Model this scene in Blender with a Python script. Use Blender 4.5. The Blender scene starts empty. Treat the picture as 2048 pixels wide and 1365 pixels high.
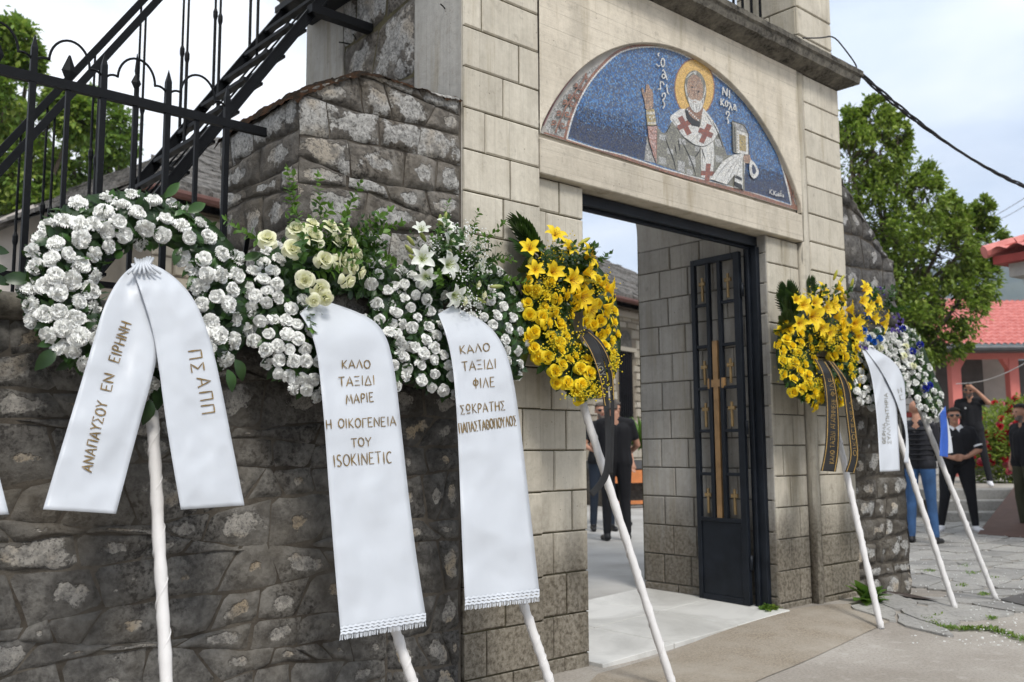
import bpy, bmesh, math, random
import numpy as np
from mathutils import Vector, Matrix, noise
rnd = random.Random(7)
S = bpy.context.scene
C = S.collection
PI = math.pi
# ------------------------------------------------------------------ camera
CAM = Vector((0, 0, 1.2)); FPX = 1898.375
def _axes(yaw, pitch, roll):
    f = Vector((math.sin(yaw)*math.cos(pitch), math.cos(yaw)*math.cos(pitch), math.sin(pitch)))
    r = Vector((math.cos(yaw), -math.sin(yaw), 0)); u = r.cross(f)
    c, s = math.cos(roll), math.sin(roll)
    return c*r + s*u, -s*r + c*u, f
RT, UP, FW = _axes(*[math.radians(a) for a in (41.98670694, 6.55588681, -0.36366779)])
cam = bpy.data.cameras.new("camera"); camo = bpy.data.objects.new("camera", cam); C.objects.link(camo)
m = Matrix((RT, UP, -FW)).transposed().to_4x4(); m.translation = CAM
camo.matrix_world = m
cam.sensor_width = 36; cam.lens = FPX/2048*36; cam.clip_start = .05; cam.clip_end = 9000
cam.dof.use_dof = True; cam.dof.focus_distance = 4.1; cam.dof.aperture_fstop = 3.6
S.camera = camo
# ------------------------------------------------------------------ world, sun, exposure
SUN_EL, SUN_AZ = math.radians(52), math.radians(200)     # azimuth from +Y clockwise: behind the camera
W = bpy.data.worlds.new("World"); S.world = W; W.use_nodes = True
def build_world():
    nt = W.node_tree; N = nt.nodes; L = nt.links; N.clear()
    out = N.new('ShaderNodeOutputWorld'); bg = N.new('ShaderNodeBackground')
    sky = N.new('ShaderNodeTexSky'); sky.sky_type = 'NISHITA'; sky.sun_disc = False
    sky.sun_elevation = SUN_EL; sky.sun_rotation = SUN_AZ; sky.air_density = 1.0; sky.dust_density = 1.5
    tc = N.new('ShaderNodeTexCoord'); mp = N.new('ShaderNodeMapping'); mp.inputs['Scale'].default_value = (1, 1, 2.6)
    L.new(tc.outputs['Generated'], mp.inputs[0])
    n1 = N.new('ShaderNodeTexNoise'); n1.inputs['Scale'].default_value = 2.3; n1.inputs['Detail'].default_value = 7; n1.inputs['Roughness'].default_value = .52
    n2 = N.new('ShaderNodeTexNoise'); n2.inputs['Scale'].default_value = 1.7; n2.inputs['Detail'].default_value = 5
    mp2 = N.new('ShaderNodeMapping'); mp2.inputs['Location'].default_value = (3.1, 7.7, 1.3); mp2.inputs['Scale'].default_value = (1, 1, 2.2)
    L.new(tc.outputs['Generated'], mp2.inputs[0]); L.new(mp.outputs[0], n1.inputs[0]); L.new(mp2.outputs[0], n2.inputs[0])
    r1 = N.new('ShaderNodeValToRGB'); r1.color_ramp.elements[0].position = .34; r1.color_ramp.elements[1].position = .52
    r1.color_ramp.elements[0].color = (.45, .45, .45, 1)
    r2 = N.new('ShaderNodeValToRGB'); e = r2.color_ramp.elements
    e[0].position = .40; e[0].color = (6.9, 7.8, 9.1, 1); e[1].position = .55; e[1].color = (10.2, 10.4, 10.7, 1)
    L.new(n1.outputs[0], r1.inputs[0]); L.new(n2.outputs[0], r2.inputs[0])
    sc = N.new('ShaderNodeMix'); sc.data_type = 'RGBA'; sc.blend_type = 'MULTIPLY'; sc.inputs[0].default_value = 1
    L.new(sky.outputs[0], sc.inputs[6]); sc.inputs[7].default_value = (1.3, 1.3, 1.3, 1)
    mx = N.new('ShaderNodeMix'); mx.data_type = 'RGBA'
    L.new(r1.outputs[0], mx.inputs[0]); L.new(sc.outputs[2], mx.inputs[6]); L.new(r2.outputs[0], mx.inputs[7])
    L.new(mx.outputs[2], bg.inputs[0]); bg.inputs[1].default_value = .10
    L.new(bg.outputs[0], out.inputs[0])
build_world()
sl = bpy.data.lights.new("sun", 'SUN'); so = bpy.data.objects.new("sun", sl); C.objects.link(so)
sl.energy = 2.3; sl.angle = math.radians(14); sl.color = (1, .965, .91)
sd = Vector((math.sin(SUN_AZ)*math.cos(SUN_EL), math.cos(SUN_AZ)*math.cos(SUN_EL), math.sin(SUN_EL)))
so.rotation_euler = sd.to_track_quat('Z', 'Y').to_euler()
S.view_settings.view_transform = 'Standard'; S.view_settings.look = 'None'
S.view_settings.exposure = 0.46; S.view_settings.gamma = 1; S.view_settings.use_curve_mapping = False
S.render.film_transparent = False
S.cycles.max_bounces = 6; S.cycles.transparent_max_bounces = 6
# ------------------------------------------------------------------ pixel -> world helpers (2048 x 1365 photo grid)
def ray(x, y): return RT*((x-1024)/FPX) + UP*(-(y-682.5)/FPX) + FW
def onY(x, y, Y): d = ray(x, y); return CAM + d*(Y/d.y)
def onX(x, y, X): d = ray(x, y); return CAM + d*(X/d.x)
def onZ(x, y, z=0): d = ray(x, y); return CAM + d*((z-CAM.z)/d.z)
def atD(x, y, dep): return CAM + ray(x, y)*dep
def onW(x, y, a, b=.27):      # leaning plane Y = a + b*Z
    d = ray(x, y); t = (a + b*CAM.z)/(d.y - b*d.z); return CAM + d*t
# ------------------------------------------------------------------ object helpers
def tag(o, label=None, cat=None, group=None, kind=None):
    for k, v in (('label', label), ('category', cat), ('group', group), ('kind', kind)):
        if v: o[k] = v
    return o
def empty(name, loc=(0, 0, 0), rz=0, label=None, cat=None, group=None):
    o = bpy.data.objects.new(name, None); C.objects.link(o); o.location = loc; o.rotation_euler = (0, 0, rz)
    o.empty_display_size = .1
    return tag(o, label, cat, group)
def link(name, me, parent=None, mat=None, smooth=False, keepworld=True):
    o = bpy.data.objects.new(name, me); C.objects.link(o)
    if mat is not None and not me.materials: me.materials.append(mat)
    if smooth:
        me.polygons.foreach_set('use_smooth', [True]*len(me.polygons)); me.update()
    if parent is not None:
        o.parent = parent
        if keepworld: o.matrix_parent_inverse = world_of(parent).inverted()
    return o
def world_of(o):
    M = Matrix.LocRotScale(o.location, o.rotation_euler, o.scale)
    if o.parent: M = world_of(o.parent) @ o.matrix_parent_inverse @ M
    return M
def pymesh(name, v, f, mat=None):
    me = bpy.data.meshes.new(name); me.from_pydata([tuple(p) for p in v], [], f); me.update()
    if mat is not None: me.materials.append(mat)
    return me
class MB:
    """collects vertices and faces"""
    def __init__(s): s.v = []; s.f = []; s.m = []
    def add(s, vs, fs, mi=0):
        n = len(s.v); s.v += [tuple(p) for p in vs]; s.f += [tuple(i+n for i in f) for f in fs]; s.m += [mi]*len(fs)
    def box(s, a, b, mi=0):
        x0, y0, z0 = a; x1, y1, z1 = b
        s.add([(x0,y0,z0),(x1,y0,z0),(x1,y1,z0),(x0,y1,z0),(x0,y0,z1),(x1,y0,z1),(x1,y1,z1),(x0,y1,z1)],
              [(0,3,2,1),(4,5,6,7),(0,1,5,4),(1,2,6,5),(2,3,7,6),(3,0,4,7)], mi)
    def obox(s, o, ux, uy, uz, mi=0):      # oriented box from corner o with edge vectors
        o, ux, uy, uz = map(Vector, (o, ux, uy, uz))
        s.add([o,o+ux,o+ux+uy,o+uy,o+uz,o+ux+uz,o+ux+uy+uz,o+uy+uz],
              [(0,3,2,1),(4,5,6,7),(0,1,5,4),(1,2,6,5),(2,3,7,6),(3,0,4,7)], mi)
    def bar(s, p, q, w, h=None, mi=0):     # square bar
        p, q = Vector(p), Vector(q); h = h or w; d = (q-p)
        dn = d.normalized(); a = Vector((0,0,1)) if abs(dn.z) < .9 else Vector((0,1,0))
        sx = dn.cross(a).normalized()*w; sz = sx.normalized().cross(dn)*h
        s.obox(p-sx/2-sz/2, sx, d, sz, mi)
    def tube(s, pts, r, n=8, mi=0, cap=True):
        pts = [Vector(p) for p in pts]; rs = r if isinstance(r, (list, tuple)) else [r]*len(pts)
        base = len(s.v); up = None
        for i, p in enumerate(pts):
            d = (pts[min(i+1, len(pts)-1)] - pts[max(i-1, 0)]).normalized()
            if up is None:
                up = d.cross(Vector((0,0,1)) if abs(d.z) < .9 else Vector((1,0,0))).normalized()
            up = (up - d*up.dot(d)).normalized(); sd_ = d.cross(up)
            for k in range(n):
                a = 2*PI*k/n; s.v.append(tuple(p + (up*math.cos(a)+sd_*math.sin(a))*rs[i]))
        for i in range(len(pts)-1):
            for k in range(n):
                a, b = base+i*n+k, base+i*n+(k+1) % n
                s.f.append((a, b, b+n, a+n)); s.m.append(mi)
        if cap:
            s.f.append(tuple(base+k for k in range(n))[::-1]); s.m.append(mi)
            e = base+(len(pts)-1)*n; s.f.append(tuple(e+k for k in range(n))); s.m.append(mi)
    def grid(s, rows, mi=0):
        n = len(rows[0]); b = len(s.v)
        for r in rows: s.v += [tuple(p) for p in r]
        for i in range(len(rows)-1):
            for j in range(n-1):
                a = b+i*n+j; s.f.append((a, a+1, a+n+1, a+n)); s.m.append(mi)
    def blob(s, c, r, sub=1, mi=0):
        bm = bmesh.new(); bmesh.ops.create_icosphere(bm, subdivisions=sub, radius=1)
        c = Vector(c); r = Vector(r) if not isinstance(r, (int, float)) else Vector((r, r, r))
        vs = [(c.x+v.co.x*r.x, c.y+v.co.y*r.y, c.z+v.co.z*r.z) for v in bm.verts]
        fs = [tuple(v.index for v in f.verts) for f in bm.faces]; bm.free(); s.add(vs, fs, mi)
    def mesh(s, name, mats=None):
        me = bpy.data.meshes.new(name); me.from_pydata(s.v, [], s.f)
        if mats is not None:
            for mt in (mats if isinstance(mats, (list, tuple)) else [mats]): me.materials.append(mt)
            if isinstance(mats, (list, tuple)) and len(mats) > 1: me.polygons.foreach_set('material_index', s.m)
        me.update(); return me
    def build(s, name, mats, parent=None, smooth=False, bevel=0):
        o = link(name, s.mesh(name, mats), parent, smooth=smooth)
        if bevel:
            b = o.modifiers.new('bevel', 'BEVEL'); b.width = bevel; b.segments = 1; b.limit_method = 'ANGLE'
        return o
# ------------------------------------------------------------------ materials
class NT:
    def __init__(s, name):
        s.mat = bpy.data.materials.new(name); s.mat.use_nodes = True; s.t = s.mat.node_tree; s.N = s.t.nodes; s.L = s.t.links
        s.b = s.N['Principled BSDF']; s._geo = None
    def pos(s, scale=(1, 1, 1), obj=False):
        if obj: src = s.N.new('ShaderNodeTexCoord').outputs['Object']
        else: src = s.N.new('ShaderNodeNewGeometry').outputs['Position']
        if tuple(scale) == (1, 1, 1): return src
        mp = s.N.new('ShaderNodeMapping'); mp.inputs['Scale'].default_value = scale; s.L.new(src, mp.inputs[0]); return mp.outputs[0]
    def noise(s, scale, detail=4, rough=.55, vec=None, dist=0):
        n = s.N.new('ShaderNodeTexNoise'); n.inputs['Scale'].default_value = scale; n.inputs['Detail'].default_value = detail
        n.inputs['Roughness'].default_value = rough; n.inputs['Distortion'].default_value = dist
        s.L.new(vec if vec is not None else s.pos(), n.inputs['Vector']); return n.outputs['Fac']
    def voro(s, scale, vec=None, feat='F1', out='Distance', rnd_=1):
        n = s.N.new('ShaderNodeTexVoronoi'); n.feature = feat; n.inputs['Scale'].default_value = scale; n.inputs['Randomness'].default_value = rnd_
        s.L.new(vec if vec is not None else s.pos(), n.inputs['Vector']); return n.outputs[out]
    def ramp(s, fac, stops):
        n = s.N.new('ShaderNodeValToRGB'); e = n.color_ramp.elements
        while len(e) < len(stops): e.new(.5)
        for i, (p, c) in enumerate(stops):
            e[i].position = p; e[i].color = (c, c, c, 1) if isinstance(c, (int, float)) else (*c, 1)
        s.L.new(fac, n.inputs[0]); return n.outputs[0]
    def mix(s, fac, a, b, mode='MIX'):
        n = s.N.new('ShaderNodeMix'); n.data_type = 'RGBA'; n.blend_type = mode
        for i, v in ((0, fac), (6, a), (7, b)):
            if isinstance(v, (int, float)): n.inputs[i].default_value = v if i == 0 else (v, v, v, 1)
            elif isinstance(v, tuple): n.inputs[i].default_value = (*v, 1)
            else: s.L.new(v, n.inputs[i])
        return n.outputs[2]
    def math(s, op, a, b=0., clamp=False):
        n = s.N.new('ShaderNodeMath'); n.operation = op; n.use_clamp = clamp
        for i, v in ((0, a), (1, b)):
            if isinstance(v, (int, float)): n.inputs[i].default_value = v
            else: s.L.new(v, n.inputs[i])
        return n.outputs[0]
    def sep(s, vec):
        n = s.N.new('ShaderNodeSeparateXYZ'); s.L.new(vec, n.inputs[0]); return n.outputs
    def rand(s): return s.N.new('ShaderNodeObjectInfo').outputs['Random']
    def attr(s, name): n = s.N.new('ShaderNodeAttribute'); n.attribute_name = name; return n.outputs['Fac']
    def col(s, v):
        if isinstance(v, tuple): s.b.inputs['Base Color'].default_value = (*v, 1)
        else: s.L.new(v, s.b.inputs['Base Color'])
        return s
    def bump(s, h, strength=.4, dist=.01):
        n = s.N.new('ShaderNodeBump'); n.inputs['Strength'].default_value = strength; n.inputs['Distance'].default_value = dist
        s.L.new(h, n.inputs['Height']); s.L.new(n.outputs[0], s.b.inputs['Normal']); return s
    def set(s, rough=.8, metal=0, spec=.3, **k):
        s.b.inputs['Roughness'].default_value = rough; s.b.inputs['Metallic'].default_value = metal
        s.b.inputs['Specular IOR Level'].default_value = spec
        for a, v in k.items(): s.b.inputs[a].default_value = v
        return s
def plain(name, c, rough=.7, metal=0, var=.15, scale=6, bump=.15, spec=.3, fine=60):
    t = NT(name); n = t.noise(scale, 5); v = t.ramp(n, [(.3, 1-var), (.7, 1+var)])
    t.col(t.mix(1, c, v, 'MULTIPLY')); t.bump(t.noise(fine, 3), bump, .004); t.set(rough, metal, spec); return t.mat
def petal(name, c, c2, trans=.35, objrand=.1, rough=.55, sc=1.0):
    """petal tissue: light passes through it; tint varies from flower to flower"""
    t = NT(name); a = t.attr('rad'); r = t.rand()
    base = t.mix(a, c2, c)
    k = t.math('ADD', t.math('MULTIPLY', r, objrand), 1-objrand)
    cc = t.N.new('ShaderNodeCombineColor');
    for i in range(3): t.L.new(k, cc.inputs[i])
    base = t.mix(1, base, cc.outputs[0], 'MULTIPLY')
    t.col(base); t.set(rough, 0, .25)
    tr = t.N.new('ShaderNodeBsdfTranslucent'); t.L.new(base, tr.inputs[0])
    ms = t.N.new('ShaderNodeMixShader'); ms.inputs[0].default_value = trans
    t.L.new(t.b.outputs[0], ms.inputs[1]); t.L.new(tr.outputs[0], ms.inputs[2])
    t.L.new(ms.outputs[0], t.N['Material Output'].inputs[0]); return t.mat
def leafmat(name, c, c2, trans=.3, rough=.45, scale=9, spec=.4):
    t = NT(name); n = t.noise(scale, 3); base = t.mix(t.ramp(n, [(.35, 0.), (.65, 1.)]), c, c2); t.col(base); t.set(rough, 0, spec)
    tr = t.N.new('ShaderNodeBsdfTranslucent'); t.L.new(t.mix(.5, base, (.12, .22, .02)), tr.inputs[0])
    ms = t.N.new('ShaderNodeMixShader'); ms.inputs[0].default_value = trans
    t.L.new(t.b.outputs[0], ms.inputs[1]); t.L.new(tr.outputs[0], ms.inputs[2])
    t.L.new(ms.outputs[0], t.N['Material Output'].inputs[0]); return t.mat
def m_concrete(name, board='V', stain=True, tint=(1, 1, 1), base=((.50, .455, .37), (.63, .585, .49)), low=True):
    t = NT(name); p = t.pos()
    n1 = t.noise(2.2, 6, .6); n2 = t.noise(26, 5, .6); r = t.rand()
    col = t.mix(t.ramp(n1, [(.3, 0.), (.7, 1.)]), base[0], base[1])
    col = t.mix(.35, col, t.mix(t.ramp(n2, [(.3, 0.), (.7, 1.)]), tuple(x*.8 for x in base[0]), base[1]))
    # board marks of the formwork: each board has its own tone, streaked along its length
    vec = t.pos((11, 11, .35)) if board == 'V' else t.pos((.35, .35, 8))
    st = t.noise(1., 4, .7, vec)
    col = t.mix(t.ramp(st, [(.35, .32), (.6, 0.)]), col, tuple(x*.75 for x in base[0]))
    grain = t.noise(1., 3, .6, t.pos((70, 70, 3)) if board == 'V' else t.pos((3, 3, 90)))
    col = t.mix(t.ramp(grain, [(.3, .12), (.55, 0.)]), col, tuple(x*.6 for x in base[0]))
    xyz = t.sep(p)
    kb = t.math('FRACT', t.math('MULTIPLY', xyz[2] if board == 'H' else t.math('ADD', xyz[0], xyz[1]), 1/.105))
    edge = t.math('LESS_THAN', t.math('ABSOLUTE', t.math('SUBTRACT', kb, .5)), .02)
    em = t.math('MULTIPLY', edge, t.ramp(t.noise(1.6, 2), [(.4, .1), (.65, .55)]))
    col = t.mix(em, col, tuple(x*.5 for x in base[0]))
    # pin holes and grey blotches
    v = t.voro(23); hole = t.ramp(v, [(.05, 1.), (.085, 0.)]); hole = t.math('MULTIPLY', hole, t.ramp(t.noise(5, 2), [(.5, 0.), (.6, 1.)]))
    col = t.mix(hole, col, (.07, .055, .04))
    bl = t.ramp(t.voro(4.2), [(.04, .5), (.1, 0.)]); col = t.mix(t.math('MULTIPLY', bl, t.ramp(n2, [(.4, .3), (.6, 1.)])), col, (.16, .15, .14))
    if stain:
        gr = t.noise(1., 5, .6, t.pos((7, 7, .8)))
        col = t.mix(t.ramp(gr, [(.54, 0.), (.70, .5)]), col, (.21, .165, .085))
        g2 = t.noise(1., 6, .7, t.pos((3.5, 3.5, 1.6))); col = t.mix(t.ramp(g2, [(.50, 0.), (.68, .55)]), col, tuple(x*.62 for x in base[0]))
        g3 = t.noise(13, 6, .75); col = t.mix(t.ramp(g3, [(.56, 0.), (.72, .5)]), col, (.17, .15, .12))
    if low:   # rising damp: black lichen growing up from the ground to about 0.75 m
        h = t.math('SUBTRACT', xyz[2], t.math('MULTIPLY', t.noise(1., 5, .65, t.pos((6, 6, 2.5))), .55))
        f = t.ramp(h, [(.2, 1.), (.62, 0.)])
        sp = t.ramp(t.noise(38, 5, .7), [(.42, .45), (.62, 1.)])
        col = t.mix(t.math('MULTIPLY', f, sp), col, (.065, .055, .042))
        col = t.mix(t.math('MULTIPLY', f, .45), col, (.15, .125, .09))
    wl = t.ramp(t.noise(55, 4, .7), [(.62, 0.), (.7, .5)]); col = t.mix(t.math('MULTIPLY', wl, t.ramp(t.noise(3.1, 3), [(.5, 0.), (.65, 1.)])), col, (.55, .54, .5))
    k = t.math('ADD', t.math('MULTIPLY', r, .20), .88); cc = t.N.new('ShaderNodeCombineColor')
    for i in range(3): t.L.new(k, cc.inputs[i])
    col = t.mix(1, col, cc.outputs[0], 'MULTIPLY'); col = t.mix(1, col, tint, 'MULTIPLY')
    t.col(col); h = t.math('SUBTRACT', t.math('ADD', n2, t.math('MULTIPLY', grain, .5)), t.math('ADD', t.math('MULTIPLY', hole, .8), t.math('MULTIPLY', edge, .35)))
    t.bump(h, .5, .006); t.set(.9, 0, .2); return t.mat
def m_rubble(name, thr=0., dark=((.045, .042, .038), (.125, .12, .112)), light=((.17, .162, .148), (.34, .32, .285)), tan=(.27, .21, .135), ps=7., lichen=1.):
    """rubble wall: smeared grey mortar over each stone, the bare stone showing through in ragged patches"""
    t = NT(name); c = t.attr('cen'); r = t.rand(); n = t.noise(ps, 6, .62); nf = t.noise(45, 5, .65); nm = t.noise(17, 5, .6)
    x = t.math('ADD', t.math('ADD', t.math('MULTIPLY', c, .55), t.math('MULTIPLY', n, 1.5)), t.math('MULTIPLY', r, .42))
    x = t.math('ADD', x, t.math('MULTIPLY', nm, .4))
    mask = t.ramp(x, [(1.0, 0.), (1.0, 1.)]) if False else None
    mr = t.N.new('ShaderNodeMapRange'); mr.inputs['From Min'].default_value = 1.50+thr; mr.inputs['From Max'].default_value = 1.56+thr
    t.L.new(x, mr.inputs['Value']); mask = mr.outputs[0]
    mort = t.mix(t.ramp(nm, [(.3, 0.), (.7, 1.)]), dark[0], dark[1])
    mort = t.mix(t.math('MULTIPLY', t.ramp(nf, [(.40, .85), (.54, 0.)]), t.ramp(t.noise(3.7, 4), [(.42, .15), (.6, 1.)])), mort, (.018, .016, .014))
    mort = t.mix(t.ramp(t.noise(8, 5, .7), [(.52, 0.), (.66, .55)]), mort, (.24, .23, .21)); mort = t.mix(t.ramp(t.noise(1.3, 4), [(.35, .5), (.55, 0.)]), mort, (.05, .046, .042))
    mort = t.mix(t.ramp(t.noise(2.3, 3), [(.45, 0.), (.7, .5)]), mort, (.10, .083, .06))
    st = t.mix(t.ramp(t.noise(30, 5, .7), [(.3, 0.), (.62, 1.)]), light[0], light[1])
    st = t.mix(t.ramp(t.noise(4.5, 3), [(.52, 0.), (.66, .8)]), st, tan)
    st = t.mix(t.ramp(t.noise(75, 4, .75), [(.38, lichen*.8), (.5, 0.)]), st, (.07, .065, .06))
    st = t.mix(t.ramp(nm, [(.34, .7*lichen), (.48, 0.)]), st, (.10, .095, .088))
    t.col(t.mix(mask, mort, st)); t.set(.92, 0, .2)
    h = t.math('ADD', t.math('MULTIPLY', nf, .5), t.math('ADD', t.math('MULTIPLY', nm, .8), t.math('MULTIPLY', mask, -.5)))
    t.bump(h, .9, .014); return t.mat
M = {}
M['conc'] = m_concrete('board marked concrete block')
M['concH'] = m_concrete('board marked concrete beam', 'H', stain=True, low=False, base=((.52, .465, .375), (.64, .58, .475)))
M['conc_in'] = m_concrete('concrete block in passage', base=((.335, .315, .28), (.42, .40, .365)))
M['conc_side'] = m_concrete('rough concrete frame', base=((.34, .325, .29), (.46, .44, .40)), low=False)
M['joint'] = plain('mossy joint', (.075, .065, .035), .95, var=.4, scale=12)
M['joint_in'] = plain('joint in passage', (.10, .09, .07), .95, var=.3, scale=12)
M['cornice'] = (lambda t: (t.col(t.mix(t.ramp(t.noise(7, 7, .7), [(.38, 0.), (.62, 1.)]), t.mix(t.ramp(t.noise(40, 4, .7), [(.4, 0.), (.6, 1.)]), (.022, .020, .017), (.10, .092, .078)), t.mix(t.noise(30, 4), (.075, .068, .055), (.25, .23, .19)))), t.bump(t.noise(40, 6, .7), .8, .012), t.set(.95, 0, .15), t.mat)[-1])(NT('weathered black cornice'))
M['rubble'] = m_rubble('dark rubble stone', thr=.045, ps=6., dark=((.066, .061, .055), (.20, .19, .172)))
M['mortar'] = (lambda t: (t.col(t.mix(t.ramp(t.noise(6, 6, .6), [(.35, 0.), (.65, 1.)]), (.045, .037, .029), (.12, .105, .085))), t.bump(t.noise(50, 5, .7), .8, .01), t.set(.95, 0, .2), t.mat)[-1])(NT('dark mortar'))
M['moss'] = (lambda t: (t.col(t.mix(t.ramp(t.noise(14, 5, .7), [(.45, 0.), (.62, 1.)]), (.024, .019, .014), (.075, .036, .018))), t.bump(t.noise(120, 4, .7), 1, .02), t.set(1, 0, .05), t.mat)[-1])(NT('rusty dry moss'))
M['iron'] = plain('black painted iron', (.004, .0045, .0055), .5, .0, .3, 20, .25, .15)
M['gate'] = plain('blue black gate paint', (.009, .0115, .016), .45, .0, .35, 9, .2, .2)
M['gold'] = plain('brass cross', (.28, .19, .085), .5, .3, .2, 20)
M['wood'] = plain('varnished wooden cross', (.27, .16, .07), .5, 0, .25, 12)
M['pole'] = plain('white wrapping', (.66, .64, .62), .5, 0, .05, 20, .2)
M['slate'] = (lambda t: (t.col(t.mix(t.ramp(t.noise(9, 6, .75), [(.35, 0.), (.7, 1.)]), (.035, .033, .03), (.24, .225, .205))), t.bump(t.noise(20, 5, .7), .7, .03), t.set(.9, 0, .2), t.mat)[-1])(NT('weathered stone slate'))
# ================================================================== GROUND
def sstep(a, b, x): t = max(0, min(1, (x-a)/(b-a))); return t*t*(3-2*t)
def gz(x, y):
    return .085*sstep(4.1, 5.9, x)*(1-sstep(7.0, 7.8, x))*sstep(2.9, 3.7, y) + .0*x
def m_ground():
    t = NT('worn concrete ground'); n = t.noise(.9, 7, .6); f = t.noise(60, 4, .7); md = t.noise(9, 5, .6)
    c = t.mix(t.ramp(n, [(.35, 0.), (.65, 1.)]), (.275, .245, .21), (.39, .36, .32))
    c = t.mix(t.ramp(f, [(.35, .4), (.55, 0.)]), c, (.13, .12, .10))
    c = t.mix(t.ramp(md, [(.56, 0.), (.72, .45)]), c, (.46, .43, .39))
    t.col(c); t.bump(t.math('ADD', f, md), .5, .008); t.set(.9, 0, .2); return t.mat
def m_paver():
    t = NT('grey paving stone'); n = t.noise(1.6, 6, .6); f = t.noise(28, 5, .7); r = t.rand()
    c = t.mix(r, (.19, .185, .175), (.31, .30, .28)); c = t.mix(t.ramp(n, [(.4, 0.), (.65, .6)]), c, (.40, .385, .35))
    c = t.mix(t.ramp(f, [(.36, .5), (.5, 0.)]), c, (.12, .115, .10)); t.col(c)
    t.bump(t.math('ADD', f, t.noise(5, 4)), .7, .012); t.set(.85, 0, .3); return t.mat
M['ground'] = m_ground(); M['paver'] = m_paver()
M['apron'] = (lambda t: (t.col(t.mix(t.ramp(t.noise(2.2, 6, .6), [(.35, 0.), (.65, 1.)]), t.mix(t.ramp(t.noise(80, 3, .8), [(.4, 0.), (.6, 1.)]), (.17, .14, .105), (.33, .28, .215)), t.mix(t.noise(70, 3, .8), (.25, .22, .18), (.42, .375, .31)))), t.bump(t.noise(80, 4, .8), .6, .008), t.set(.95, 0, .2), t.mat)[-1])(NT('tan cement apron'))
M['marble'] = (lambda t: (t.col(t.mix(t.ramp(t.noise(1.4, 7, .65, dist=1.2), [(.35, 0.), (.6, 1.)]), (.42, .41, .38), (.60, .59, .555))), t.bump(t.noise(20, 4), .08, .003), t.set(.45, 0, .4), t.mat)[-1])(NT('pale marble threshold'))
M['yard'] = (lambda t: (t.col(t.mix(t.ramp(t.noise(1.2, 6, .6), [(.35, 0.), (.65, 1.)]), (.30, .29, .27), (.42, .41, .39))), t.bump(t.noise(40, 4, .7), .3, .006), t.set(.9, 0, .2), t.mat)[-1])(NT('pale concrete yard'))
def build_ground():
    def axis(a, b, n, far):
        return sorted(set([a + (b-a)*i/n for i in range(n+1)] + far))
    xs = axis(-2, 10, 60, [-2040, -1000, -200, -40, -8, 14, 20, 40, 120, 500, 1500, 2040])
    ys = axis(-1, 6, 42, [-2040, -1000, -200, -30, -6, 9, 14, 24, 60, 200, 800, 2040])
    mb = MB(); mb.grid([[(x, y, gz(x, y)) for x in xs] for y in ys])
    o = mb.build('ground', M['ground'], smooth=True); tag(o, kind='structure')
    # marble threshold slabs through the passage
    gap = .004
    fr = [(3.985, 3.70), (4.62, 3.70), (5.27, 3.70), (5.885, 3.70)]
    th = empty('threshold'); tag(th, kind='structure')
    for i in range(3):
        for (ya, yb) in ((3.70, 4.34), (4.35, 5.0)):
            x0, x1 = fr[i][0]+gap, fr[i+1][0]-gap
            z = lambda x, y: .020 + .078*(x-3.98)/1.9 + .02*(y-3.7)/1.3
            mb = MB(); v = [(x0, ya, z(x0, ya)), (x1, ya, z(x1, ya)), (x1, yb, z(x1, yb)), (x0, yb, z(x0, yb))]
            mb.add([(a, b, c-.13) for a, b, c in v]+v, [(0,3,2,1),(4,5,6,7),(0,1,5,4),(1,2,6,5),(2,3,7,6),(3,0,4,7)])
            mb.build('slab', M['marble'], th, bevel=.003)
    # inner yard
    mb = MB(); mb.grid([[(-9+(15.9+(y-5)*1.42)*i/12, y, .085+.02*sstep(4.9, 5.4, y)) for i in range(13)] for y in (5.0, 5.4, 9, 20, 60)])
    tag(mb.build('courtyard', M['yard']), kind='structure')
    # tan apron in front of the threshold (4 mm above the ground)
    pts = [onZ(*p, .03) for p in [(1130,1400),(1196,1338),(1300,1310),(1420,1277),(1540,1244),(1580,1236),(1660,1226),(1740,1222),(1790,1240),(1735,1262),(1680,1285),(1600,1318),(1530,1345),(1470,1372),(1400,1410),(1250,1450)]]
    bm = bmesh.new(); vs = [bm.verts.new((p.x, p.y, 0)) for p in pts]; f = bm.faces.new(vs)
    bm.normal_update(); bmesh.ops.triangulate(bm, faces=[f]); bmesh.ops.subdivide_edges(bm, edges=bm.edges[:], cuts=5, use_grid_fill=True)
    for v in bm.verts: v.co.z = gz(v.co.x, v.co.y)+.005
    me = bpy.data.meshes.new('apron'); bm.to_mesh(me); bm.free(); tag(link('apron', me, mat=M['apron'], smooth=True), kind='structure')
build_ground()
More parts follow.
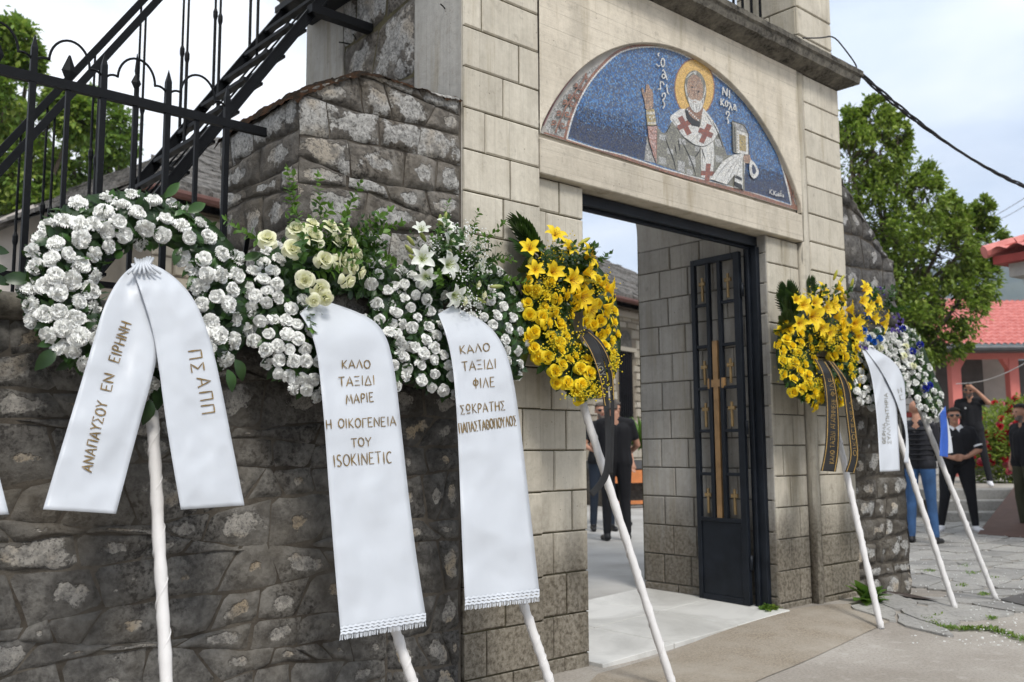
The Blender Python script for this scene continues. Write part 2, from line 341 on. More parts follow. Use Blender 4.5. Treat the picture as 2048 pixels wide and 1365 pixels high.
def build_paving():
    """crazy paving right of the gate: the near slabs one by one, the rest joined"""
    r = random.Random(3); root = empty('paving'); tag(root, kind='structure')
    nx, ny = 26, 20; x0, x1, y0, y1 = 6.35, 21.5, 1.2, 9.0
    P = {}
    for i in range(nx+1):
        for j in range(ny+1):
            u, v = i/nx, j/ny; x = x0 + (x1-x0)*(u**1.25) + r.uniform(-.12, .12)*(1+1.4*u); y = y0+(y1-y0)*v + r.uniform(-.10, .10)
            P[i, j] = (x+.18*math.sin(v*19+i), y+.07*math.sin(u*23))
    rest = MB(); n = 0
    for i in range(nx):
        for j in range(ny):
            q = [P[i, j], P[i+1, j], P[i+1, j+1], P[i, j+1]]
            cx = sum(p[0] for p in q)/4; cy = sum(p[1] for p in q)/4
            # boundary of the paving toward the smooth concrete (photo curve with the grass line)
            if cy < 2.78 - .42*(cx-6.9) + .05*(cx-6.9)**2 and cx < 12: continue
            if cx < 8.05 and cy > 3.45: continue
            sh = .965
            q = [(cx+(a-cx)*sh, cy+(b-cy)*sh) for a, b in q]
            # rounded irregular outline
            out = []
            for k in range(4):
                a, b = q[k], q[(k+1) % 4]
                out.append((a[0]*.86+b[0]*.14, a[1]*.86+b[1]*.14)); out.append(((a[0]+b[0])/2+r.uniform(-.02, .02), (a[1]+b[1])/2+r.uniform(-.02, .02))); out.append((a[0]*.14+b[0]*.86, a[1]*.14+b[1]*.86))
            h = .010+r.uniform(0, .009); tl = r.uniform(-.01, .01)
            vs = [(a, b, gz(a, b)-.02) for a, b in out]+[(a, b, gz(a, b)+h+tl*(a-cx)) for a, b in out]
            k = len(out); fs = [tuple(range(k, 2*k))]+[(t, (t+1) % k, (t+1) % k+k, t+k) for t in range(k)]
            if cx < 13 and cy < 6.5 and n < 200:
                mb = MB(); mb.add(vs, fs); mb.build('paving_stone', M['paver'], root); n += 1
            else: rest.add(vs, fs)
    tag(rest.build('far_paving', M['paver'], root), kind='stuff')
build_paving()
# ================================================================== GATEWAY
FY = 3.735
def block(parent, o, u, w, z0, z1, nrm, mat, name='block', g=.004, proud=.012, ch=.004):
    """one cast block: front face on the plane through o; u along the face, nrm outwards"""
    o, u, nrm = Vector(o), Vector(u), Vector(nrm); up = Vector((0, 0, 1))
    a = o+u*g+up*(z0+g-o.z); W_, H_ = w-2*g, z1-z0-2*g
    ch = rnd.uniform(.003, .0085)
    def ringp(ins, d): return [a+u*ins+up*ins-nrm*d, a+u*(W_-ins)+up*ins-nrm*d, a+u*(W_-ins)+up*(H_-ins)-nrm*d, a+u*ins+up*(H_-ins)-nrm*d]
    jit = [nrm*rnd.uniform(-.0012, .0012) for _ in range(4)]
    vs = ringp(0, proud+.02)+ringp(0, ch)+[p+j for p, j in zip(ringp(ch, 0), jit)]
    fs = [(i, (i+1) % 4, 4+(i+1) % 4, 4+i) for i in range(4)]+[(4+i, 4+(i+1) % 4, 8+(i+1) % 4, 8+i) for i in range(4)]+[(8, 9, 10, 11)]
    if (u.cross(up)).dot(nrm) < 0: fs = [f[::-1] for f in fs]
    mb = MB(); mb.add(vs, fs); return mb.build(name, mat, parent)
def course(parent, o, u, width, zs, nrm, joints, mat, skip=None):
    for k in range(len(zs)-1):
        js = joints(k) if callable(joints) else joints[k % len(joints)]
        xs = [0]+[j for j in js if 0 < j < width]+[width]
        for i in range(len(xs)-1):
            oo = Vector(o)+Vector(u)*xs[i]
            block(parent, oo, u, xs[i+1]-xs[i], zs[k], zs[k+1], nrm, mat)
gw = empty('stone_gateway', (4.95, 4.3, 0), 0, 'tall pale concrete block gateway with a mosaic arch over its iron gate', 'gateway')
def build_gateway():
    zL = [-.1, .075]+[.075+.2245*n for n in range(1, 19)]; zL[-1] = 4.07
    zL = [z for z in zL if z < 4.0]+[4.075]
    zR = [-.1, .125]+[.125+.2195*n for n in range(1, 18)]+[4.075]
    def cores(name, *boxes, mat=M['joint']):
        mb = MB()
        for a, b in boxes: mb.box(a, b)
        return mb.build(name, mat, gw)
    cores('pillar', ((3.042, 3.747, -.2), (3.578, 5.37, 4.08)))
    cores('pillar', ((6.327, 3.747, -.2), (6.918, 5.37, 4.08)))
    cores('door_jamb', ((3.579, 3.797, -.2), (3.968, 5.36, 2.74)))
    cores('door_jamb', ((5.902, 3.797, -.2), (6.326, 4.985, 2.74)), mat=M['joint_in'])
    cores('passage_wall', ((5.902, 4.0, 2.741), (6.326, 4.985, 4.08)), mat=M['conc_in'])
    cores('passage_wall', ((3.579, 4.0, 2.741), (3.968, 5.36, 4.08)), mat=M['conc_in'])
    jl = [[.33], [.15], [.28], [.40], [.13], [.29], [.41], [.15], [.30], [.40], [.15], [.28]]
    course(gw, (3.03, FY, 0), (1, 0, 0), .552, zL, (0, -1, 0), jl, M['conc'])
    zj = [z for z in zL if z < 2.6]+[2.738]
    jj = [[.2], [.115], [.22], [.12], [.27], [.13], [.23], [.12], [.28], [.1], [.25], [.09]]
    course(gw, (3.585, FY+.05, 0), (1, 0, 0), .395, zj, (0, -1, 0), jj, M['conc'])
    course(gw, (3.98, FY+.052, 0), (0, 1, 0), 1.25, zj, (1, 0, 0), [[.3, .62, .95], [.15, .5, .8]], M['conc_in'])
    # right pillar and its jamb
    zr1 = [z for z in zR if z < 2.6]+[2.738]
    jr = [[.3], [], [.2], [.16], [.12], [.14], [.22], [.1], [.25], [.12], [.3], [.24], [.2]]
    course(gw, (5.89, FY+.05, 0), (1, 0, 0), .425, zr1, (0, -1, 0), [[.34], [.28], [.18], [.31], [.2], [.12], [.26], [.34]], M['conc'])
    course(gw, (6.405, FY, 0), (1, 0, 0), .525, zR, (0, -1, 0), lambda k: [[.33], [.12], [.4], []][k % 4] if k < 6 else [], M['conc'])
    # passage side of the right jamb, seen through the opening
    zp = [.04, .17]+[.17+.222*n for n in range(1, 12)]+[2.80]
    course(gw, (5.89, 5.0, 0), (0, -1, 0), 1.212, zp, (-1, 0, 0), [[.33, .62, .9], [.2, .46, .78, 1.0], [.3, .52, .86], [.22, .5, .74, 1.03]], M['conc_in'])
    # raised cement strip where a cable was chased in beside the right pillar
    mb = MB(); r = random.Random(4); rows = []
    for i in range(60):
        z = .06+i*(4.0/59); w = .028+.006*math.sin(i*.7)+r.uniform(-.003, .003); x = 6.36+.006*math.sin(i*.33)
        rows.append([(x-w-.012, FY+.012, z), (x-w, FY-.002, z), (x-w*.3, FY-.006+r.uniform(-.002, .002), z), (x+w*.4, FY-.005, z), (x+w, FY-.001, z), (x+w+.01, FY+.012, z)])
    mb.grid(rows); mb.box((6.3165, FY+.004, -.1), (6.404, FY+.0605, 2.741)); mb.box((6.3165, FY+.004, 2.741), (6.404, FY+.012, 4.078)); mb.build('cement_strip', M['conc'], gw, smooth=True)
    # outer side of the left pillar: concrete frame with rubble infill
    mb = MB(); mb.box((3.028, 3.752, 1.6), (3.0415, 4.17, 4.08)); mb.build('corner_post', M['conc_side'], gw)
    mb = MB(); mb.box((3.028, 4.93, 1.6), (3.0415, 5.38, 4.08)); mb.build('corner_post', M['conc_side'], gw)
    # lintel beam
    mb = MB(); mb.box((3.586, FY, 2.742), (6.315, 4.0, 2.948)); mb.build('lintel', M['concH'], gw, bevel=.006)
    mb = MB(); mb.box((3.586, FY+.036, 2.9485), (6.315, 4.0, 2.965)); mb.build('ledge', M['concH'], gw)
    # tympanum wall with an arched recess
    cx, cz, R = 4.955, 2.315, 1.525
    a0 = math.asin((2.965-cz)/R)
    n = 48; arc = [(cx+R*math.cos(PI-a0-(PI-2*a0)*i/n), cz+R*math.sin(PI-a0-(PI-2*a0)*i/n)) for i in range(n+1)]
    mb = MB(); rows = [[], [], [], []]
    for i, (x, z) in enumerate(arc):
        x = max(x, 3.588); x = min(x, 6.314)
        rows[0].append((x, FY+.042, z)); rows[1].append((x, FY+.006, z)); rows[2].append((x-(cx-x)*.004, FY, z+.004)); rows[3].append((x if 0 < i < n else x, FY, 4.078))
    mb.grid(rows)
    mb.box((3.586, 3.79, 2.965), (6.315, 4.0, 4.08))
    mb.build('tympanum', M['concH'], gw)
    # cornice all round with a sloping underside
    prof = [(0, 4.08), (.075, 4.105), (.125, 4.125), (.135, 4.18), (.15, 4.195), (.15, 4.235), (0, 4.25)]
    mb = MB(); ring = []
    xa, xb, ya, yb = 3.03, 6.93, FY, 5.38
    nseg = 90
    rows = []
    r = random.Random(9)
    for d, z in prof:
        row = [(xa-d, yb+d, z)]
        row += [(xa-d, ya-d, z)]
        row += [(xa-d+(xb-xa+2*d)*i/nseg, ya-d+noise.noise(Vector((i*.5, z*9, 3)))*.006, z+noise.noise(Vector((i*.4, z*5, 1)))*.005) for i in range(1, nseg)]
        row += [(xb+d, ya-d, z), (xb+d, yb+d, z), (xa-d, yb+d, z)]
        rows.append(row)
    mb.grid(rows); mb.add([(xa, ya, 4.25), (xb, ya, 4.25), (xb, yb, 4.25), (xa, yb, 4.25)], [(0, 1, 2, 3)])
    mb.add([(xa, ya, 4.0805), (xa, yb, 4.0805), (xb, yb, 4.0805), (xb, ya, 4.0805)], [(0, 1, 2, 3)])
    mb.build('cornice', M['cornice'], gw)
    # belfry storey
    for x0, x1, y0, y1 in ((6.38, 6.90, 3.75, 4.30), (3.05, 3.57, 3.75, 4.30)):
        mb = MB(); mb.box((x0+.012, y0+.012, 4.25), (x1-.012, y1, 6.2)); mb.build('belfry_pillar', M['joint'], gw)
        zz = [4.25, 4.40, 4.63, 4.86, 5.09, 5.32, 5.6, 5.9, 6.2]
        course(gw, (x0, y0, 0), (1, 0, 0), x1-x0, zz, (0, -1, 0), [[]], M['conc'])
        course(gw, (x0, y1, 0), (0, -1, 0), y1-y0-.012, zz, (-1, 0, 0), [[], [.3]], M['conc'])
    mb = MB(); mb.box((3.0, 3.7, 6.2), (6.95, 5.4, 6.35)); mb.build('belfry_roof', M['cornice'], gw)
    # arched haunch at the back of the passage and its ceiling
    mb = MB(); pr = []
    for k in range(9):
        a = math.radians(10*k); pr.append((5.889-1.0*(1-math.cos(a)), 2.80+1.0*math.sin(a)*1.15))
    rows = [[(x, y, z) for x, z in pr] for y in (4.15, 4.99)]
    mb.grid(rows)
    for y in (4.99,):
        mb.add([(x, y, z) for x, z in pr]+[(5.889, y, pr[-1][1])], [tuple(range(len(pr)+1))])
    mb.build('arch_haunch', M['conc_in'], gw, smooth=True)
    for p in ((830, 15, 3.03, (-.05, -.03, 0)), (640, 86, 3.03, (-.06, .02, .005)), (652, 76, 3.03, (-.05, -.05, 0))):
        a = onX(p[0]+60, p[1]+3, 3.03); mb = MB(); mb.tube([a, a+Vector(p[3])*.6, a+Vector(p[3])*1.1+Vector((0, 0, -.004))], .004, 6); mb.build('nail', M['iron'], gw)
build_gateway()
# belfry railing (a thing of its own)
rl = empty('iron_railing', (5.6, 4.05, 4.25), 0, 'black iron railing above the cornice beside the upper pillar', 'railing')
for i in range(12):
    x = 5.0+i*.122; mb = MB(); mb.bar((x, 4.05, 4.25), (x, 4.05, 5.3), .016); mb.build('bar', M['iron'], rl)
for z in (4.52, 5.28): mb = MB(); mb.bar((4.85, 4.05, z), (6.37, 4.05, z), .022); mb.build('rail', M['iron'], rl)
# ================================================================== RUBBLE WALLS
def stone_mesh(quad, nrm, res, h, seed, skin=.009, mortar=.5):
    """irregular stone filling the quad (4 world points in order) with a raised bumpy face; vertex attribute cen = 1 in the middle"""
    a, b, c, d = quad; nu, nv = res; vs = []; cen = []; nrm = Vector(nrm)
    for j in range(nv+1):
        for i in range(nu+1):
            u, v = i/nu, j/nv
            p = (a*(1-u)+b*u)*(1-v)+(d*(1-u)+c*u)*v
            e = min(u, 1-u)*2, min(v, 1-v)*2
            k = min(1, e[0]*2.2)*min(1, e[1]*2.2); k = k**.55
            q = p*7+Vector((seed, seed*.3, 0))
            wob = Vector((noise.noise(q*1.3), noise.noise(q*1.3+Vector((9, 0, 0))), noise.noise(q*1.3+Vector((0, 9, 0)))))*.012
            wob = wob - nrm*wob.dot(nrm)
            f = noise.fractal(q*2, .8, 2, 4)
            out = (-skin if (i in (0, nu) or j in (0, nv)) else h*k*(.65+.5*f)+.004*f)
            vs.append(p+wob+nrm*out); cen.append(min(1, e[0]*1.1)*min(1, e[1]*1.1))
    fs = []
    for j in range(nv):
        for i in range(nu):
            t = j*(nu+1)+i; fs.append((t, t+1, t+nu+2, t+nu+1))
    if (b-a).cross(d-a).dot(nrm) < 0: fs = [f[::-1] for f in fs]
    me = pymesh('stone', vs, fs); at = me.attributes.new('cen', 'FLOAT', 'POINT'); at.data.foreach_set('value', cen)
    me.polygons.foreach_set('use_smooth', [True]*len(fs)); return me
def rubble_face(parent, o, u, nrm, width, z0, ztop, mat, cw=.21, ch=.13, seed=1, h=.016, gap=.005, res=(10, 7), jit=.35, zwave=.02, maxn=400):
    r = random.Random(seed); o, u, nrm = Vector(o), Vector(u), Vector(nrm); z = z0; rowsz = [z0]
    zm = max(ztop(t*width/10) for t in range(11))
    while z < zm: z += ch*r.uniform(.7, 1.35); rowsz.append(z)
    def zl(k, s): return rowsz[k]+(zwave*math.sin(s*2.3+k*1.9)+zwave*.6*math.sin(s*5.1+k*3.1) if k > 0 else 0)
    n = 0
    for k in range(len(rowsz)-1):
        s = -r.uniform(0, cw*.5); hgt = rowsz[k+1]-rowsz[k]
        tilt0 = 0
        while s < width:
            w = cw*r.uniform(.5, 1.6); tilt1 = r.uniform(-jit, jit)*hgt*.5
            s1 = s+w
            if width-s1 < cw*.35: s1 = width; tilt1 = 0
            a0, a1 = max(s, 0), min(s1, width)
            if a1-a0 > .03:
                q = [(a0-(tilt0 if a0 > 0 else 0), zl(k, a0)), (a1-tilt1*(a1 < width), zl(k, a1)), (a1+tilt1*(a1 < width), min(zl(k+1, a1), ztop(a1))), (a0+(tilt0 if a0 > 0 else 0), min(zl(k+1, a0), ztop(a0)))]
                if (q[2][1]-q[1][1] > .02 or q[3][1]-q[0][1] > .02) and n < maxn:
                    q[1] = (q[1][0], min(q[1][1], q[2][1]-.012)); q[0] = (q[0][0], min(q[0][1], q[3][1]-.012))
                    cx = sum(p[0] for p in q)/4; cz = sum(p[1] for p in q)/4
                    g = [(cx+(x-cx)*(1-gap*2/max(.04, a1-a0)), cz+(zz-cz)*(1-gap*2/max(.04, hgt))) for x, zz in q]
                    W4 = [o+u*x+Vector((0, 0, zz-o.z)) for x, zz in g]
                    link('stone', stone_mesh(W4, nrm, res, h*r.uniform(.3, 1.3), r.uniform(0, 99)), parent, mat); n += 1
            s = s1; tilt0 = tilt1
    return n
# long wall left of the gate
wl = empty('stone_wall', (1.0, 4.0, 0), 0, 'dark rubble stone wall below the iron fence, behind the white wreaths', 'wall')
mb = MB(); mb.box((-2.0, FY+.012, -.2), (3.02, 4.35, 1.69)); mb.build('wall_core', M['mortar'], wl)
rubble_face(wl, (.40, FY+.004, 0), (1, 0, 0), (0, -1, 0), 2.18, 0, lambda s: 1.68, M['rubble'], cw=.20, ch=.118, seed=11, h=.009, gap=.0026, zwave=.045, jit=.9)
rubble_face(wl, (2.58, FY+.004, 0), (1, 0, 0), (0, -1, 0), .43, 0, lambda s: 1.68, M['rubble_lt'] if False else (lambda: M.setdefault('rubble_md', m_rubble('rubble stone beside the pillar', thr=.02, tan=(.42, .33, .21))))(), cw=.19, ch=.15, seed=5, h=.010, gap=.003, jit=.8, zwave=.03)
mb = MB(); rows = []                                                       # coping
for y, z in ((FY+.03, 1.675), (FY-.035, 1.69), (FY-.045, 1.73), (FY-.02, 1.775), (FY+.1, 1.80), (4.3, 1.80), (4.38, 1.70)):
    rows.append([(-2+i*.04, y+noise.noise(Vector((i*.2, z*20, 0)))*.012, z+noise.noise(Vector((i*.17, 4, z*10)))*.012) for i in range(103)])
mb.grid(rows); mb.build('coping', M['cornice'], wl, smooth=True)
# short high shoulder of the wall against the pillar
bt = empty('stone_buttress', (2.5, 4.1, 0), 0, 'high rubble buttress with a mossy sloping top, joined to the left pillar of the gateway', 'buttress')
BX, BY1 = 2.075, 4.56
def btop(s):
    s = max(0, s); return 2.84+.20*min(1, s/.35)**.8*.55+.15*max(0, (s-.2))/.75+.05*math.sin(s*5)
mb = MB(); n = 14
rows = []
for y in (FY+.014, BY1): rows.append([(BX+.012+(3.025-BX-.012)*i/n, y, btop((3.025-BX)*i/n)-.02) for i in range(n+1)])
base = [[(p[0], p[1], 1.66) for p in r_] for r_ in rows]
mb.grid([base[0], rows[0], rows[1], base[1], base[0]]); 
mb.add([base[0][0], base[1][0], rows[1][0], rows[0][0]], [(0, 1, 2, 3)]); mb.add([base[0][-1], rows[0][-1], rows[1][-1], base[1][-1]], [(0, 1, 2, 3)])
mb.build('wall_core', M['mortar'], bt)
M['rubble_bt'] = m_rubble('lichened pale rubble', thr=-.20, dark=((.07, .062, .052), (.20, .18, .155)), light=((.20, .196, .186), (.40, .39, .365)), tan=(.29, .25, .195))
rubble_face(bt, (BX, FY+.002, 0), (1, 0, 0), (0, -1, 0), .94, 1.78, lambda s: btop(s)-.01, M['rubble_bt'], cw=.235, ch=.145, seed=29, h=.013, gap=.004, res=(14, 10), zwave=.035)
rubble_face(bt, (BX+.002, BY1, 0), (0, -1, 0), (-1, 0, 0), BY1-FY-.02, 1.78, lambda s: btop(0)-.01, M['rubble_bt'], cw=.33, ch=.17, seed=31, h=.012, gap=.004, res=(14, 10), zwave=.03)
def moss_cap(parent, fn, x0, x1, y0, y1, name='moss_cap', seed=0):
    nx, ny = 90, 50; rows = []
    for j in range(ny+1):
        row = []
        for i in range(nx+1):
            x = x0+(x1-x0)*i/nx; y = y0+(y1-y0)*j/ny; e = min(1, min(j, ny-j)/4); ex = min(1, i/4)
            q = Vector((x*9+seed, y*9, seed)); f = noise.fractal(q, .7, 2, 5)
            dz = .012+.012*f+.010*noise.noise(q*5)+.006*noise.noise(q*14); drop = -.045*(1-e)**1.5*(1+.5*noise.noise(Vector((x*7, seed, 0))))-.05*(1-ex)**1.5
            row.append((x-.014*(1-ex), y+(-.016 if j < 4 else .016 if j > ny-4 else 0)*(1-e), fn(x)+dz+drop))
        rows.append(row)
    mb = MB(); mb.grid(rows); return tag(mb.build(name, M['moss'], parent, smooth=True), kind='stuff')
moss_cap(bt, lambda x: btop(x-BX)-.004, BX-.012, 3.022, FY-.006, BY1+.01, seed=3)
# rubble infill in the side of the pillar
rubble_face(gw, (3.034, 4.93, 0), (0, -1, 0), (-1, 0, 0), .76, 2.75, lambda s: 4.07, M['rubble_bt'], cw=.40, ch=.3, seed=44, h=.02, gap=.006, res=(14, 10), zwave=.05)
# lower shoulder on the far side of the gateway
br = empty('stone_buttress.001', (7.4, 4.0, 0), 0, 'dark rubble buttress with a sloping top behind the right hand wreaths', 'buttress')
def rtop(s): return 3.42-.62*(s/.78)**1.1 if s < .78 else 2.80
mb = MB(); rows = []
for y in (3.80, 4.40): rows.append([(6.92+.94*i/10, y, rtop(.94*i/10)-.01) for i in range(11)])
base = [[(p[0], p[1], -.2) for p in r_] for r_ in rows]
mb.grid([base[0], rows[0], rows[1], base[1], base[0]]); mb.add([base[0][-1], rows[0][-1], rows[1][-1], base[1][-1]], [(0, 1, 2, 3)])
mb.build('wall_core', M['mortar'], br)
M['rubble_r'] = m_rubble('white patched rubble', thr=-.05, dark=((.07, .06, .05), (.16, .145, .12)), light=((.24, .235, .22), (.46, .45, .42)), tan=(.40, .33, .24))
M['rubble_ru'] = m_rubble('grey rubble', thr=.12, dark=((.05, .048, .046), (.13, .125, .12)), light=((.25, .25, .24), (.42, .41, .40)), tan=(.3, .28, .25))
rubble_face(br, (6.935, 3.788, 0), (1, 0, 0), (0, -1, 0), .925, -.02, lambda s: min(2.0, rtop(s)), M['rubble_r'], cw=.24, ch=.15, seed=52, h=.028, gap=.010)
rubble_face(br, (6.935, 3.788, 0), (1, 0, 0), (0, -1, 0), .925, 2.0, rtop, M['rubble_ru'], cw=.27, ch=.2, seed=53, h=.03, gap=.008)
rubble_face(br, (7.872, 3.79, 0), (0, 1, 0), (1, 0, 0), .6, -.02, lambda s: 2.78, M['rubble_r'], cw=.3, ch=.18, seed=54, h=.02)
# ================================================================== FENCE
fc = empty('iron_fence', (1.0, 4.05, 1.8), 0, 'black wrought iron fence with trefoil loops and spear points on the wall', 'fence')
FYY = 4.05
def fence():
    mb = MB(); mb.box((-2.0, FYY-.014, 2.695), (2.075, FYY+.014, 2.735)); mb.build('rail', M['iron'], fc)
    mb = MB(); mb.box((-2.0, FYY-.012, 1.885), (2.075, FYY+.012, 1.91)); mb.build('rail', M['iron'], fc)
    # uprights found from the photo; the pattern repeats beyond the frame
    xs = [(onY(x, y, FYY).x, k) for x, y, k in ((66, 150, 'post'), (137, 165, 'spear'), (206, 190, 'post'), (271, 200, 'diamond'), (335, 215, 'post'), (394, 235, 'thin'), (453, 245, 'post'))]
    dx = (xs[4][0]-xs[0][0])/4
    allx = xs+[(xs[0][0]-dx*(i+1), ['spear', 'post', 'diamond', 'post'][i % 4]) for i in range(14)]
    for x, k in allx:
        mb = MB(); w = .024 if k == 'post' else .018
        tb = 2.70 if k in ('thin',) else 2.735
        mb.bar((x, FYY, 1.80), (x, FYY, 2.70), w)
        if k == 'post':
            top = 2.90; mb.add([(x-.013, FYY-.013, 2.73), (x+.013, FYY-.013, 2.73), (x+.013, FYY+.013, 2.73), (x-.013, FYY+.013, 2.73),
                (x-.012, FYY-.012, top-.06), (x+.012, FYY-.012, top-.06), (x+.012, FYY+.012, top-.06), (x-.012, FYY+.012, top-.06), (x, FYY, top)],
                [(0,1,5,4),(1,2,6,5),(2,3,7,6),(3,0,4,7),(4,5,8),(5,6,8),(6,7,8),(7,4,8)])
        elif k != 'thin':
            z0 = 2.732; wd = .030 if k == 'spear' else .022
            pts = [(.010, 0), (wd, .045), (.004, .115)] if k == 'spear' else [(.008, 0), (.008, .04), (wd, .068), (.006, .105), (.009, .12), (.002, .20)]
            v = []
            for w2, h in pts: v += [(x-w2, FYY, z0+h), (x, FYY-w2*.5, z0+h), (x+w2, FYY, z0+h), (x, FYY+w2*.5, z0+h)]
            fs = []
            for q in range(len(pts)-1):
                for t in range(4): fs.append((q*4+t, q*4+(t+1) % 4, q*4+4+(t+1) % 4, q*4+4+t))
            mb.add(v, fs)
        mb.build('upright', M['iron'], fc)
    posts = sorted(x for x, k in allx if k == 'post')
    for a, b in zip(posts, posts[1:]):
        c = (a+b)/2; wd = (b-a)/2; z = 2.745
        pts = []
        for k in range(9): t = PI-PI*.62*k/8; pts.append((a+wd*.31+wd*.31*math.cos(t), FYY, z+.018+.048*math.sin(t)))
        r2 = wd*.58
        for k in range(17): t = PI-PI*k/16; pts.append((c+r2*math.cos(t), FYY, z+.060+.105*math.sin(t)))
        for k in range(9): t = PI*.62-PI*.62*k/8; pts.append((b-wd*.31+wd*.31*math.cos(t), FYY, z+.018+.048*math.sin(t)))
        mb = MB(); mb.tube(pts[:9], .0055, 5); mb.tube(pts[9:26], .0055, 5); mb.tube(pts[26:], .0055, 5); mb.build('trefoil_loop', M['iron'], fc)
    mb = MB(); mb.bar((2.0, FYY+.02, 2.2), (2.07, 4.3, 1.95), .02); mb.build('brace', M['iron'], fc)
fence()
# ================================================================== OUTSIDE STAIR
st = empty('iron_stair', (2.0, 4.95, 1.8), 0, 'steep black iron stair climbing behind the fence to the belfry', 'stair')
def stair():
    yn, yf = 4.66, 5.24
    A = Vector((2.70, 0, 3.79)); B = Vector((1.78, 0, 2.44)); d = (A-B).normalized(); nrm = Vector((-d.z, 0, d.x))
    lo, hi = B-d*1.3, A+d*.7
    for y in (yn, yf):
        mb = MB(); off = Vector((0, y, 0)) + (nrm*.03 if y == yf else Vector((0, 0, 0)))
        h = .05
        mb.obox(lo+off-nrm*h/2+Vector((0, -.006, 0)), hi-lo, (0, .012, 0), nrm*h)
        mb.obox(lo+off-nrm*h/2+Vector((0, -.012, 0)), hi-lo, (0, .024, 0), nrm*.008); mb.obox(lo+off+nrm*h/2+Vector((0, -.012, 0)), hi-lo, (0, .024, 0), nrm*.008)
        mb.build('stringer', M['iron'], st)
    L = (hi-lo).length; n = int(L/.235)
    for i in range(n):
        p = lo+d*(.12+i*.235)
        mb = MB()
        mb.box((p.x-.06, yn+.008, p.z), (p.x-.02, yf-.008, p.z+.020)); mb.box((p.x+.035, yn+.008, p.z), (p.x+.055, yf-.008, p.z+.016)); mb.box((p.x-.03, yn+.008, p.z+.012), (p.x+.035, yn+.024, p.z+.016))
        mb.build('tread', M['iron'], st)
    for q in (.25, .5, .75):                   # long bars under the treads
        mb = MB(); y = yn+(yf-yn)*q; mb.bar(lo+Vector((0, y, 0))-nrm*.0, hi+Vector((0, y, 0))-nrm*.0, .010, .010); mb.build('underbar', M['iron'], st)
    # handrails on the far side, doubled
    for (pa, pb, y) in (((287, 0), (0, 304), 5.26), ((316, 0), (0, 343), 5.10)):
        a, b = onY(*pa, y), onY(*pb, y); e = (a-b).normalized(); a = a+e*.6; b = b-e*.8
        mb = MB(); mb.bar(b, a, .03, .038); mb.build('handrail', M['iron'], st)
        for px, py in ([(283, 5), (366, 60), (430, 60), (500, 60), (190, 120), (95, 220), (40, 300)] if y > 5.2 else [(292, 30), (376, 60), (440, 60), (515, 60), (200, 140), (110, 230)]):
            x = onY(px, py, y).x; zt = b.z+(x-b.x)/(a.x-b.x)*(a.z-b.z); zb = lo.z+(x-lo.x)/(hi.x-lo.x)*(hi.z-lo.z)
            mb = MB(); mb.tube([(x, y, max(zb, 1.2)), (x, y, (zb+zt)/2-.05), (x, y, (zb+zt)/2-.03), (x, y, (zb+zt)/2), (x, y, (zb+zt)/2+.02), (x, y, zt)], [.009, .009, .014, .014, .007, .006], 6); mb.build('baluster', M['iron'], st)
    mb = MB(); mb.box((2.62, 4.6, 3.70), (3.03, 4.66, 3.75)); mb.build('bracket', M['iron'], st)
    mb = MB(); mb.box((2.75, 4.6, 3.98), (3.02, 5.3, 4.02)); mb.build('landing', M['iron'], st)
stair()
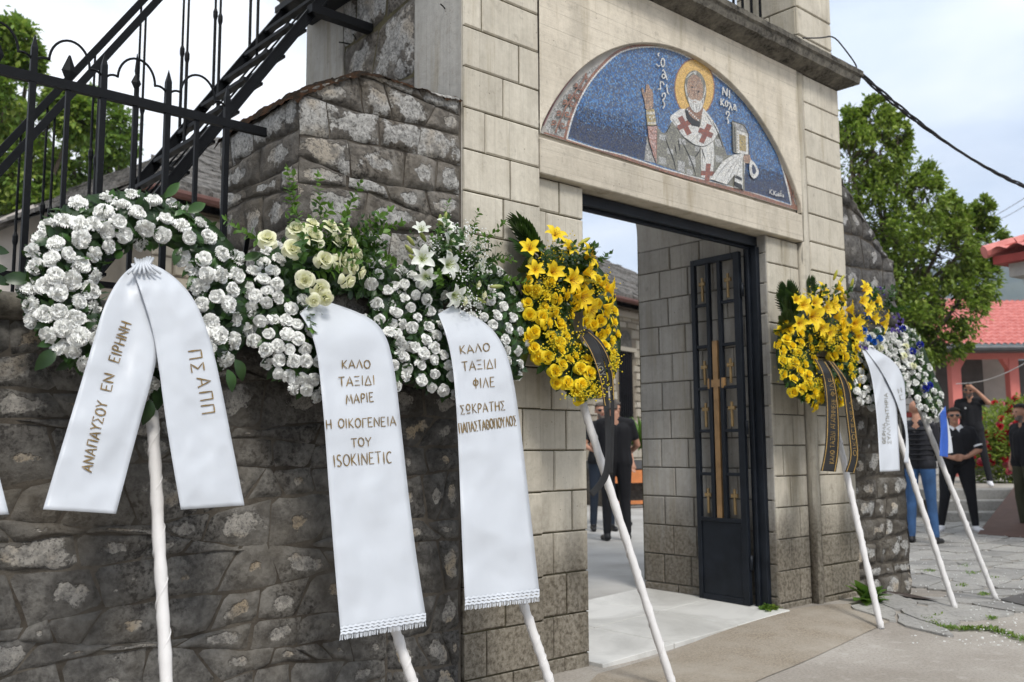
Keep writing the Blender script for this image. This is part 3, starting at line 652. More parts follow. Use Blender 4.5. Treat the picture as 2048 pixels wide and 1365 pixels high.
# ================================================================== GATE LEAF AND FRAME
gt = empty('iron_gate', (5.8, 3.95, .05), 0, 'open blue black iron gate leaf with small brass crosses and a tall wooden cross', 'gate')
def gate():
    # fixed frame against the jamb and under the lintel
    mb = MB(); mb.box((5.845, 3.845, .02), (5.889, 3.955, 2.66)); mb.box((5.825, 3.90, .02), (5.845, 3.925, 2.66)); mb.build('frame_post', M['gate'], gt, bevel=.004)
    mb = MB(); mb.box((3.98, 3.86, 2.665), (5.889, 3.955, 2.735)); mb.box((3.98, 3.90, 2.645), (5.889, 3.925, 2.665)); mb.build('frame_head', M['gate'], gt, bevel=.004)
    mb = MB(); mb.box((3.981, 3.90, .02), (4.0, 3.95, 2.60)); mb.build('frame_post', M['gate'], gt)
    H0 = Vector((5.812, 3.962, 0)); F0 = Vector((5.846, 4.425, 0)); u = (F0-H0).normalized(); W_ = (F0-H0).length
    nn = Vector((-u.y, u.x, 0))   # towards the opening
    z0, zp, z1 = .105, .70, (onY(1487, 492, H0.y).z+onY(1387, 537, F0.y).z)/2; th = .035
    def piece(name, s0, s1, za, zb, mat, t=th, off=0, bevel=.003):
        mb = MB(); o = H0+u*s0+nn*(off-t/2); o.z = za; mb.obox(o, u*(s1-s0), nn*t, (0, 0, zb-za)); return mb.build(name, mat, gt, bevel=bevel)
    piece('leaf_stile', 0, .055, z0, z1, M['gate']); piece('leaf_stile', W_-.04, W_, z0, z1, M['gate'])
    piece('leaf_rail', .055, W_-.04, z1-.045, z1, M['gate']); piece('leaf_rail', .055, W_-.04, zp-.03, zp, M['gate']); piece('leaf_rail', .055, W_-.04, z0, z0+.04, M['gate'])
    piece('kick_panel', .055, W_-.04, z0+.04, zp-.03, M['gate'], t=.014)
    a0, a1, b0, b1 = .055, .055+(W_-.095)*.33, .055+(W_-.095)*.66, W_-.04
    piece('leaf_bar', a1, a1+.032, zp, z1-.045, M['gate']); piece('leaf_bar', b0-.012, b0+.02, zp, z1-.045, M['gate'])
    hz = [zp+(z1-zp-.04)*k/6 for k in range(7)]
    for k in range(1, 6):
        piece('leaf_bar', .055, a1, hz[k]-.012, hz[k]+.012, M['gate'], t=.025); piece('leaf_bar', b0+.02, b1, hz[k]-.012, hz[k]+.012, M['gate'], t=.025)
    def cross(cs, za, zb, w, mat, name, t=.012, arm=.68):
        mb = MB(); o = H0+u*(cs-w/2)+nn*(.0-t/2); o.z = za; mb.obox(o, u*w, nn*t, (0, 0, zb-za))
        zc = za+(zb-za)*arm; aw = w*3.1; o = H0+u*(cs-aw/2)+nn*(.0-t/2-.0015); o.z = zc; mb.obox(o, u*aw, nn*(t+.003), (0, 0, w*1.3))
        for q in (-1, 1):
            o = H0+u*(cs+q*aw/2-w*.2)+nn*(-t/2-.003); o.z = zc-w*.25; mb.obox(o, u*w*.4, nn*(t+.006), (0, 0, w*1.8))
        mb.build(name, mat, gt)
    for k in (0, 2, 3.999 if False else 4, 5):
        pass
    for k in (0, 2, 5):
        cross((a0+a1)/2, hz[k]+.03, hz[k]+.21, .016, M['gold'], 'small_cross'); cross((b0+b1)/2, hz[k]+.03, hz[k]+.21, .016, M['gold'], 'small_cross')
    for k in (3,):
        cross((a0+a1)/2, hz[k]+.03, hz[k]+.21, .016, M['gold'], 'small_cross'); cross((b0+b1)/2, hz[k]+.03, hz[k]+.21, .016, M['gold'], 'small_cross')
    cross((a1+b0)/2+.012, zp, 2.0, .042, M['wood'], 'tall_cross', t=.03, arm=.735)
    for z in (.4, 1.35, 2.35):
        mb = MB(); mb.tube([(H0.x, H0.y-.012, z-.05), (H0.x, H0.y-.012, z+.05)], .012, 8); mb.build('hinge', M['gate'], gt, smooth=True)
    mb = MB(); p = H0+u*.14-nn*.01; mb.tube([p+Vector((0, 0, .33)), p-nn*.012+Vector((0, 0, .33))], .014, 10); mb.build('lock_boss', M['gold'], gt)
gate()
# ================================================================== MOSAIC
def m_tess(name, cols, sc=90, grout=(.10, .10, .10), dist=.02):
    """small square-ish glass tesserae, each with its own tone"""
    t = NT(name); p = t.pos((1, .02, 1)); 
    w = t.N.new('ShaderNodeTexVoronoi'); w.inputs['Scale'].default_value = sc; w.distance = 'CHEBYCHEV'; w.inputs['Randomness'].default_value = .55; t.L.new(p, w.inputs['Vector'])
    e = t.N.new('ShaderNodeTexVoronoi'); e.feature = 'DISTANCE_TO_EDGE'; e.inputs['Scale'].default_value = sc; e.inputs['Randomness'].default_value = .55; t.L.new(p, e.inputs['Vector'])
    s = t.sep(w.outputs['Color']); n = len(cols)
    stops = [(i/n, c) for i, c in enumerate(cols)]
    r = t.ramp(s[0], stops)
    for nd in t.N:
        if nd.type == 'VALTORGB': nd.color_ramp.interpolation = 'CONSTANT'
    g = t.ramp(e.outputs['Distance'], [(.03, 1.), (.09, 0.)]); t.col(t.mix(t.math('MULTIPLY', g, .8), r, grout))
    t.bump(e.outputs['Distance'], .25, .003); t.set(.35, 0, .4); return t.mat
TM = {
 'sky': m_tess('mid blue tesserae', [(.035, .10, .27), (.06, .17, .38), (.10, .25, .50), (.045, .08, .17), (.03, .13, .34), (.16, .24, .34), (.07, .20, .45), (.10, .13, .20), (.02, .07, .20)]),
 'navy': m_tess('navy tesserae', [(.012, .024, .07), (.018, .035, .095), (.022, .045, .12), (.012, .02, .055)]),
 'gold': m_tess('gold tesserae', [(.62, .39, .11), (.70, .46, .15), (.56, .34, .09), (.66, .43, .16)], grout=(.3, .2, .08)),
 'white': m_tess('white tesserae', [(.62, .62, .60), (.72, .71, .68), (.55, .56, .55), (.66, .64, .58)], grout=(.25, .24, .22)),
 'red': m_tess('brick red tesserae', [(.25, .07, .045), (.31, .10, .06), (.22, .06, .04)]),
 'brown': m_tess('brown tesserae', [(.28, .12, .07), (.34, .16, .10), (.22, .095, .06)]),
 'grey': m_tess('grey tesserae', [(.33, .33, .30), (.42, .41, .39), (.27, .26, .24), (.48, .47, .45)]),
 'robe': m_tess('olive grey tesserae', [(.20, .195, .15), (.24, .23, .18), (.17, .165, .13), (.27, .26, .21)]),
 'robe2': m_tess('pale grey tesserae', [(.42, .42, .40), (.48, .48, .46), (.36, .36, .34)]),
 'skin': m_tess('flesh tesserae', [(.43, .28, .19), (.36, .23, .15), (.48, .34, .25), (.30, .19, .12)]),
 'skin2': m_tess('shadow flesh tesserae', [(.24, .12, .075), (.29, .15, .09), (.33, .19, .12)]),
 'black': m_tess('black tesserae', [(.02, .02, .022), (.035, .035, .035)], grout=(.03, .03, .03)),
 'pink': m_tess('rose tesserae', [(.52, .33, .29), (.58, .40, .35), (.47, .28, .24)]),
 'ochre': m_tess('ochre tesserae', [(.42, .31, .10), (.33, .26, .12), (.50, .40, .2)]),
}
M['cem'] = plain('grey cement band', (.36, .34, .31), .9, 0, .12, 9, .3)
M['purple'] = plain('faded purple line', (.25, .14, .14), .9, 0, .25, 9, .3)
mo = empty('mosaic', (4.95, FY, 2.97), 0, 'half round mosaic of a bearded bishop with gold halo on a blue ground', 'mosaic')
MY = FY+.040
def mq(u, v): return (1080+.27833*u, 60+.27833*v)        # close-up grid
layer = [0]
def mface(name, pts, mat, h=None, parent=None, grid=mq):
    """a flat area of tesserae, a few millimetres thick, outline given on the photo grid and laid into the wall plane"""
    layer[0] += 1; y = MY-.004-.00008*layer[0]
    P = [onY(*(grid(*p) if grid else p), MY) for p in pts]
    P = [(p.x, p.z) for p in P]
    ar = sum(a[0]*b[1]-b[0]*a[1] for a, b in zip(P, P[1:]+P[:1]))
    if ar < 0: P = P[::-1]
    bm = bmesh.new(); top = [bm.verts.new((x, y, z)) for x, z in P]; bot = [bm.verts.new((x, y+.0012 if layer[0] > 4 else MY, z)) for x, z in P]
    f = bm.faces.new(top); n = len(P)
    for i in range(n): bm.faces.new((top[i], bot[i], bot[(i+1) % n], top[(i+1) % n]))
    bm.normal_update(); bmesh.ops.triangulate(bm, faces=[f]); bm.normal_update()
    me = bpy.data.meshes.new(name); bm.to_mesh(me); bm.free(); return link(name, me, parent or mo, mat)
def smoothp(pts, it=2, closed=True):
    for _ in range(it):
        q = []; n = len(pts)
        for i in range(n if closed else n-1):
            a, b = pts[i], pts[(i+1) % n]; q += [(a[0]*.75+b[0]*.25, a[1]*.75+b[1]*.25), (a[0]*.25+b[0]*.75, a[1]*.25+b[1]*.75)]
        pts = q if closed else [pts[0]]+q+[pts[-1]]
    return pts
def mline(name, pts, w, mat, parent=None, sm=2, taper=False):
    """a row of tesserae along a path"""
    pts = smoothp(pts, sm, False) if sm else pts; L_, R_ = [], []
    for i, p in enumerate(pts):
        a, b = pts[max(i-1, 0)], pts[min(i+1, len(pts)-1)]; dx, dy = b[0]-a[0], b[1]-a[1]; l = math.hypot(dx, dy) or 1
        k = w/2*(math.sin(PI*min(max(i/(len(pts)-1), .12), .88)) if taper else 1); L_.append((p[0]-dy/l*k, p[1]+dx/l*k)); R_.append((p[0]+dy/l*k, p[1]-dx/l*k))
    return mface(name, L_+R_[::-1], mat, parent=parent)
def strokes(name, sts, w, mat, parent, grid=mq):
    layer[0] += 1; y = MY-.004-.00008*layer[0]; mb = MB()
    for pts in sts:
        for i, p in enumerate(pts[:-1]):
            q = pts[i+1]; dx, dy = q[0]-p[0], q[1]-p[1]; l = math.hypot(dx, dy) or 1; ex, ey = dx/l*w*.35, dy/l*w*.35
            c = [(p[0]-ex-dy/l*w/2, p[1]-ey+dx/l*w/2), (q[0]+ex-dy/l*w/2, q[1]+ey+dx/l*w/2), (q[0]+ex+dy/l*w/2, q[1]+ey-dx/l*w/2), (p[0]-ex+dy/l*w/2, p[1]-ey-dx/l*w/2)]
            v = [onY(*grid(*k), MY) for k in c]; t = .00002*i
            mb.add([(k.x, y-t, k.z) for k in v]+[(k.x, y+.001, k.z) for k in v], [(3, 2, 1, 0), (0, 1, 5, 4), (1, 2, 6, 5), (2, 3, 7, 6), (3, 0, 4, 7)])
    return mb.build(name, mat, parent)
def arcpts(cu, cv, ru, rv, a0, a1, n=16): return [(cu+ru*math.cos(math.radians(a0+(a1-a0)*i/n)), cv+rv*math.sin(math.radians(a0+(a1-a0)*i/n))) for i in range(n+1)]
def mosaic():
    outer = smoothp([(0, 735), (60, 590), (150, 430), (300, 265), (450, 150), (600, 85), (760, 62), (900, 75), (1080, 135), (1250, 240), (1400, 370), (1530, 530), (1650, 740), (1760, 960), (1850, 1170), (1905, 1310), (1905, 1320), (0, 745)], 2)
    mface('cement_band', outer, M['cem'])
    mline('painted_line', [(20, 690), (110, 500), (260, 300), (430, 150), (600, 85), (820, 68)], 9, M['purple'])
    scroll = [(20, 735), (70, 610), (200, 430), (340, 300), (430, 240), (420, 300), (330, 440), (250, 600), (200, 775), (190, 795)]
    mface('scroll_band', smoothp(scroll, 1), TM['grey'])
    scr = [(1790, 1245), (1750, 1060), (1690, 880), (1600, 700), (1660, 740), (1760, 960), (1840, 1150), (1890, 1290), (1860, 1290)]
    mface('scroll_band', smoothp(scr, 1), TM['grey'])
    bl = smoothp([(193, 782), (225, 650), (270, 535), (330, 420), (395, 330), (465, 255), (530, 195), (600, 155), (700, 132), (800, 126), (880, 134), (960, 156), (1060, 200), (1160, 262), (1290, 355), (1400, 450), (1500, 565), (1600, 695), (1660, 800), (1710, 910), (1760, 1080), (1800, 1258)], 1, False)
    def off(pts, d):
        o = []
        for i, p in enumerate(pts):
            a, b = pts[max(0, i-1)], pts[min(len(pts)-1, i+1)]; dx, dy = b[0]-a[0], b[1]-a[1]; l = math.hypot(dx, dy); o.append((p[0]+dy/l*d, p[1]-dx/l*d))
        return o
    base = [(1800, 1258), (1500, 1160), (1200, 1080), (900, 1000), (600, 900), (400, 850), (193, 782)]
    mface('border', off(bl, 28)+[(1890, 1310), (1700, 1255), (1400, 1165), (1000, 1060), (600, 930), (190, 800), (20, 745), (25, 735), (190, 782)], TM['brown'])
    mface('border', off(bl, 9)+[(1798, 1262), (1500, 1166), (1200, 1088), (900, 1008), (600, 908), (400, 858), (190, 790)], TM['white'])
    mface('blue_ground', off(bl, -2)+base[1:-1], TM['sky'])
    nv = [(200, 770), (240, 620), (255, 585)]+[(300, 560), (420, 590), (520, 630), (640, 665), (700, 690), (760, 690), (780, 940), (760, 945), (600, 893), (400, 843)]
    mface('night_ground', nv, TM['navy'])
    mface('night_ground', [(1440, 1150), (1445, 960), (1500, 985), (1600, 1000), (1700, 1025), (1745, 1050), (1770, 1130), (1795, 1250), (1600, 1188)], TM['navy'])
    r = random.Random(6); mb = MB(); y = MY-.0062      # stray light tesserae where the two blues blend
    for q in range(1100):
        if r.random() < .7: u = r.uniform(260, 760); v = 560+(u-260)*.28+r.gauss(30, 42)
        else: u = r.uniform(1460, 1740); v = 985+(u-1460)*.2+r.gauss(20, 35)
        a = onY(*mq(u, v), MY); s_ = .0042; y = MY-.0062-q*.0000012
        mb.add([(a.x-s_, y, a.z-s_), (a.x+s_, y, a.z-s_), (a.x+s_, y, a.z+s_), (a.x-s_, y, a.z+s_)], [(0, 1, 2, 3)])
    mb.build('stray_tesserae', TM['sky'], mo)['kind'] = 'stuff'
    # halo
    mface('halo', arcpts(1106, 420, 146, 212, -90, 270, 48), TM['brown']); mface('halo', arcpts(1106, 420, 138, 203, -90, 270, 48), TM['gold'])
    # robe
    robe = [(895, 745), (935, 670), (1000, 600), (1100, 560), (1190, 590), (1240, 650), (1290, 760), (1340, 900), (1400, 905), (1450, 960), (1462, 1155), (1280, 1095), (1060, 1045), (825, 962), (835, 690), (870, 740)]
    mface('robe', robe, TM['robe'])
    mface('robe', [(745, 940), (765, 760), (790, 860), (826, 960)], TM['grey'])
    for q in ([(855, 750), (905, 760), (900, 800), (850, 790)], [(905, 850), (950, 860), (955, 900), (910, 890)], [(850, 910), (900, 925), (905, 975), (850, 960)], [(990, 780), (1040, 790), (1045, 830), (990, 820)], [(985, 940), (1035, 950), (1035, 1030), (985, 1015)], [(1060, 900), (1110, 915), (1115, 990), (1065, 975)], [(1250, 780), (1300, 795), (1305, 850), (1255, 835)], [(1255, 900), (1310, 915), (1310, 960), (1260, 950)], [(1050, 1000), (1095, 1012), (1095, 1050), (1050, 1040)], [(1110, 820), (1140, 830), (1140, 880), (1110, 870)]):
        mface('robe_check', q, TM['robe2'])
    # stole: two bands meeting in a V and hanging down the front
    mface('stole', [(935, 620), (1000, 572), (1040, 570), (1105, 650), (1150, 740), (1160, 830), (1110, 830), (1060, 790), (1010, 760), (975, 700), (930, 645)], TM['white'])
    mface('stole', [(1165, 560), (1215, 620), (1262, 690), (1280, 735), (1240, 800), (1190, 842), (1120, 830), (1060, 780), (1110, 740), (1150, 690)], TM['white'])
    mface('stole', [(1150, 838), (1240, 800), (1248, 900), (1240, 1000), (1235, 1085), (1155, 1060)], TM['white'])
    def cross(c, a, l, w, ar):
        ca, sa = math.cos(math.radians(a)), math.sin(math.radians(a))
        P = [(-w, -l), (w, -l), (w, -ar-w), (l*.75, -ar-w), (l*.75, -ar+w), (w, -ar+w), (w, l), (-w, l), (-w, -ar+w), (-l*.75, -ar+w), (-l*.75, -ar-w), (-w, -ar-w)]
        mface('cross', [(c[0]+x*ca-y*sa, c[1]+x*sa+y*ca) for x, y in P], TM['red'])
    cross((1035, 690), -28, 72, 19, 6); cross((1183, 748), 24, 72, 19, 6); cross((1200, 1025), 4, 62, 17, -8)
    for q in ([(975, 700), (1030, 780), (1110, 835), (1180, 845), (1240, 800)], [(895, 775), (920, 850), (955, 930), (970, 1005)], [(1010, 800), (1060, 890), (1095, 980), (1115, 1050)], [(965, 830), (975, 900)], [(990, 790), (1000, 870)], [(1150, 850), (1130, 890), (1105, 920)], [(1235, 660), (1285, 770), (1310, 850)], [(900, 745), (935, 680)], [(1155, 850), (1180, 930)]):
        mline('fold_line', q, 7, TM['black'], taper=True)
    for q in ([(945, 640), (985, 700)], [(1080, 800), (1150, 740)], [(1190, 610), (1240, 690)], [(1160, 880), (1165, 1000)], [(1225, 860), (1222, 990)]): mline('fold_line', q, 5, TM['grey'], taper=True)
    # neck, collar, head
    mface('neck', [(1050, 560), (1060, 620), (1110, 665), (1150, 640), (1168, 560), (1110, 540)], TM['skin2'])
    mface('collar', [(1048, 560), (1065, 610), (1100, 645), (1145, 665), (1140, 700), (1085, 690), (1048, 640), (1035, 585)], TM['black'])
    for i in range(7): a = (1052+i*13, 575+i*12.5); mface('bead', [(a[0]-5, a[1]-5), (a[0]+5, a[1]-5), (a[0]+5, a[1]+6), (a[0]-5, a[1]+6)], TM['white'])
    mface('hair', smoothp([(1030, 400), (1040, 340), (1070, 302), (1110, 290), (1150, 315), (1180, 370), (1190, 430), (1185, 490), (1160, 560), (1120, 595), (1085, 570), (1055, 520), (1035, 460)], 2), TM['robe'])
    mface('face', smoothp([(1048, 410), (1060, 350), (1100, 318), (1145, 345), (1165, 400), (1165, 470), (1150, 540), (1110, 565), (1075, 530), (1055, 470)], 2), TM['skin'])
    for q in ([(1062, 385), (1085, 372), (1105, 380)], [(1070, 410), (1090, 402), (1102, 412)], [(1118, 425), (1138, 418), (1156, 430)], [(1112, 445), (1130, 438), (1148, 450)], [(1105, 400), (1103, 450), (1095, 480), (1112, 485)], [(1088, 520), (1105, 512), (1120, 524)]):
        mline('feature_line', q, 6, TM['skin2'], taper=True)
    for q in ([(1066, 355), (1110, 345), (1150, 370)], [(1075, 340), (1110, 330), (1140, 345)]): mline('feature_line', q, 4, TM['skin2'], taper=True)
    for c in ((1087, 415), (1132, 448)): mface('eye', arcpts(*c, 6, 6, 0, 330, 8), TM['black'])
    mface('beard', smoothp([(1055, 480), (1070, 500), (1090, 508), (1108, 500), (1125, 512), (1150, 515), (1170, 480), (1168, 545), (1140, 590), (1110, 600), (1080, 575), (1062, 530)], 2), TM['white'])
    mline('mouth', [(1088, 523), (1102, 518), (1116, 527)], 6, TM['skin2'])
    for q in ([(1075, 510), (1080, 560)], [(1095, 535), (1098, 590)], [(1115, 535), (1118, 592)], [(1140, 530), (1138, 580)], [(1160, 500), (1158, 545)]): mline('beard_line', q, 4, TM['grey'], taper=True)
    for q in ([(1036, 390), (1042, 440), (1050, 480)], [(1098, 300), (1105, 325)], [(1112, 298), (1110, 325)], [(1180, 400), (1178, 450), (1165, 490)], [(1045, 350), (1070, 320), (1095, 308)]): mline('hair_line', q, 7, TM['white'], taper=True)
    # raised hand with cuff and sleeve
    mface('hand', smoothp([(748, 580), (745, 530), (735, 490), (722, 440), (720, 418), (732, 420), (745, 460), (752, 445), (750, 410), (760, 392), (775, 395), (785, 430), (798, 432), (802, 460), (806, 510), (808, 570)], 1), TM['skin'])
    for q in ([(728, 425), (740, 480), (750, 495)], [(765, 400), (768, 440), (760, 470)], [(780, 440), (785, 480), (770, 500)], [(752, 500), (765, 520), (785, 515)], [(800, 450), (803, 520)]): mline('finger_line', q, 5, TM['skin2'], taper=True)
    mface('cuff', [(752, 580), (812, 572), (828, 690), (762, 690)], TM['ochre'])
    for k in range(6):
        mface('bead', [(757+k*10, 592), (764+k*10, 592), (764+k*10, 612), (757+k*10, 612)], TM['white']); mface('bead', [(765+k*10.5, 665), (772+k*10.5, 665), (772+k*10.5, 684), (765+k*10.5, 684)], TM['white'])
    for k in range(3): mface('bead', [(775+k*14, 625+k % 2*12), (783+k*14, 625+k % 2*12), (783+k*14, 640+k % 2*12), (775+k*14, 640+k % 2*12)], TM['white'])
    mface('sleeve', [(762, 694), (832, 692), (826, 960), (800, 890), (775, 800)], TM['pink'])
    for q in ([(765, 700), (800, 760), (820, 750)], [(770, 780), (800, 800), (825, 790)], [(785, 830), (810, 880), (822, 945)], [(830, 695), (828, 800), (822, 955)], [(765, 700), (772, 790), (800, 880)], [(775, 740), (810, 715)]): mline('fold_line', q, 6, TM['brown'], taper=True)
    mline('fold_line', [(756, 690), (795, 697), (830, 690)], 7, TM['black'])
    # book and cloth
    mface('book', [(1368, 655), (1460, 685), (1492, 760), (1490, 905), (1395, 890), (1375, 880)], TM['robe']); mface('book', [(1376, 668), (1452, 694), (1478, 745), (1405, 722)], TM['grey'])
    mface('book', [(1402, 725), (1482, 750), (1486, 900), (1404, 888)], TM['white']); mface('book', [(1420, 752), (1468, 766), (1470, 880), (1422, 870)], TM['ochre'])
    for q in ([(1372, 680), (1376, 780), (1378, 880)], [(1386, 700), (1390, 800), (1392, 885)], [(1370, 657), (1460, 688), (1490, 760), (1490, 900)]): mline('book_edge', q, 5, TM['black'])
    for k in range(8): mface('bead', [(1407, 740+k*18), (1414, 742+k*18), (1414, 750+k*18), (1407, 748+k*18)], TM['ochre'])
    mface('cloth', [(1212, 1075), (1300, 950), (1380, 900), (1450, 895), (1462, 960), (1452, 1150), (1385, 1135), (1390, 1040), (1330, 1115)], TM['white'])
    mface('cloth', [(1392, 1045), (1438, 1068), (1440, 1090), (1390, 1068)], TM['black']); mface('cloth', [(1386, 1092), (1440, 1118), (1442, 1150), (1386, 1130)], TM['black'])
    for q in ([(1250, 1070), (1320, 970), (1400, 915)], [(1300, 1090), (1350, 1000), (1410, 930)], [(1330, 1105), (1370, 1030), (1410, 940)], [(1440, 920), (1420, 990), (1395, 1060)]): mline('fold_line', q, 6, TM['grey'], taper=True)
    mline('cloth_edge', [(1448, 930), (1450, 1050), (1452, 1155)], 12, TM['robe'])
    mface('hand', smoothp([(1450, 905), (1490, 895), (1505, 930), (1500, 960), (1465, 965), (1448, 940)], 1), TM['skin'])
    for k in range(3): mline('finger_line', [(1462+k*12, 905), (1466+k*12, 955)], 4, TM['skin2'])
    lp = smoothp([(1500, 930), (1530, 960), (1560, 1010), (1558, 1050), (1525, 1078), (1498, 1050), (1490, 990)], 2)
    mface('cloth_loop', lp, TM['white']); mface('cloth_loop', [(1525+(x-1525)*.45, 1005+(y-1005)*.55) for x, y in lp], TM['navy'])
    # scrolls of leaves in the side bands
    def curl(cu, cv, r, a, sgn): return [(cu+r*(1-k/22)*math.cos(a+sgn*k*.33), cv+r*(1-k/22)*math.sin(a+sgn*k*.33)) for k in range(17)]
    sts = [smoothp([(100, 745), (115, 690), (150, 620), (170, 560), (215, 500), (245, 440), (290, 390), (320, 320)], 2, False)]
    for i, (u, v, r_) in enumerate([(150, 690, 26), (85, 668, 20), (185, 610, 24), (120, 600, 20), (220, 535, 22), (165, 520, 18), (255, 480, 20), (200, 480, 15), (280, 420, 16), (245, 400, 13), (318, 345, 12)]): sts.append(curl(u, v, r_, 2.2 if i % 2 else .6, 1 if i % 2 == 0 else -1))
    strokes('scroll', sts, 11, TM['brown'], mo)
    sts = [smoothp([(1800, 1250), (1815, 1160), (1780, 1060), (1750, 960), (1715, 880), (1690, 800)], 2, False)]
    for i, (u, v, r_) in enumerate([(1838, 1210, 17), (1805, 1200, 14), (1825, 1130, 17), (1790, 1080, 13), (1780, 1010, 15), (1755, 940, 13), (1735, 870, 12)]): sts.append(curl(u, v, r_, 2.2 if i % 2 else .6, 1 if i % 2 == 0 else -1))
    strokes('scroll', sts, 6, TM['brown'], mo)
    # inscription
    sts = [[(843, 172), (835, 182), (840, 192)], arcpts(870, 240, 12, 30, 0, 360, 14), [(826, 252), (832, 262)], [(838, 268), (846, 262)],
           [(868, 300), (875, 292), (888, 320), (900, 362)], arcpts(876, 338, 12, 15, 0, 360, 10), [(836, 430), (854, 430), (852, 378), (870, 380), (878, 398)],
           [(898, 400), (903, 452), (912, 466)], smoothp([(866, 482), (866, 464), (884, 458), (890, 478), (880, 500), (868, 512), (880, 530), (884, 548), (872, 568)], 1, False),
           [(1300, 470), (1302, 420), (1330, 478), (1332, 430)], [(1348, 440), (1350, 482)], [(1345, 490), (1350, 492)],
           [(1288, 500), (1288, 545)], [(1308, 505), (1290, 525), (1310, 552)], arcpts(1328, 535, 9, 20, 0, 360, 12), [(1345, 528), (1352, 530), (1368, 582)], [(1356, 552), (1344, 578)],
           [(1380, 545), (1388, 540), (1400, 585)], arcpts(1388, 566, 9, 11, 0, 360, 10),
           smoothp([(1327, 612), (1326, 594), (1342, 590), (1350, 606), (1340, 628), (1330, 642), (1342, 656), (1338, 676)], 1, False)]
    tag(strokes('inscription', sts, 8, TM['white'], mo), kind='stuff')
    sg = [[(1640, 1150), (1638, 1180)], [(1655, 1152), (1640, 1168), (1655, 1186)], [(1660, 1184), (1661, 1187)], [(1668, 1160), (1666, 1192)], [(1682, 1164), (1668, 1176), (1682, 1196)], arcpts(1690, 1190, 6, 8, 0, 360, 8),
          [(1700, 1172), (1702, 1202)], arcpts(1710, 1190, 5, 8, 40, 330, 8), [(1718, 1172), (1718, 1200)], [(1713, 1180), (1724, 1182)], [(1716, 1164), (1722, 1160)], arcpts(1731, 1196, 5, 7, 0, 360, 8), [(1737, 1188), (1738, 1206)]]
    tag(strokes('signature', sg, 4, TM['white'], mo), kind='stuff')
mosaic()
# ================================================================== FLOWERS
def rad_attr(me, vals):
    at = me.attributes.new('rad', 'FLOAT', 'POINT'); at.data.foreach_set('value', vals)
def petals(specs, nu=4, nv=3):
    """specs: (azimuth, tilt, r0, r1, halfwidth angle, ruffle, curl, z0); returns mesh data; flower axis is +Z, unit radius"""
    V, F, A = [], [], []
    r = random.Random(len(specs))
    for (az, tilt, r0, r1, wd, ruf, curl, z0, ph) in specs:
        b = len(V)
        for j in range(nv+1):
            t = j/nv; rr = r0+(r1-r0)*t
            for i in range(nu+1):
                s = i/nu*2-1; w = wd*(.35+.65*t**.6) ; a = az+s*w
                el = tilt - curl*t*t + (ruf*math.sin(s*11+ph)*t*t) - .10*abs(s)*t
                q = rr*(1-.10*s*s*t)
                V.append((q*math.cos(el)*math.cos(a), q*math.cos(el)*math.sin(a), z0+q*math.sin(el))); A.append(t)
        for j in range(nv):
            for i in range(nu):
                k = b+j*(nu+1)+i; F.append((k, k+1, k+nu+2, k+nu+1))
    return V, F, A
def mk(name, specs, mats, nu=4, nv=3, extra=None):
    V, F, A = petals(specs, nu, nv)
    mi = [0]*len(F)
    if extra:
        for (ev, ef, m_) in extra:
            n = len(V); V += ev; F += [tuple(i+n for i in f) for f in ef]; A += [1]*len(ev); mi += [m_]*len(ef)
    me = pymesh(name, V, F); rad_attr(me, A)
    for m_ in mats: me.materials.append(m_)
    me.polygons.foreach_set('material_index', mi); me.polygons.foreach_set('use_smooth', [True]*len(F)); me.update(); return me
M['pet_white'] = petal('white petals', (.93, .93, .90), (.91, .92, .84), .16, .04)
M['pet_cream'] = petal('cream rose petals', (.88, .87, .66), (.80, .80, .42), .30, .08)
M['pet_yellow'] = petal('yellow rose petals', (.95, .74, .03), (.92, .62, .015), .25, .08)
M['pet_lilyy'] = petal('yellow lily petals', (.95, .70, .03), (.92, .60, .02), .30, .08)
M['pet_lilyw'] = petal('white lily petals', (.88, .90, .82), (.60, .70, .32), .32, .06)
M['pet_blue'] = petal('dyed blue petals', (.01, .13, .55), (.01, .06, .30), .2, .2)
M['pet_navy'] = petal('royal blue petals', (.02, .03, .36), (.01, .02, .18), .2, .2)
M['pet_violet'] = petal('violet petals', (.22, .15, .50), (.15, .10, .35), .2, .2)
M['green'] = leafmat('wreath leaf', (.022, .058, .014), (.05, .12, .025), .22, .35)
M['green_d'] = leafmat('dark wreath leaf', (.012, .032, .010), (.028, .065, .016), .18, .35)
M['green_l'] = leafmat('young leaf', (.07, .16, .022), (.13, .24, .04), .35, .45)
M['bud'] = leafmat('lily bud', (.30, .38, .10), (.42, .44, .14), .2, .4)
M['budy'] = leafmat('yellow lily bud', (.52, .46, .04), (.40, .42, .06), .2, .4)
M['stamen'] = plain('stamen', (.40, .20, .02), .8)
def carnation(seed):
    r = random.Random(seed); sp = []
    for lay in range(6):
        n = (11, 10, 9, 7, 6, 4)[lay]
        el = (.05, .32, .60, .88, 1.14, 1.4)[lay]; R_ = (1, .97, .92, .84, .74, .62)[lay]
        for k in range(n):
            sp.append((2*PI*(k+r.random()*.7)/n+lay, el+r.uniform(-.2, .2), .28*R_, R_*r.uniform(.80, 1.12), .42+.05*lay, .18, r.uniform(-.2, .35), -.10, r.uniform(0, 6)))
    ib = MB(); ib.blob((0, 0, -.08), (.62, .62, .50), 2); core = (ib.v, ib.f, 0)  # filler added inside the bloom so gaps between petals show white, not dark
    cal = ([(0, 0, -.75), (.22, 0, -.2), (.07, .2, -.2), (-.18, .13, -.2), (-.18, -.13, -.2), (.07, -.2, -.2)], [(0, 2, 1), (0, 3, 2), (0, 4, 3), (0, 5, 4), (0, 1, 5)], 1)
    return sp, cal, core
CARN = {}
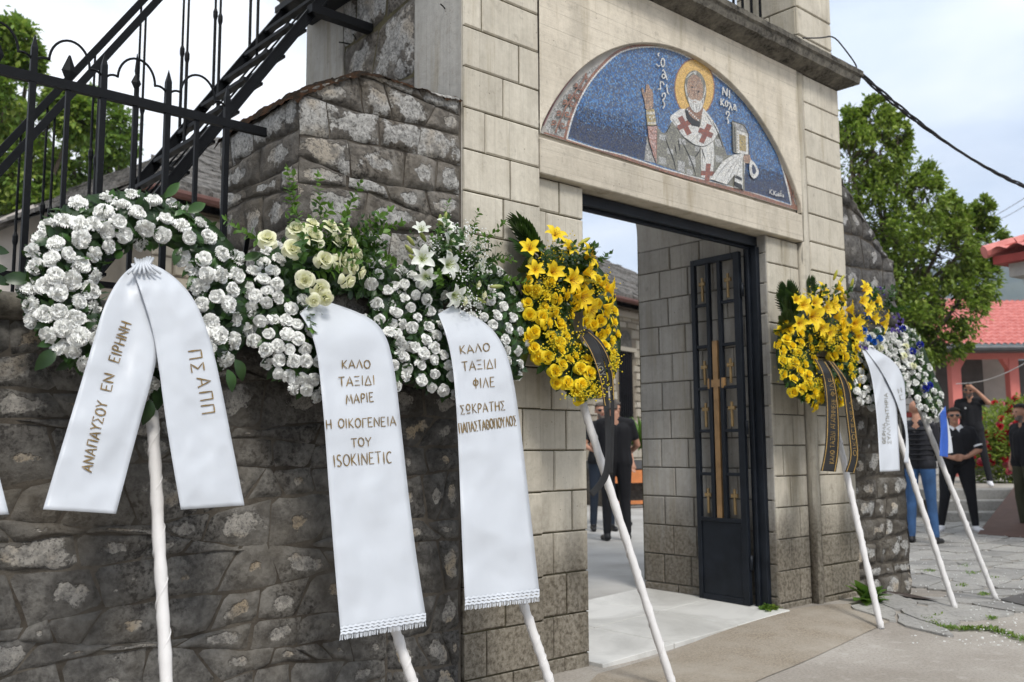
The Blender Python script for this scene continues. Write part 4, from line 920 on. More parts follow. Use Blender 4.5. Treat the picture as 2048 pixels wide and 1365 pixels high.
def carn_meshes(mat):
    if mat not in CARN:
        CARN[mat] = []
        for s in range(5):
            sp, cal, core = carnation(s*7+1); CARN[mat].append(mk('carnation', sp, [M[mat], M['green_l']], 8, 3, [cal, core]))
    return CARN[mat]
def rose_specs(seed, openn=1.0):
    r = random.Random(seed); sp = []
    for k in range(20):
        t = k/19; az = k*2.399; el = 1.42-.95*t*openn-(.25 if k > 15 else 0)*openn
        sp.append((az, el, .05+.28*t, .52+.5*t**.8, 1.25-.45*t, .03, -.35+.95*t*t*openn, -.15-.12*t, r.uniform(0, 6)))
    return sp
ROSE = {}
def rose_meshes(mat):
    if mat not in ROSE:
        cal = ([(0, 0, -.75), (.3, 0, -.15), (.09, .28, -.15), (-.25, .18, -.15), (-.25, -.18, -.15), (.09, -.28, -.15)], [(0, 2, 1), (0, 3, 2), (0, 4, 3), (0, 5, 4), (0, 1, 5)], 1)
        ROSE[mat] = [mk('rose', rose_specs(s, (.8, 1.05, .6, 1.15)[s]), [M[mat], M['green']], 5, 4, [cal]) for s in range(4)]
    return ROSE[mat]
def lily_mesh(mat, seed, openn=1.0):
    V, F, A, mi = [], [], [], []
    r = random.Random(seed)
    for k in range(6):
        az = k*PI/3+(.05 if k % 2 else 0); L_ = 1*r.uniform(.93, 1.05); wmax = .26 if k % 2 else .19; b = len(V)
        nv = 7; tw = r.uniform(-.15, .15)
        for j in range(nv+1):
            t = j/nv; el = 1.25-openn*1.15*t-openn*.9*max(0, t-.55)
            # integrate along the petal
            if j == 0: p = Vector((.03, 0, 0))
            else: p = p+Vector((math.cos(el), 0, math.sin(el)))*(L_/nv)
            w = wmax*math.sin(PI*min(1, (t*.92+.06)))**.75
            for i in range(5):
                s = i/2-1; q = Vector((p.x, s*w, p.z+abs(s)**2*w*.35+.02*math.sin(t*14+s*2))); c, s_ = math.cos(az+tw*t), math.sin(az+tw*t)
                V.append((q.x*c-q.y*s_, q.x*s_+q.y*c, q.z)); A.append(min(1, t*2.2))
        for j in range(nv):
            for i in range(4): q = b+j*5+i; F.append((q, q+1, q+6, q+5)); mi.append(0)
    mb = MB()
    for k in range(6):
        a = k*PI/3+.5; mb.tube([(0, 0, .1), (.09*math.cos(a), .09*math.sin(a), .4), (.19*math.cos(a), .19*math.sin(a), .58)], .012, 4)
        mb.blob((.2*math.cos(a), .2*math.sin(a), .59), (.035, .035, .02), 1)
    mb.tube([(0, 0, .1), (0.02, 0, .68)], .014, 4); n = len(V); V += mb.v; F += [tuple(i+n for i in f) for f in mb.f]; A += [1]*len(mb.v); mi += [1]*len(mb.f)
    me = pymesh('lily', V, F); rad_attr(me, A); me.materials.append(M[mat]); me.materials.append(M['stamen'] if mat != 'pet_lilyw' else M['bud'])
    me.polygons.foreach_set('material_index', mi); me.polygons.foreach_set('use_smooth', [True]*len(F)); me.update(); return me
LILY = {}
def lily_meshes(mat):
    if mat not in LILY: LILY[mat] = [lily_mesh(mat, s, (1.0, .8, 1.15, .62)[s]) for s in range(4)]
    return LILY[mat]
def bud_mesh(mat):
    mb = MB(); mb.tube([(0, 0, z) for z in (0, .15, .4, .7, .9, 1.0)], [.05, .10, .14, .13, .08, .02], 8); me = mb.mesh('lily_bud', M[mat]); me.polygons.foreach_set('use_smooth', [True]*len(me.polygons)); return me
BUD = {'bud': bud_mesh('bud'), 'budy': bud_mesh('budy')}
def leaf_geo(L_=1, w=.28, curl=.35, fold=.3, n=5):
    V, F = [], []
    for j in range(n+1):
        t = j/n; ww = w*math.sin(PI*min(.985, t*.96+.03))**.8; z = -curl*t*t*L_
        V += [(-ww, t*L_, z+ww*fold), (0, t*L_, z), (ww, t*L_, z+ww*fold)]
    for j in range(n):
        k = j*3; F += [(k, k+1, k+4, k+3), (k+1, k+2, k+5, k+4)]
    return V, F
def leaf_mesh(mat, **k):
    V, F = leaf_geo(**k); me = pymesh('leaf', V, F, M[mat]); me.polygons.foreach_set('use_smooth', [True]*len(F)); return me
LEAF = [leaf_mesh('green', w=.26), leaf_mesh('green_d', w=.3, curl=.5), leaf_mesh('green', w=.22, curl=.15), leaf_mesh('green_l', w=.22)]
def place(name, me, parent, loc, axis, scale, spin=None, r=rnd):
    """a flower or leaf with its +Z along axis"""
    o = bpy.data.objects.new(name, me); C.objects.link(o)
    q = Vector(axis).normalized().to_track_quat('Z', 'Y')
    Mx = Matrix.Translation(loc) @ q.to_matrix().to_4x4() @ Matrix.Rotation(r.uniform(0, 6.28) if spin is None else spin, 4, 'Z') @ Matrix.Diagonal((scale, scale, scale, 1))
    o.parent = parent; o.matrix_parent_inverse = world_of(parent).inverted(); o.matrix_basis = Mx; return o
def place_dir(name, me, parent, loc, ydir, ndir, scale):
    """a leaf with +Y along ydir and +Z near ndir"""
    y = Vector(ydir).normalized(); x = y.cross(Vector(ndir)).normalized(); z = x.cross(y)
    o = bpy.data.objects.new(name, me); C.objects.link(o); Mx = Matrix((x, y, z)).transposed().to_4x4() @ Matrix.Diagonal((scale, scale, scale, 1)); Mx.translation = loc
    o.parent = parent; o.matrix_parent_inverse = world_of(parent).inverted(); o.matrix_basis = Mx; return o
def add_leaf(mb, loc, ydir, ndir, L_, w=.28, curl=.35, mi=0, n=3):
    y = Vector(ydir).normalized(); x = y.cross(Vector(ndir))
    if x.length < 1e-4: x = y.orthogonal()
    x.normalize(); z = x.cross(y); V, F = leaf_geo(L_, w*L_, curl, .3, n); loc = Vector(loc)
    mb.add([loc+x*a+y*b+z*c for a, b, c in V], F, mi)
# --- polygon sampling on the photo grid
def inpoly(p, poly):
    c = False; n = len(poly); j = n-1
    for i in range(n):
        if (poly[i][1] > p[1]) != (poly[j][1] > p[1]) and p[0] < (poly[j][0]-poly[i][0])*(p[1]-poly[i][1])/(poly[j][1]-poly[i][1])+poly[i][0]: c = not c
        j = i
    return c
def dpoly(p, poly):
    m_ = 1e9; n = len(poly)
    for i in range(n):
        a, b = poly[i], poly[(i+1) % n]; dx, dy = b[0]-a[0], b[1]-a[1]; t = max(0, min(1, ((p[0]-a[0])*dx+(p[1]-a[1])*dy)/(dx*dx+dy*dy+1e-9)))
        m_ = min(m_, math.hypot(p[0]-a[0]-t*dx, p[1]-a[1]-t*dy))
    return m_
WA = 3.115          # leaning plane of every wreath: Y = WA + .27 Z
class Wreath:
    def __init__(s, name, label, outer, hole, seed, bulge=.11, sc=40, group='funeral wreaths leaning on the wall and gateway', base=0.0):
        s.outer = smoothp(outer, 1); s.hole = smoothp(hole, 1) if hole else None; s.r = random.Random(seed); s.bulge = bulge; s.sc = sc; s.base = base
        c = s.P(*s.cen(), 0); s.root = empty(name, (c.x, WA, 0), 0, label, 'wreath', group)
    def cen(s): return (sum(p[0] for p in s.outer)/len(s.outer), sum(p[1] for p in s.outer)/len(s.outer))
    def dist(s, p):
        d = dpoly(p, s.outer) if inpoly(p, s.outer) else 0
        if s.hole: d = min(d, dpoly(p, s.hole)) if not inpoly(p, s.hole) else 0
        return d
    def inside(s, p): return inpoly(p, s.outer) and not (s.hole and inpoly(p, s.hole))
    def hgt(s, p): return s.bulge*(1-math.exp(-s.dist(p)/s.sc))
    def P(s, x, y, off): return onW(x, y, WA-off-getattr(s, 'base', 0))
    def nrm(s, p):
        e = 6; hx = s.hgt((p[0]+e, p[1]))-s.hgt((p[0]-e, p[1])); hy = s.hgt((p[0], p[1]+e))-s.hgt((p[0], p[1]-e))
        k = (s.P(p[0]+e, p[1], 0)-s.P(p[0]-e, p[1], 0)).length
        return Vector((-hx/k*.9, -1, hy/k*.9+.22)).normalized()
    def samples(s, spacing, tries=6000, region=None, jitter=1, cover=None):
        xs = [p[0] for p in s.outer]; ys = [p[1] for p in s.outer]; out = []; cell = {}
        for _ in range(tries):
            p = (s.r.uniform(min(xs), max(xs)), s.r.uniform(min(ys), max(ys)))
            if not s.inside(p): continue
            if region and not region(p): continue
            g = (int(p[0]/spacing), int(p[1]/spacing)); ok = True
            for i in (-1, 0, 1):
                for j in (-1, 0, 1):
                    for q in cell.get((g[0]+i, g[1]+j), []):
                        if math.hypot(p[0]-q[0], p[1]-q[1]) < spacing: ok = False
            if ok: cell.setdefault(g, []).append(p); out.append(p)
        return out
    def flowers(s, name, meshes, pts, size, jit=.35, lift=.015, smin=.85, smax=1.12):
        for p in pts:
            n = s.nrm(p)+Vector((s.r.gauss(0, jit*.5), s.r.gauss(0, jit*.3), s.r.gauss(0, jit*.5)))
            o = place(name, s.r.choice(meshes), s.root, s.P(*p, s.hgt(p)+lift+s.r.uniform(-.012, .012)), n, size*s.r.uniform(smin, smax), r=s.r)
    def foliage(s, n, L_, mats=('green', 'green_d'), reach=.5, w=.28, name='foliage', depth=.03):
        """small leaves filling the body of the wreath and sticking out around its rim"""
        mb = MB(); xs = [p[0] for p in s.outer]; ys = [p[1] for p in s.outer]; k = 0
        while k < n:
            p = (s.r.uniform(min(xs), max(xs)), s.r.uniform(min(ys), max(ys)))
            if not s.inside(p) or s.dist(p) < 7: continue
            k += 1; nn = s.nrm(p); d = Vector((s.r.gauss(0, 1), s.r.gauss(0, .45)-.25, s.r.gauss(0, 1)))+Vector((nn.x, 0, nn.z))*1.6
            h = s.hgt(p); loc = s.P(*p, h*s.r.uniform(.2, .95)-.0)
            add_leaf(mb, loc, d, nn+Vector((s.r.gauss(0, .5), 0, s.r.gauss(0, .5))), L_*s.r.uniform(.6, 1.25), w, s.r.uniform(0, .5), s.r.randrange(len(mats)))
        o = mb.build(name, [M[m_] for m_ in mats], s.root, smooth=True); return tag(o, kind='stuff')
    def core(s):
        """dark straw ring under the flowers"""
        c = s.cen(); n = 40; rows = []
        ctr = lambda k: k
        outp = s.outer; N_ = len(outp); mb = MB()
        hc = (sum(p[0] for p in s.hole)/len(s.hole), sum(p[1] for p in s.hole)/len(s.hole)) if s.hole else c
        rr = []
        for t in (0, .12, .35, .65, .88, 1):
            row = []
            for i in range(N_+1):
                a = outp[i % N_]; q = hc if not s.hole else None
                if s.hole:
                    ang = math.atan2(a[1]-hc[1], a[0]-hc[0]); rad_ = 0
                    # hole rim in this direction
                    for st_ in range(2, 400, 3):
                        if not inpoly((hc[0]+st_*math.cos(ang), hc[1]+st_*math.sin(ang)), s.hole): rad_ = st_; break
                    q = (hc[0]+rad_*math.cos(ang)*1.06, hc[1]+rad_*math.sin(ang)*1.06)
                k = .93 - .93*t if not s.hole else 1-t
                p = (q[0]+(a[0]-q[0])*(.95-.93*t), q[1]+(a[1]-q[1])*(.95-.93*t))
                row.append(s.P(*p, s.hgt(p)*.55-.02))
            rr.append(row)
        mb.grid(rr); o = mb.build('ring_core', M['green_d'], s.root, smooth=True); m2 = o.modifiers.new('thick', 'SOLIDIFY'); m2.thickness = .05; m2.offset = 0
    def pole(s, top, low, foot_off=0, r=.0215, name='leg', wrap=True):
        """white wrapped stand leg along the photo line top->low, extended to the ground"""
        a = s.P(*top, -.035); b = s.P(*low, -.035); d = (b-a).normalized(); k = (a.z-.0)/-d.z; f = a+d*k; f.z = gz(f.x, f.y)+.0; n = 40
        pts = [a.lerp(f, i/n)+Vector((s.r.uniform(-1, 1), s.r.uniform(-1, 1), 0))*.0008 for i in range(n+1)]
        mb = MB(); mb.tube(pts, [r*(1+.07*math.sin(i*1.9)+s.r.uniform(-.04, .05)) for i in range(n+1)], 10); mb.build(name, M['pole'], s.root, smooth=True)
        # spiral edge of the wrapping paper
        mb = MB(); rows = []; m_ = 170
        u = d.orthogonal().normalized(); v = d.cross(u)
        for i in range(m_+1):
            t = i/m_; an = t*2*PI*9; p = a.lerp(f, t*.995); e = u*math.cos(an)+v*math.sin(an); rows.append([p+e*r*.98, p+e*(r*1.13)+d*.004, p+e*r*.98+d*.012])
        mb.grid(rows); mb.build('wrapping_seam', M['pole'], s.root, smooth=True)
        return f
    def backleg(s, x, dx):
        a = s.P(x, s.cen()[1]-20, -.05); g = Vector((a.x+dx, min(3.70, a.y+.12), gz(a.x, 3.6))); mb = MB(); mb.tube([a, g], .009, 8); mb.build('leg', M['pole'], s.root, smooth=True)
def sprig_mesh(mat, seed, n=9, L_=1.0, leafL=.26, w=.30, stemmat='green'):
    r = random.Random(seed); mb = MB(); pts = []; p = Vector((0, 0, 0)); d = Vector((r.uniform(-.2, .2), r.uniform(-.2, .2), 1)).normalized()
    for k in range(n+1): pts.append(p.copy()); d = (d+Vector((r.gauss(0, .08), r.gauss(0, .08), 0))).normalized(); p = p+d*L_/n
    mb.tube(pts, [.010*(1-.7*k/n) for k in range(n+1)], 4)
    for k in range(1, n+1):
        for q in (0, 1):
            a = k*1.2+q*PI+r.uniform(-.3, .3); e = Vector((math.cos(a), math.sin(a), .75)); add_leaf(mb, pts[k], e, Vector((0, 0, 1))+Vector((r.gauss(0, .3), r.gauss(0, .3), 0)), leafL*r.uniform(.7, 1.1)*(1-.35*k/n), w, .2, 0)
    add_leaf(mb, pts[-1], d, (1, 0, 0), leafL*.7, w, .1, 0)
    me = mb.mesh('sprig', M[mat]); me.polygons.foreach_set('use_smooth', [True]*len(me.polygons)); return me
SPRIG = {'l': [sprig_mesh('green_l', s) for s in (1, 2, 3)], 'g': [sprig_mesh('green', s) for s in (4, 5, 6)], 'b': [sprig_mesh('green', s, 14, 1, .17, .2) for s in (7, 8)]}
def palm_mesh():
    mb = MB(); pts = [(0, .02*math.sin(k), k/14) for k in range(15)]; mb.tube(pts, .008, 4)
    for k in range(2, 15):
        for q in (-1, 1): add_leaf(mb, pts[k], (q*(1.1-.05*k), 0, .75+.05*k), (0, 1, 0), .48*math.sin(PI*(k+2)/19)+.1, .09, .12, 0, 4)
    me = mb.mesh('palm_frond', M['green_d']); me.polygons.foreach_set('use_smooth', [True]*len(me.polygons)); return me
PALM = palm_mesh()
def gyp(parent, cloud, n, size, mat, name='filler_blossoms', r=None):
    """tiny blossoms on hair stems; cloud() gives a (tip, root) pair"""
    mb = MB(); r = r or rnd; ico = bmesh.new(); bmesh.ops.create_icosphere(ico, subdivisions=1, radius=1); iv = [v.co.copy() for v in ico.verts]; fi = [tuple(v.index for v in f.verts) for f in ico.faces]; ico.free()
    for _ in range(n):
        tip, root = cloud(); s_ = size*r.uniform(.6, 1.2)
        mb.add([tip+Vector((v.x*s_*r.uniform(.7, 1.2), v.y*s_, v.z*s_*r.uniform(.7, 1.1))) for v in iv], fi, 0)
        if r.random() < .5:
            d = (tip-root); sd_ = d.orthogonal().normalized()*.0009; mb.add([root-sd_, root+sd_, tip+sd_, tip-sd_], [(0, 1, 2, 3)], 1)
    return tag(mb.build(name, [mat, M['green_l']], parent), kind='stuff')
M['gypw'] = plain('white filler blossom', (.78, .79, .76), .7, 0, .05)
M['gypy'] = plain('yellow filler blossom', (.66, .50, .02), .7, 0, .12)
# ------------------------------------------------------------------ ribbons and brush lettering
def m_satin(name, c, rough=.38):
    t = NT(name); n = t.noise(6, 3); t.col(t.mix(1, c, t.ramp(n, [(.3, .97), (.7, 1.)]), 'MULTIPLY')); t.set(rough, 0, .35)
    w = t.noise(3, 2, .4, t.pos((1, 1, .6)), .8); t.bump(t.math('ADD', w, t.math('MULTIPLY', t.noise(1., 2, .5, t.pos((260, 260, 40))), .02)), .07, .03)
    tr = t.N.new('ShaderNodeBsdfTranslucent'); tr.inputs[0].default_value = (*c, 1); ms = t.N.new('ShaderNodeMixShader'); ms.inputs[0].default_value = .12
    t.L.new(t.b.outputs[0], ms.inputs[1]); t.L.new(tr.outputs[0], ms.inputs[2]); t.L.new(ms.outputs[0], t.N['Material Output'].inputs[0]); return t.mat
M['satin'] = m_satin('white satin ribbon', (.585, .61, .645)); M['satin_k'] = m_satin('black ribbon', (.012, .011, .010), .5); M['satin_b'] = m_satin('blue ribbon', (.03, .10, .42))
M['gold_ink'] = plain('gold brush paint', (.19, .125, .045), .5, .25, .3, 50); M['gold_trim'] = plain('gold trim', (.40, .25, .07), .4, .5, .2, 60); M['grey_ink'] = plain('grey brush paint', (.22, .21, .17), .6, 0, .2)
GLY = {
 'Α': (.72, [[(0, 1), (.34, 0), (.70, 1)], [(.12, .66), (.58, .66)]]), 'Ν': (.68, [[(.04, 1), (.04, .02), (.62, .98), (.64, 0)]]), 'Π': (.68, [[(.05, 1), (.08, .04), (.60, .04), (.60, 1)]]),
 'Υ': (.64, [[(0, 0), (.30, .48)], [(.64, 0), (.30, .5), (.30, 1)]]), 'Σ': (.60, [[(.56, .04), (.04, .03), (.38, .48), (.02, .97), (.58, .96)]]), 'Ο': (.70, [[(.35+.33*math.cos(a*.5236-1.57), .5+.47*math.sin(a*.5236-1.57)) for a in range(13)]]),
 'Ε': (.56, [[(.52, .03), (.06, .03), (.05, .98), (.54, .97)], [(.06, .5), (.42, .48)]]), 'Ι': (.2, [[(.09, 0), (.10, 1)]]), 'Ρ': (.56, [[(.07, 1), (.07, .03), (.36, .03), (.52, .2), (.46, .44), (.30, .54), (.08, .54)]]),
 'Η': (.66, [[(.06, 0), (.06, 1)], [(.60, 0), (.60, 1)], [(.06, .5), (.60, .48)]]), 'Κ': (.60, [[(.06, 0), (.06, 1)], [(.54, 0), (.10, .52), (.58, 1)]]), 'Λ': (.66, [[(0, 1), (.33, 0), (.64, 1)]]),
 'Τ': (.66, [[(0, .04), (.66, .02)], [(.33, .03), (.33, 1)]]), 'Ξ': (.58, [[(.02, .04), (.56, .04)], [(.1, .5), (.48, .5)], [(0, .96), (.58, .96)]]), 'Δ': (.70, [[(0, .98), (.36, .02), (.68, .98), (0, .98)]]),
 'Μ': (.80, [[(.02, 1), (.12, .02), (.40, .7), (.68, .02), (.78, 1)]]), 'Γ': (.52, [[(.06, 1), (.06, .04), (.52, .04)]]), 'Φ': (.62, [[(.31, -.05), (.31, 1.05)], [(.31+.28*math.cos(a*.5236), .45+.28*math.sin(a*.5236)) for a in range(13)]]),
 'Ω': (.72, [[(.32+.26*math.cos(a*.5-1.57-PI), .38+.34*math.sin(a*.5-1.57-PI)) for a in range(0, 13)], [(.08, .98), (.58, .96)]]), 'Θ': (.66, [[(.33+.30*math.cos(a*.5236), .5+.47*math.sin(a*.5236)) for a in range(13)], [(.16, .5), (.50, .5)]]),
 'S': (.54, [[(.50, .10), (.26, .0), (.06, .18), (.14, .42), (.42, .56), (.50, .80), (.28, 1), (.03, .90)]]), 'C': (.58, [[(.54, .12), (.30, .0), (.06, .25), (.04, .7), (.26, 1), (.54, .90)]]), ' ': (.38, []),
}
for a, b in zip('ANPOEIKTM', 'ΑΝΡΟΕΙΚΤΜ'): GLY.setdefault(a, GLY[b])
def lettering(rib, text, p0, p1, h, w=2.6, mat='gold_ink', r=None, fill=True, name='lettering', track=.16):
    """brush letters from p0 to p1 (baseline ends on the photo grid), height h; laid on the ribbon surface"""
    r = r or random.Random(hash(text) % 1000 if False else len(text)*7+int(p0[0])); bx, by = p1[0]-p0[0], p1[1]-p0[1]; L_ = math.hypot(bx, by); ux, uy = bx/L_, by/L_; vx, vy = -uy, ux   # v = down from the letter top
    tot = sum(GLY[c][0] for c in text)+track*(len(text)-1); k = L_/tot; s = 0; mb = MB()
    for c in text:
        g = GLY[c]; dy = r.uniform(-.04, .04); sk = r.uniform(-.04, .04)
        for st_ in g[1]:
            P2 = [(p0[0]+ux*(s+q[0]+sk*(1-q[1]))*k+vx*(q[1]-1+dy)*h, p0[1]+uy*(s+q[0]+sk*(1-q[1]))*k+vy*(q[1]-1+dy)*h) for q in st_]
            if len(P2) > 3 and c in 'ΟΘΦΩSCΡ': P2 = smoothp(P2, 1, False)
            # subdivide long strokes so they follow the cloth
            Q = [P2[0]]
            for a, b in zip(P2, P2[1:]):
                n = max(1, int(math.hypot(a[0]-b[0], a[1]-b[1])/7)); Q += [(a[0]+(b[0]-a[0])*i/n, a[1]+(b[1]-a[1])*i/n) for i in range(1, n+1)]
            Lf, Rt = [], []
            for i, p in enumerate(Q):
                a, b = Q[max(0, i-1)], Q[min(len(Q)-1, i+1)]; dx, dy2 = b[0]-a[0], b[1]-a[1]; l = math.hypot(dx, dy2) or 1; ww = w/2*(1+.22*math.sin(i*1.7+s*9))*(1.0 if 0 < i < len(Q)-1 else .75)
                Lf.append(rib.S(p[0]-dy2/l*ww, p[1]+dx/l*ww, .0035)); Rt.append(rib.S(p[0]+dy2/l*ww, p[1]-dx/l*ww, .0035))
            mb.grid([Lf, Rt])
        s += g[0]+track
    return tag(mb.build(name, M[mat], rib.o), kind='stuff')
class Ribbon:
    """satin tail: left and right edges on the photo grid, hanging in front of the leaning plane"""
    def __init__(s, root, left, right, off=.13, off1=.05, wave=.012, seed=0, mat='satin', name='ribbon', n=60, m_=14, thick=.0012, fold=0., top_fold=.0, droop=1):
        s.off = off; s.off1 = off1; s.seed = seed; s.wave = wave; s.ya, s.yb = min(left[0][1], right[0][1]), max(left[-1][1], right[-1][1]); s.fold = fold; s.left, s.right = left, right; s.tf = top_fold
        def at(e, t):
            q = smoothp(e, 2, False); L_ = [0]
            for a, b in zip(q, q[1:]): L_.append(L_[-1]+math.hypot(a[0]-b[0], a[1]-b[1]))
            x = t*L_[-1]
            for i in range(len(q)-1):
                if L_[i+1] >= x-1e-9: f = (x-L_[i])/(L_[i+1]-L_[i]+1e-9); return (q[i][0]+(q[i+1][0]-q[i][0])*f, q[i][1]+(q[i+1][1]-q[i][1])*f)
            return q[-1]
        rows = []
        for j in range(n+1):
            a, b = at(left, j/n), at(right, j/n); rows.append([s.S(a[0]+(b[0]-a[0])*i/m_, a[1]+(b[1]-a[1])*i/m_, 0) for i in range(m_+1)])
        mb = MB(); mb.grid(rows); s.o = mb.build(name, M[mat], root, smooth=True); md = s.o.modifiers.new('thick', 'SOLIDIFY'); md.thickness = thick; md.offset = 1
        s.endrow = [(at(left, 1), at(right, 1))]
    def S(s, x, y, lift=0):
        t = max(0, min(1, (y-s.ya)/(s.yb-s.ya)))
        o = (s.off*(1-t)+s.off1*t)*(.72+.28*sstep(0, .13, t))+s.wave*(noise.noise(Vector((x*.018+s.seed, y*.010, s.seed)))*1.5)+s.wave*.35*noise.noise(Vector((x*.05, y*.035+s.seed, 2)))
        q = noise.noise(Vector((x*.013+y*.004+s.seed, y*.0065-x*.003, s.seed*2.))); o += s.wave*.38*max(0, 1-abs(q)*9)
        o += s.tf*math.sin(x*.16+y*.03+s.seed)*max(0, 1-t*6)
        return onW(x, y, WA-o-lift)
    def fringe(s, h=24, seed=0):
        (a, b) = s.endrow[0]; mb = MB(); r = random.Random(seed); n = 46
        for band in range(3):
            rows = [[], []]
            for i in range(n+1):
                f = i/n; x = a[0]+(b[0]-a[0])*f; y = a[1]+(b[1]-a[1])*f-6+band*6+1.2*math.sin(i*2.1+band); rows[0].append(s.S(x, y-2.4, .003+.0015*band)); rows[1].append(s.S(x, y+2.4, .005+.0015*band))
            mb.grid(rows)
        for i in range(n*2):
            f = i/(n*2); x = a[0]+(b[0]-a[0])*f; y = a[1]+(b[1]-a[1])*f+10; q = r.uniform(-2, 2); w = .55
            mb.add([s.S(x-w, y-4, .003), s.S(x+w, y-4, .003), s.S(x+w+q, y+h*.35+r.uniform(-1, 2), .003), s.S(x-w+q, y+h*.35+r.uniform(-1, 2), .003)], [(0, 1, 2, 3)])
        o = mb.build('fringe', M['satin'], s.o); o['kind'] = 'stuff'
# ================================================================== THE WREATHS
G_ = 'funeral wreaths leaning on the wall and gateway'
def w1():
    w = Wreath('funeral_wreath', 'wreath of large white carnations with two splayed white ribbon tails, below the iron fence', [(58, 500), (95, 440), (155, 400), (240, 385), (330, 398), (405, 435), (450, 480), (495, 540), (508, 620), (480, 700), (420, 760), (340, 790), (250, 780), (160, 745), (85, 690), (50, 620), (45, 560)],
        [(205, 520), (250, 492), (320, 492), (372, 520), (388, 580), (375, 650), (330, 690), (265, 690), (215, 650), (195, 590)], 1, sc=30)
    w.core(); w.foliage(1300, .045, mats=('green_d', 'green_d', 'green'))
    pts = w.samples(29, 9000); w.flowers('carnation', carn_meshes('pet_white'), pts, .0360, .5)
    for p in w.samples(36, 3000):      # bay leaves poking out between the flowers
        if w.r.random() < .4:
            n = w.nrm(p); d = Vector((w.r.gauss(0, 1), -.35, w.r.gauss(0, 1)))+n*.5
            place_dir('leaf', w.r.choice(LEAF[:3]), w.root, w.P(*p, w.hgt(p)*.8), d, n, w.r.uniform(.06, .095))
    for (x, y, dx, dz) in ((150, 660, -.3, -1), (470, 720, .6, -1), (455, 740, .3, -1), (300, 800, -.2, -1), (315, 770, .1, -1), (110, 700, -.7, -.8), (485, 520, 1, .5), (330, 395, .6, .8), (375, 425, .8, .6), (60, 560, -1, 0)):
        place_dir('leaf', w.r.choice(LEAF[:3]), w.root, w.P(x, y, .05), (dx, -.3, dz), (0, -1, .2), .085)
    w.pole((298, 700), (333, 1365))
    # gathered knot under the top of the ring
    mb = MB()
    for k in range(7):
        a = w.P(270+k*6, 518+3*math.sin(k), .10); b = w.P(274+k*4, 530, .16); c = w.P(256+k*11, 548, .172+.004*(k % 2)); mb.tube([a, b, c], [.006, .006, .005], 6)
    o = mb.build('knot', M['satin'], w.root, smooth=True); o['kind'] = 'stuff'
    ra = Ribbon(w.root, [(278, 524), (240, 552), (208, 610), (182, 700), (152, 800), (120, 905), (86, 1019)], [(292, 524), (306, 560), (314, 630), (318, 700), (300, 775), (272, 875), (232, 1028)], off=.158, off1=.11, seed=3, wave=.010, top_fold=.006)
    lettering(ra, 'ΑΝΑΠΑΥΣΟΥ', (183, 945), (216, 805), 22, 2.9); lettering(ra, 'ΕΝ', (222, 784), (230, 750), 22, 2.9); lettering(ra, 'ΕΙΡΗΝΗ', (238, 727), (263, 648), 22, 2.9)
    rb = Ribbon(w.root, [(262, 528), (284, 590), (306, 660), (318, 735), (330, 830), (346, 930), (362, 1020)], [(292, 522), (345, 548), (392, 600), (425, 690), (448, 800), (468, 905), (489, 1011)], off=.180, off1=.12, seed=9, wave=.010, top_fold=.006)
    for c, (x, y) in zip('ΠΣΑΠΠ', ((376, 702), (381, 728), (392, 757), (397, 785), (402, 811))): lettering(rb, c, (x, y), (x+3, y+19), 27, 2.8)
w1()
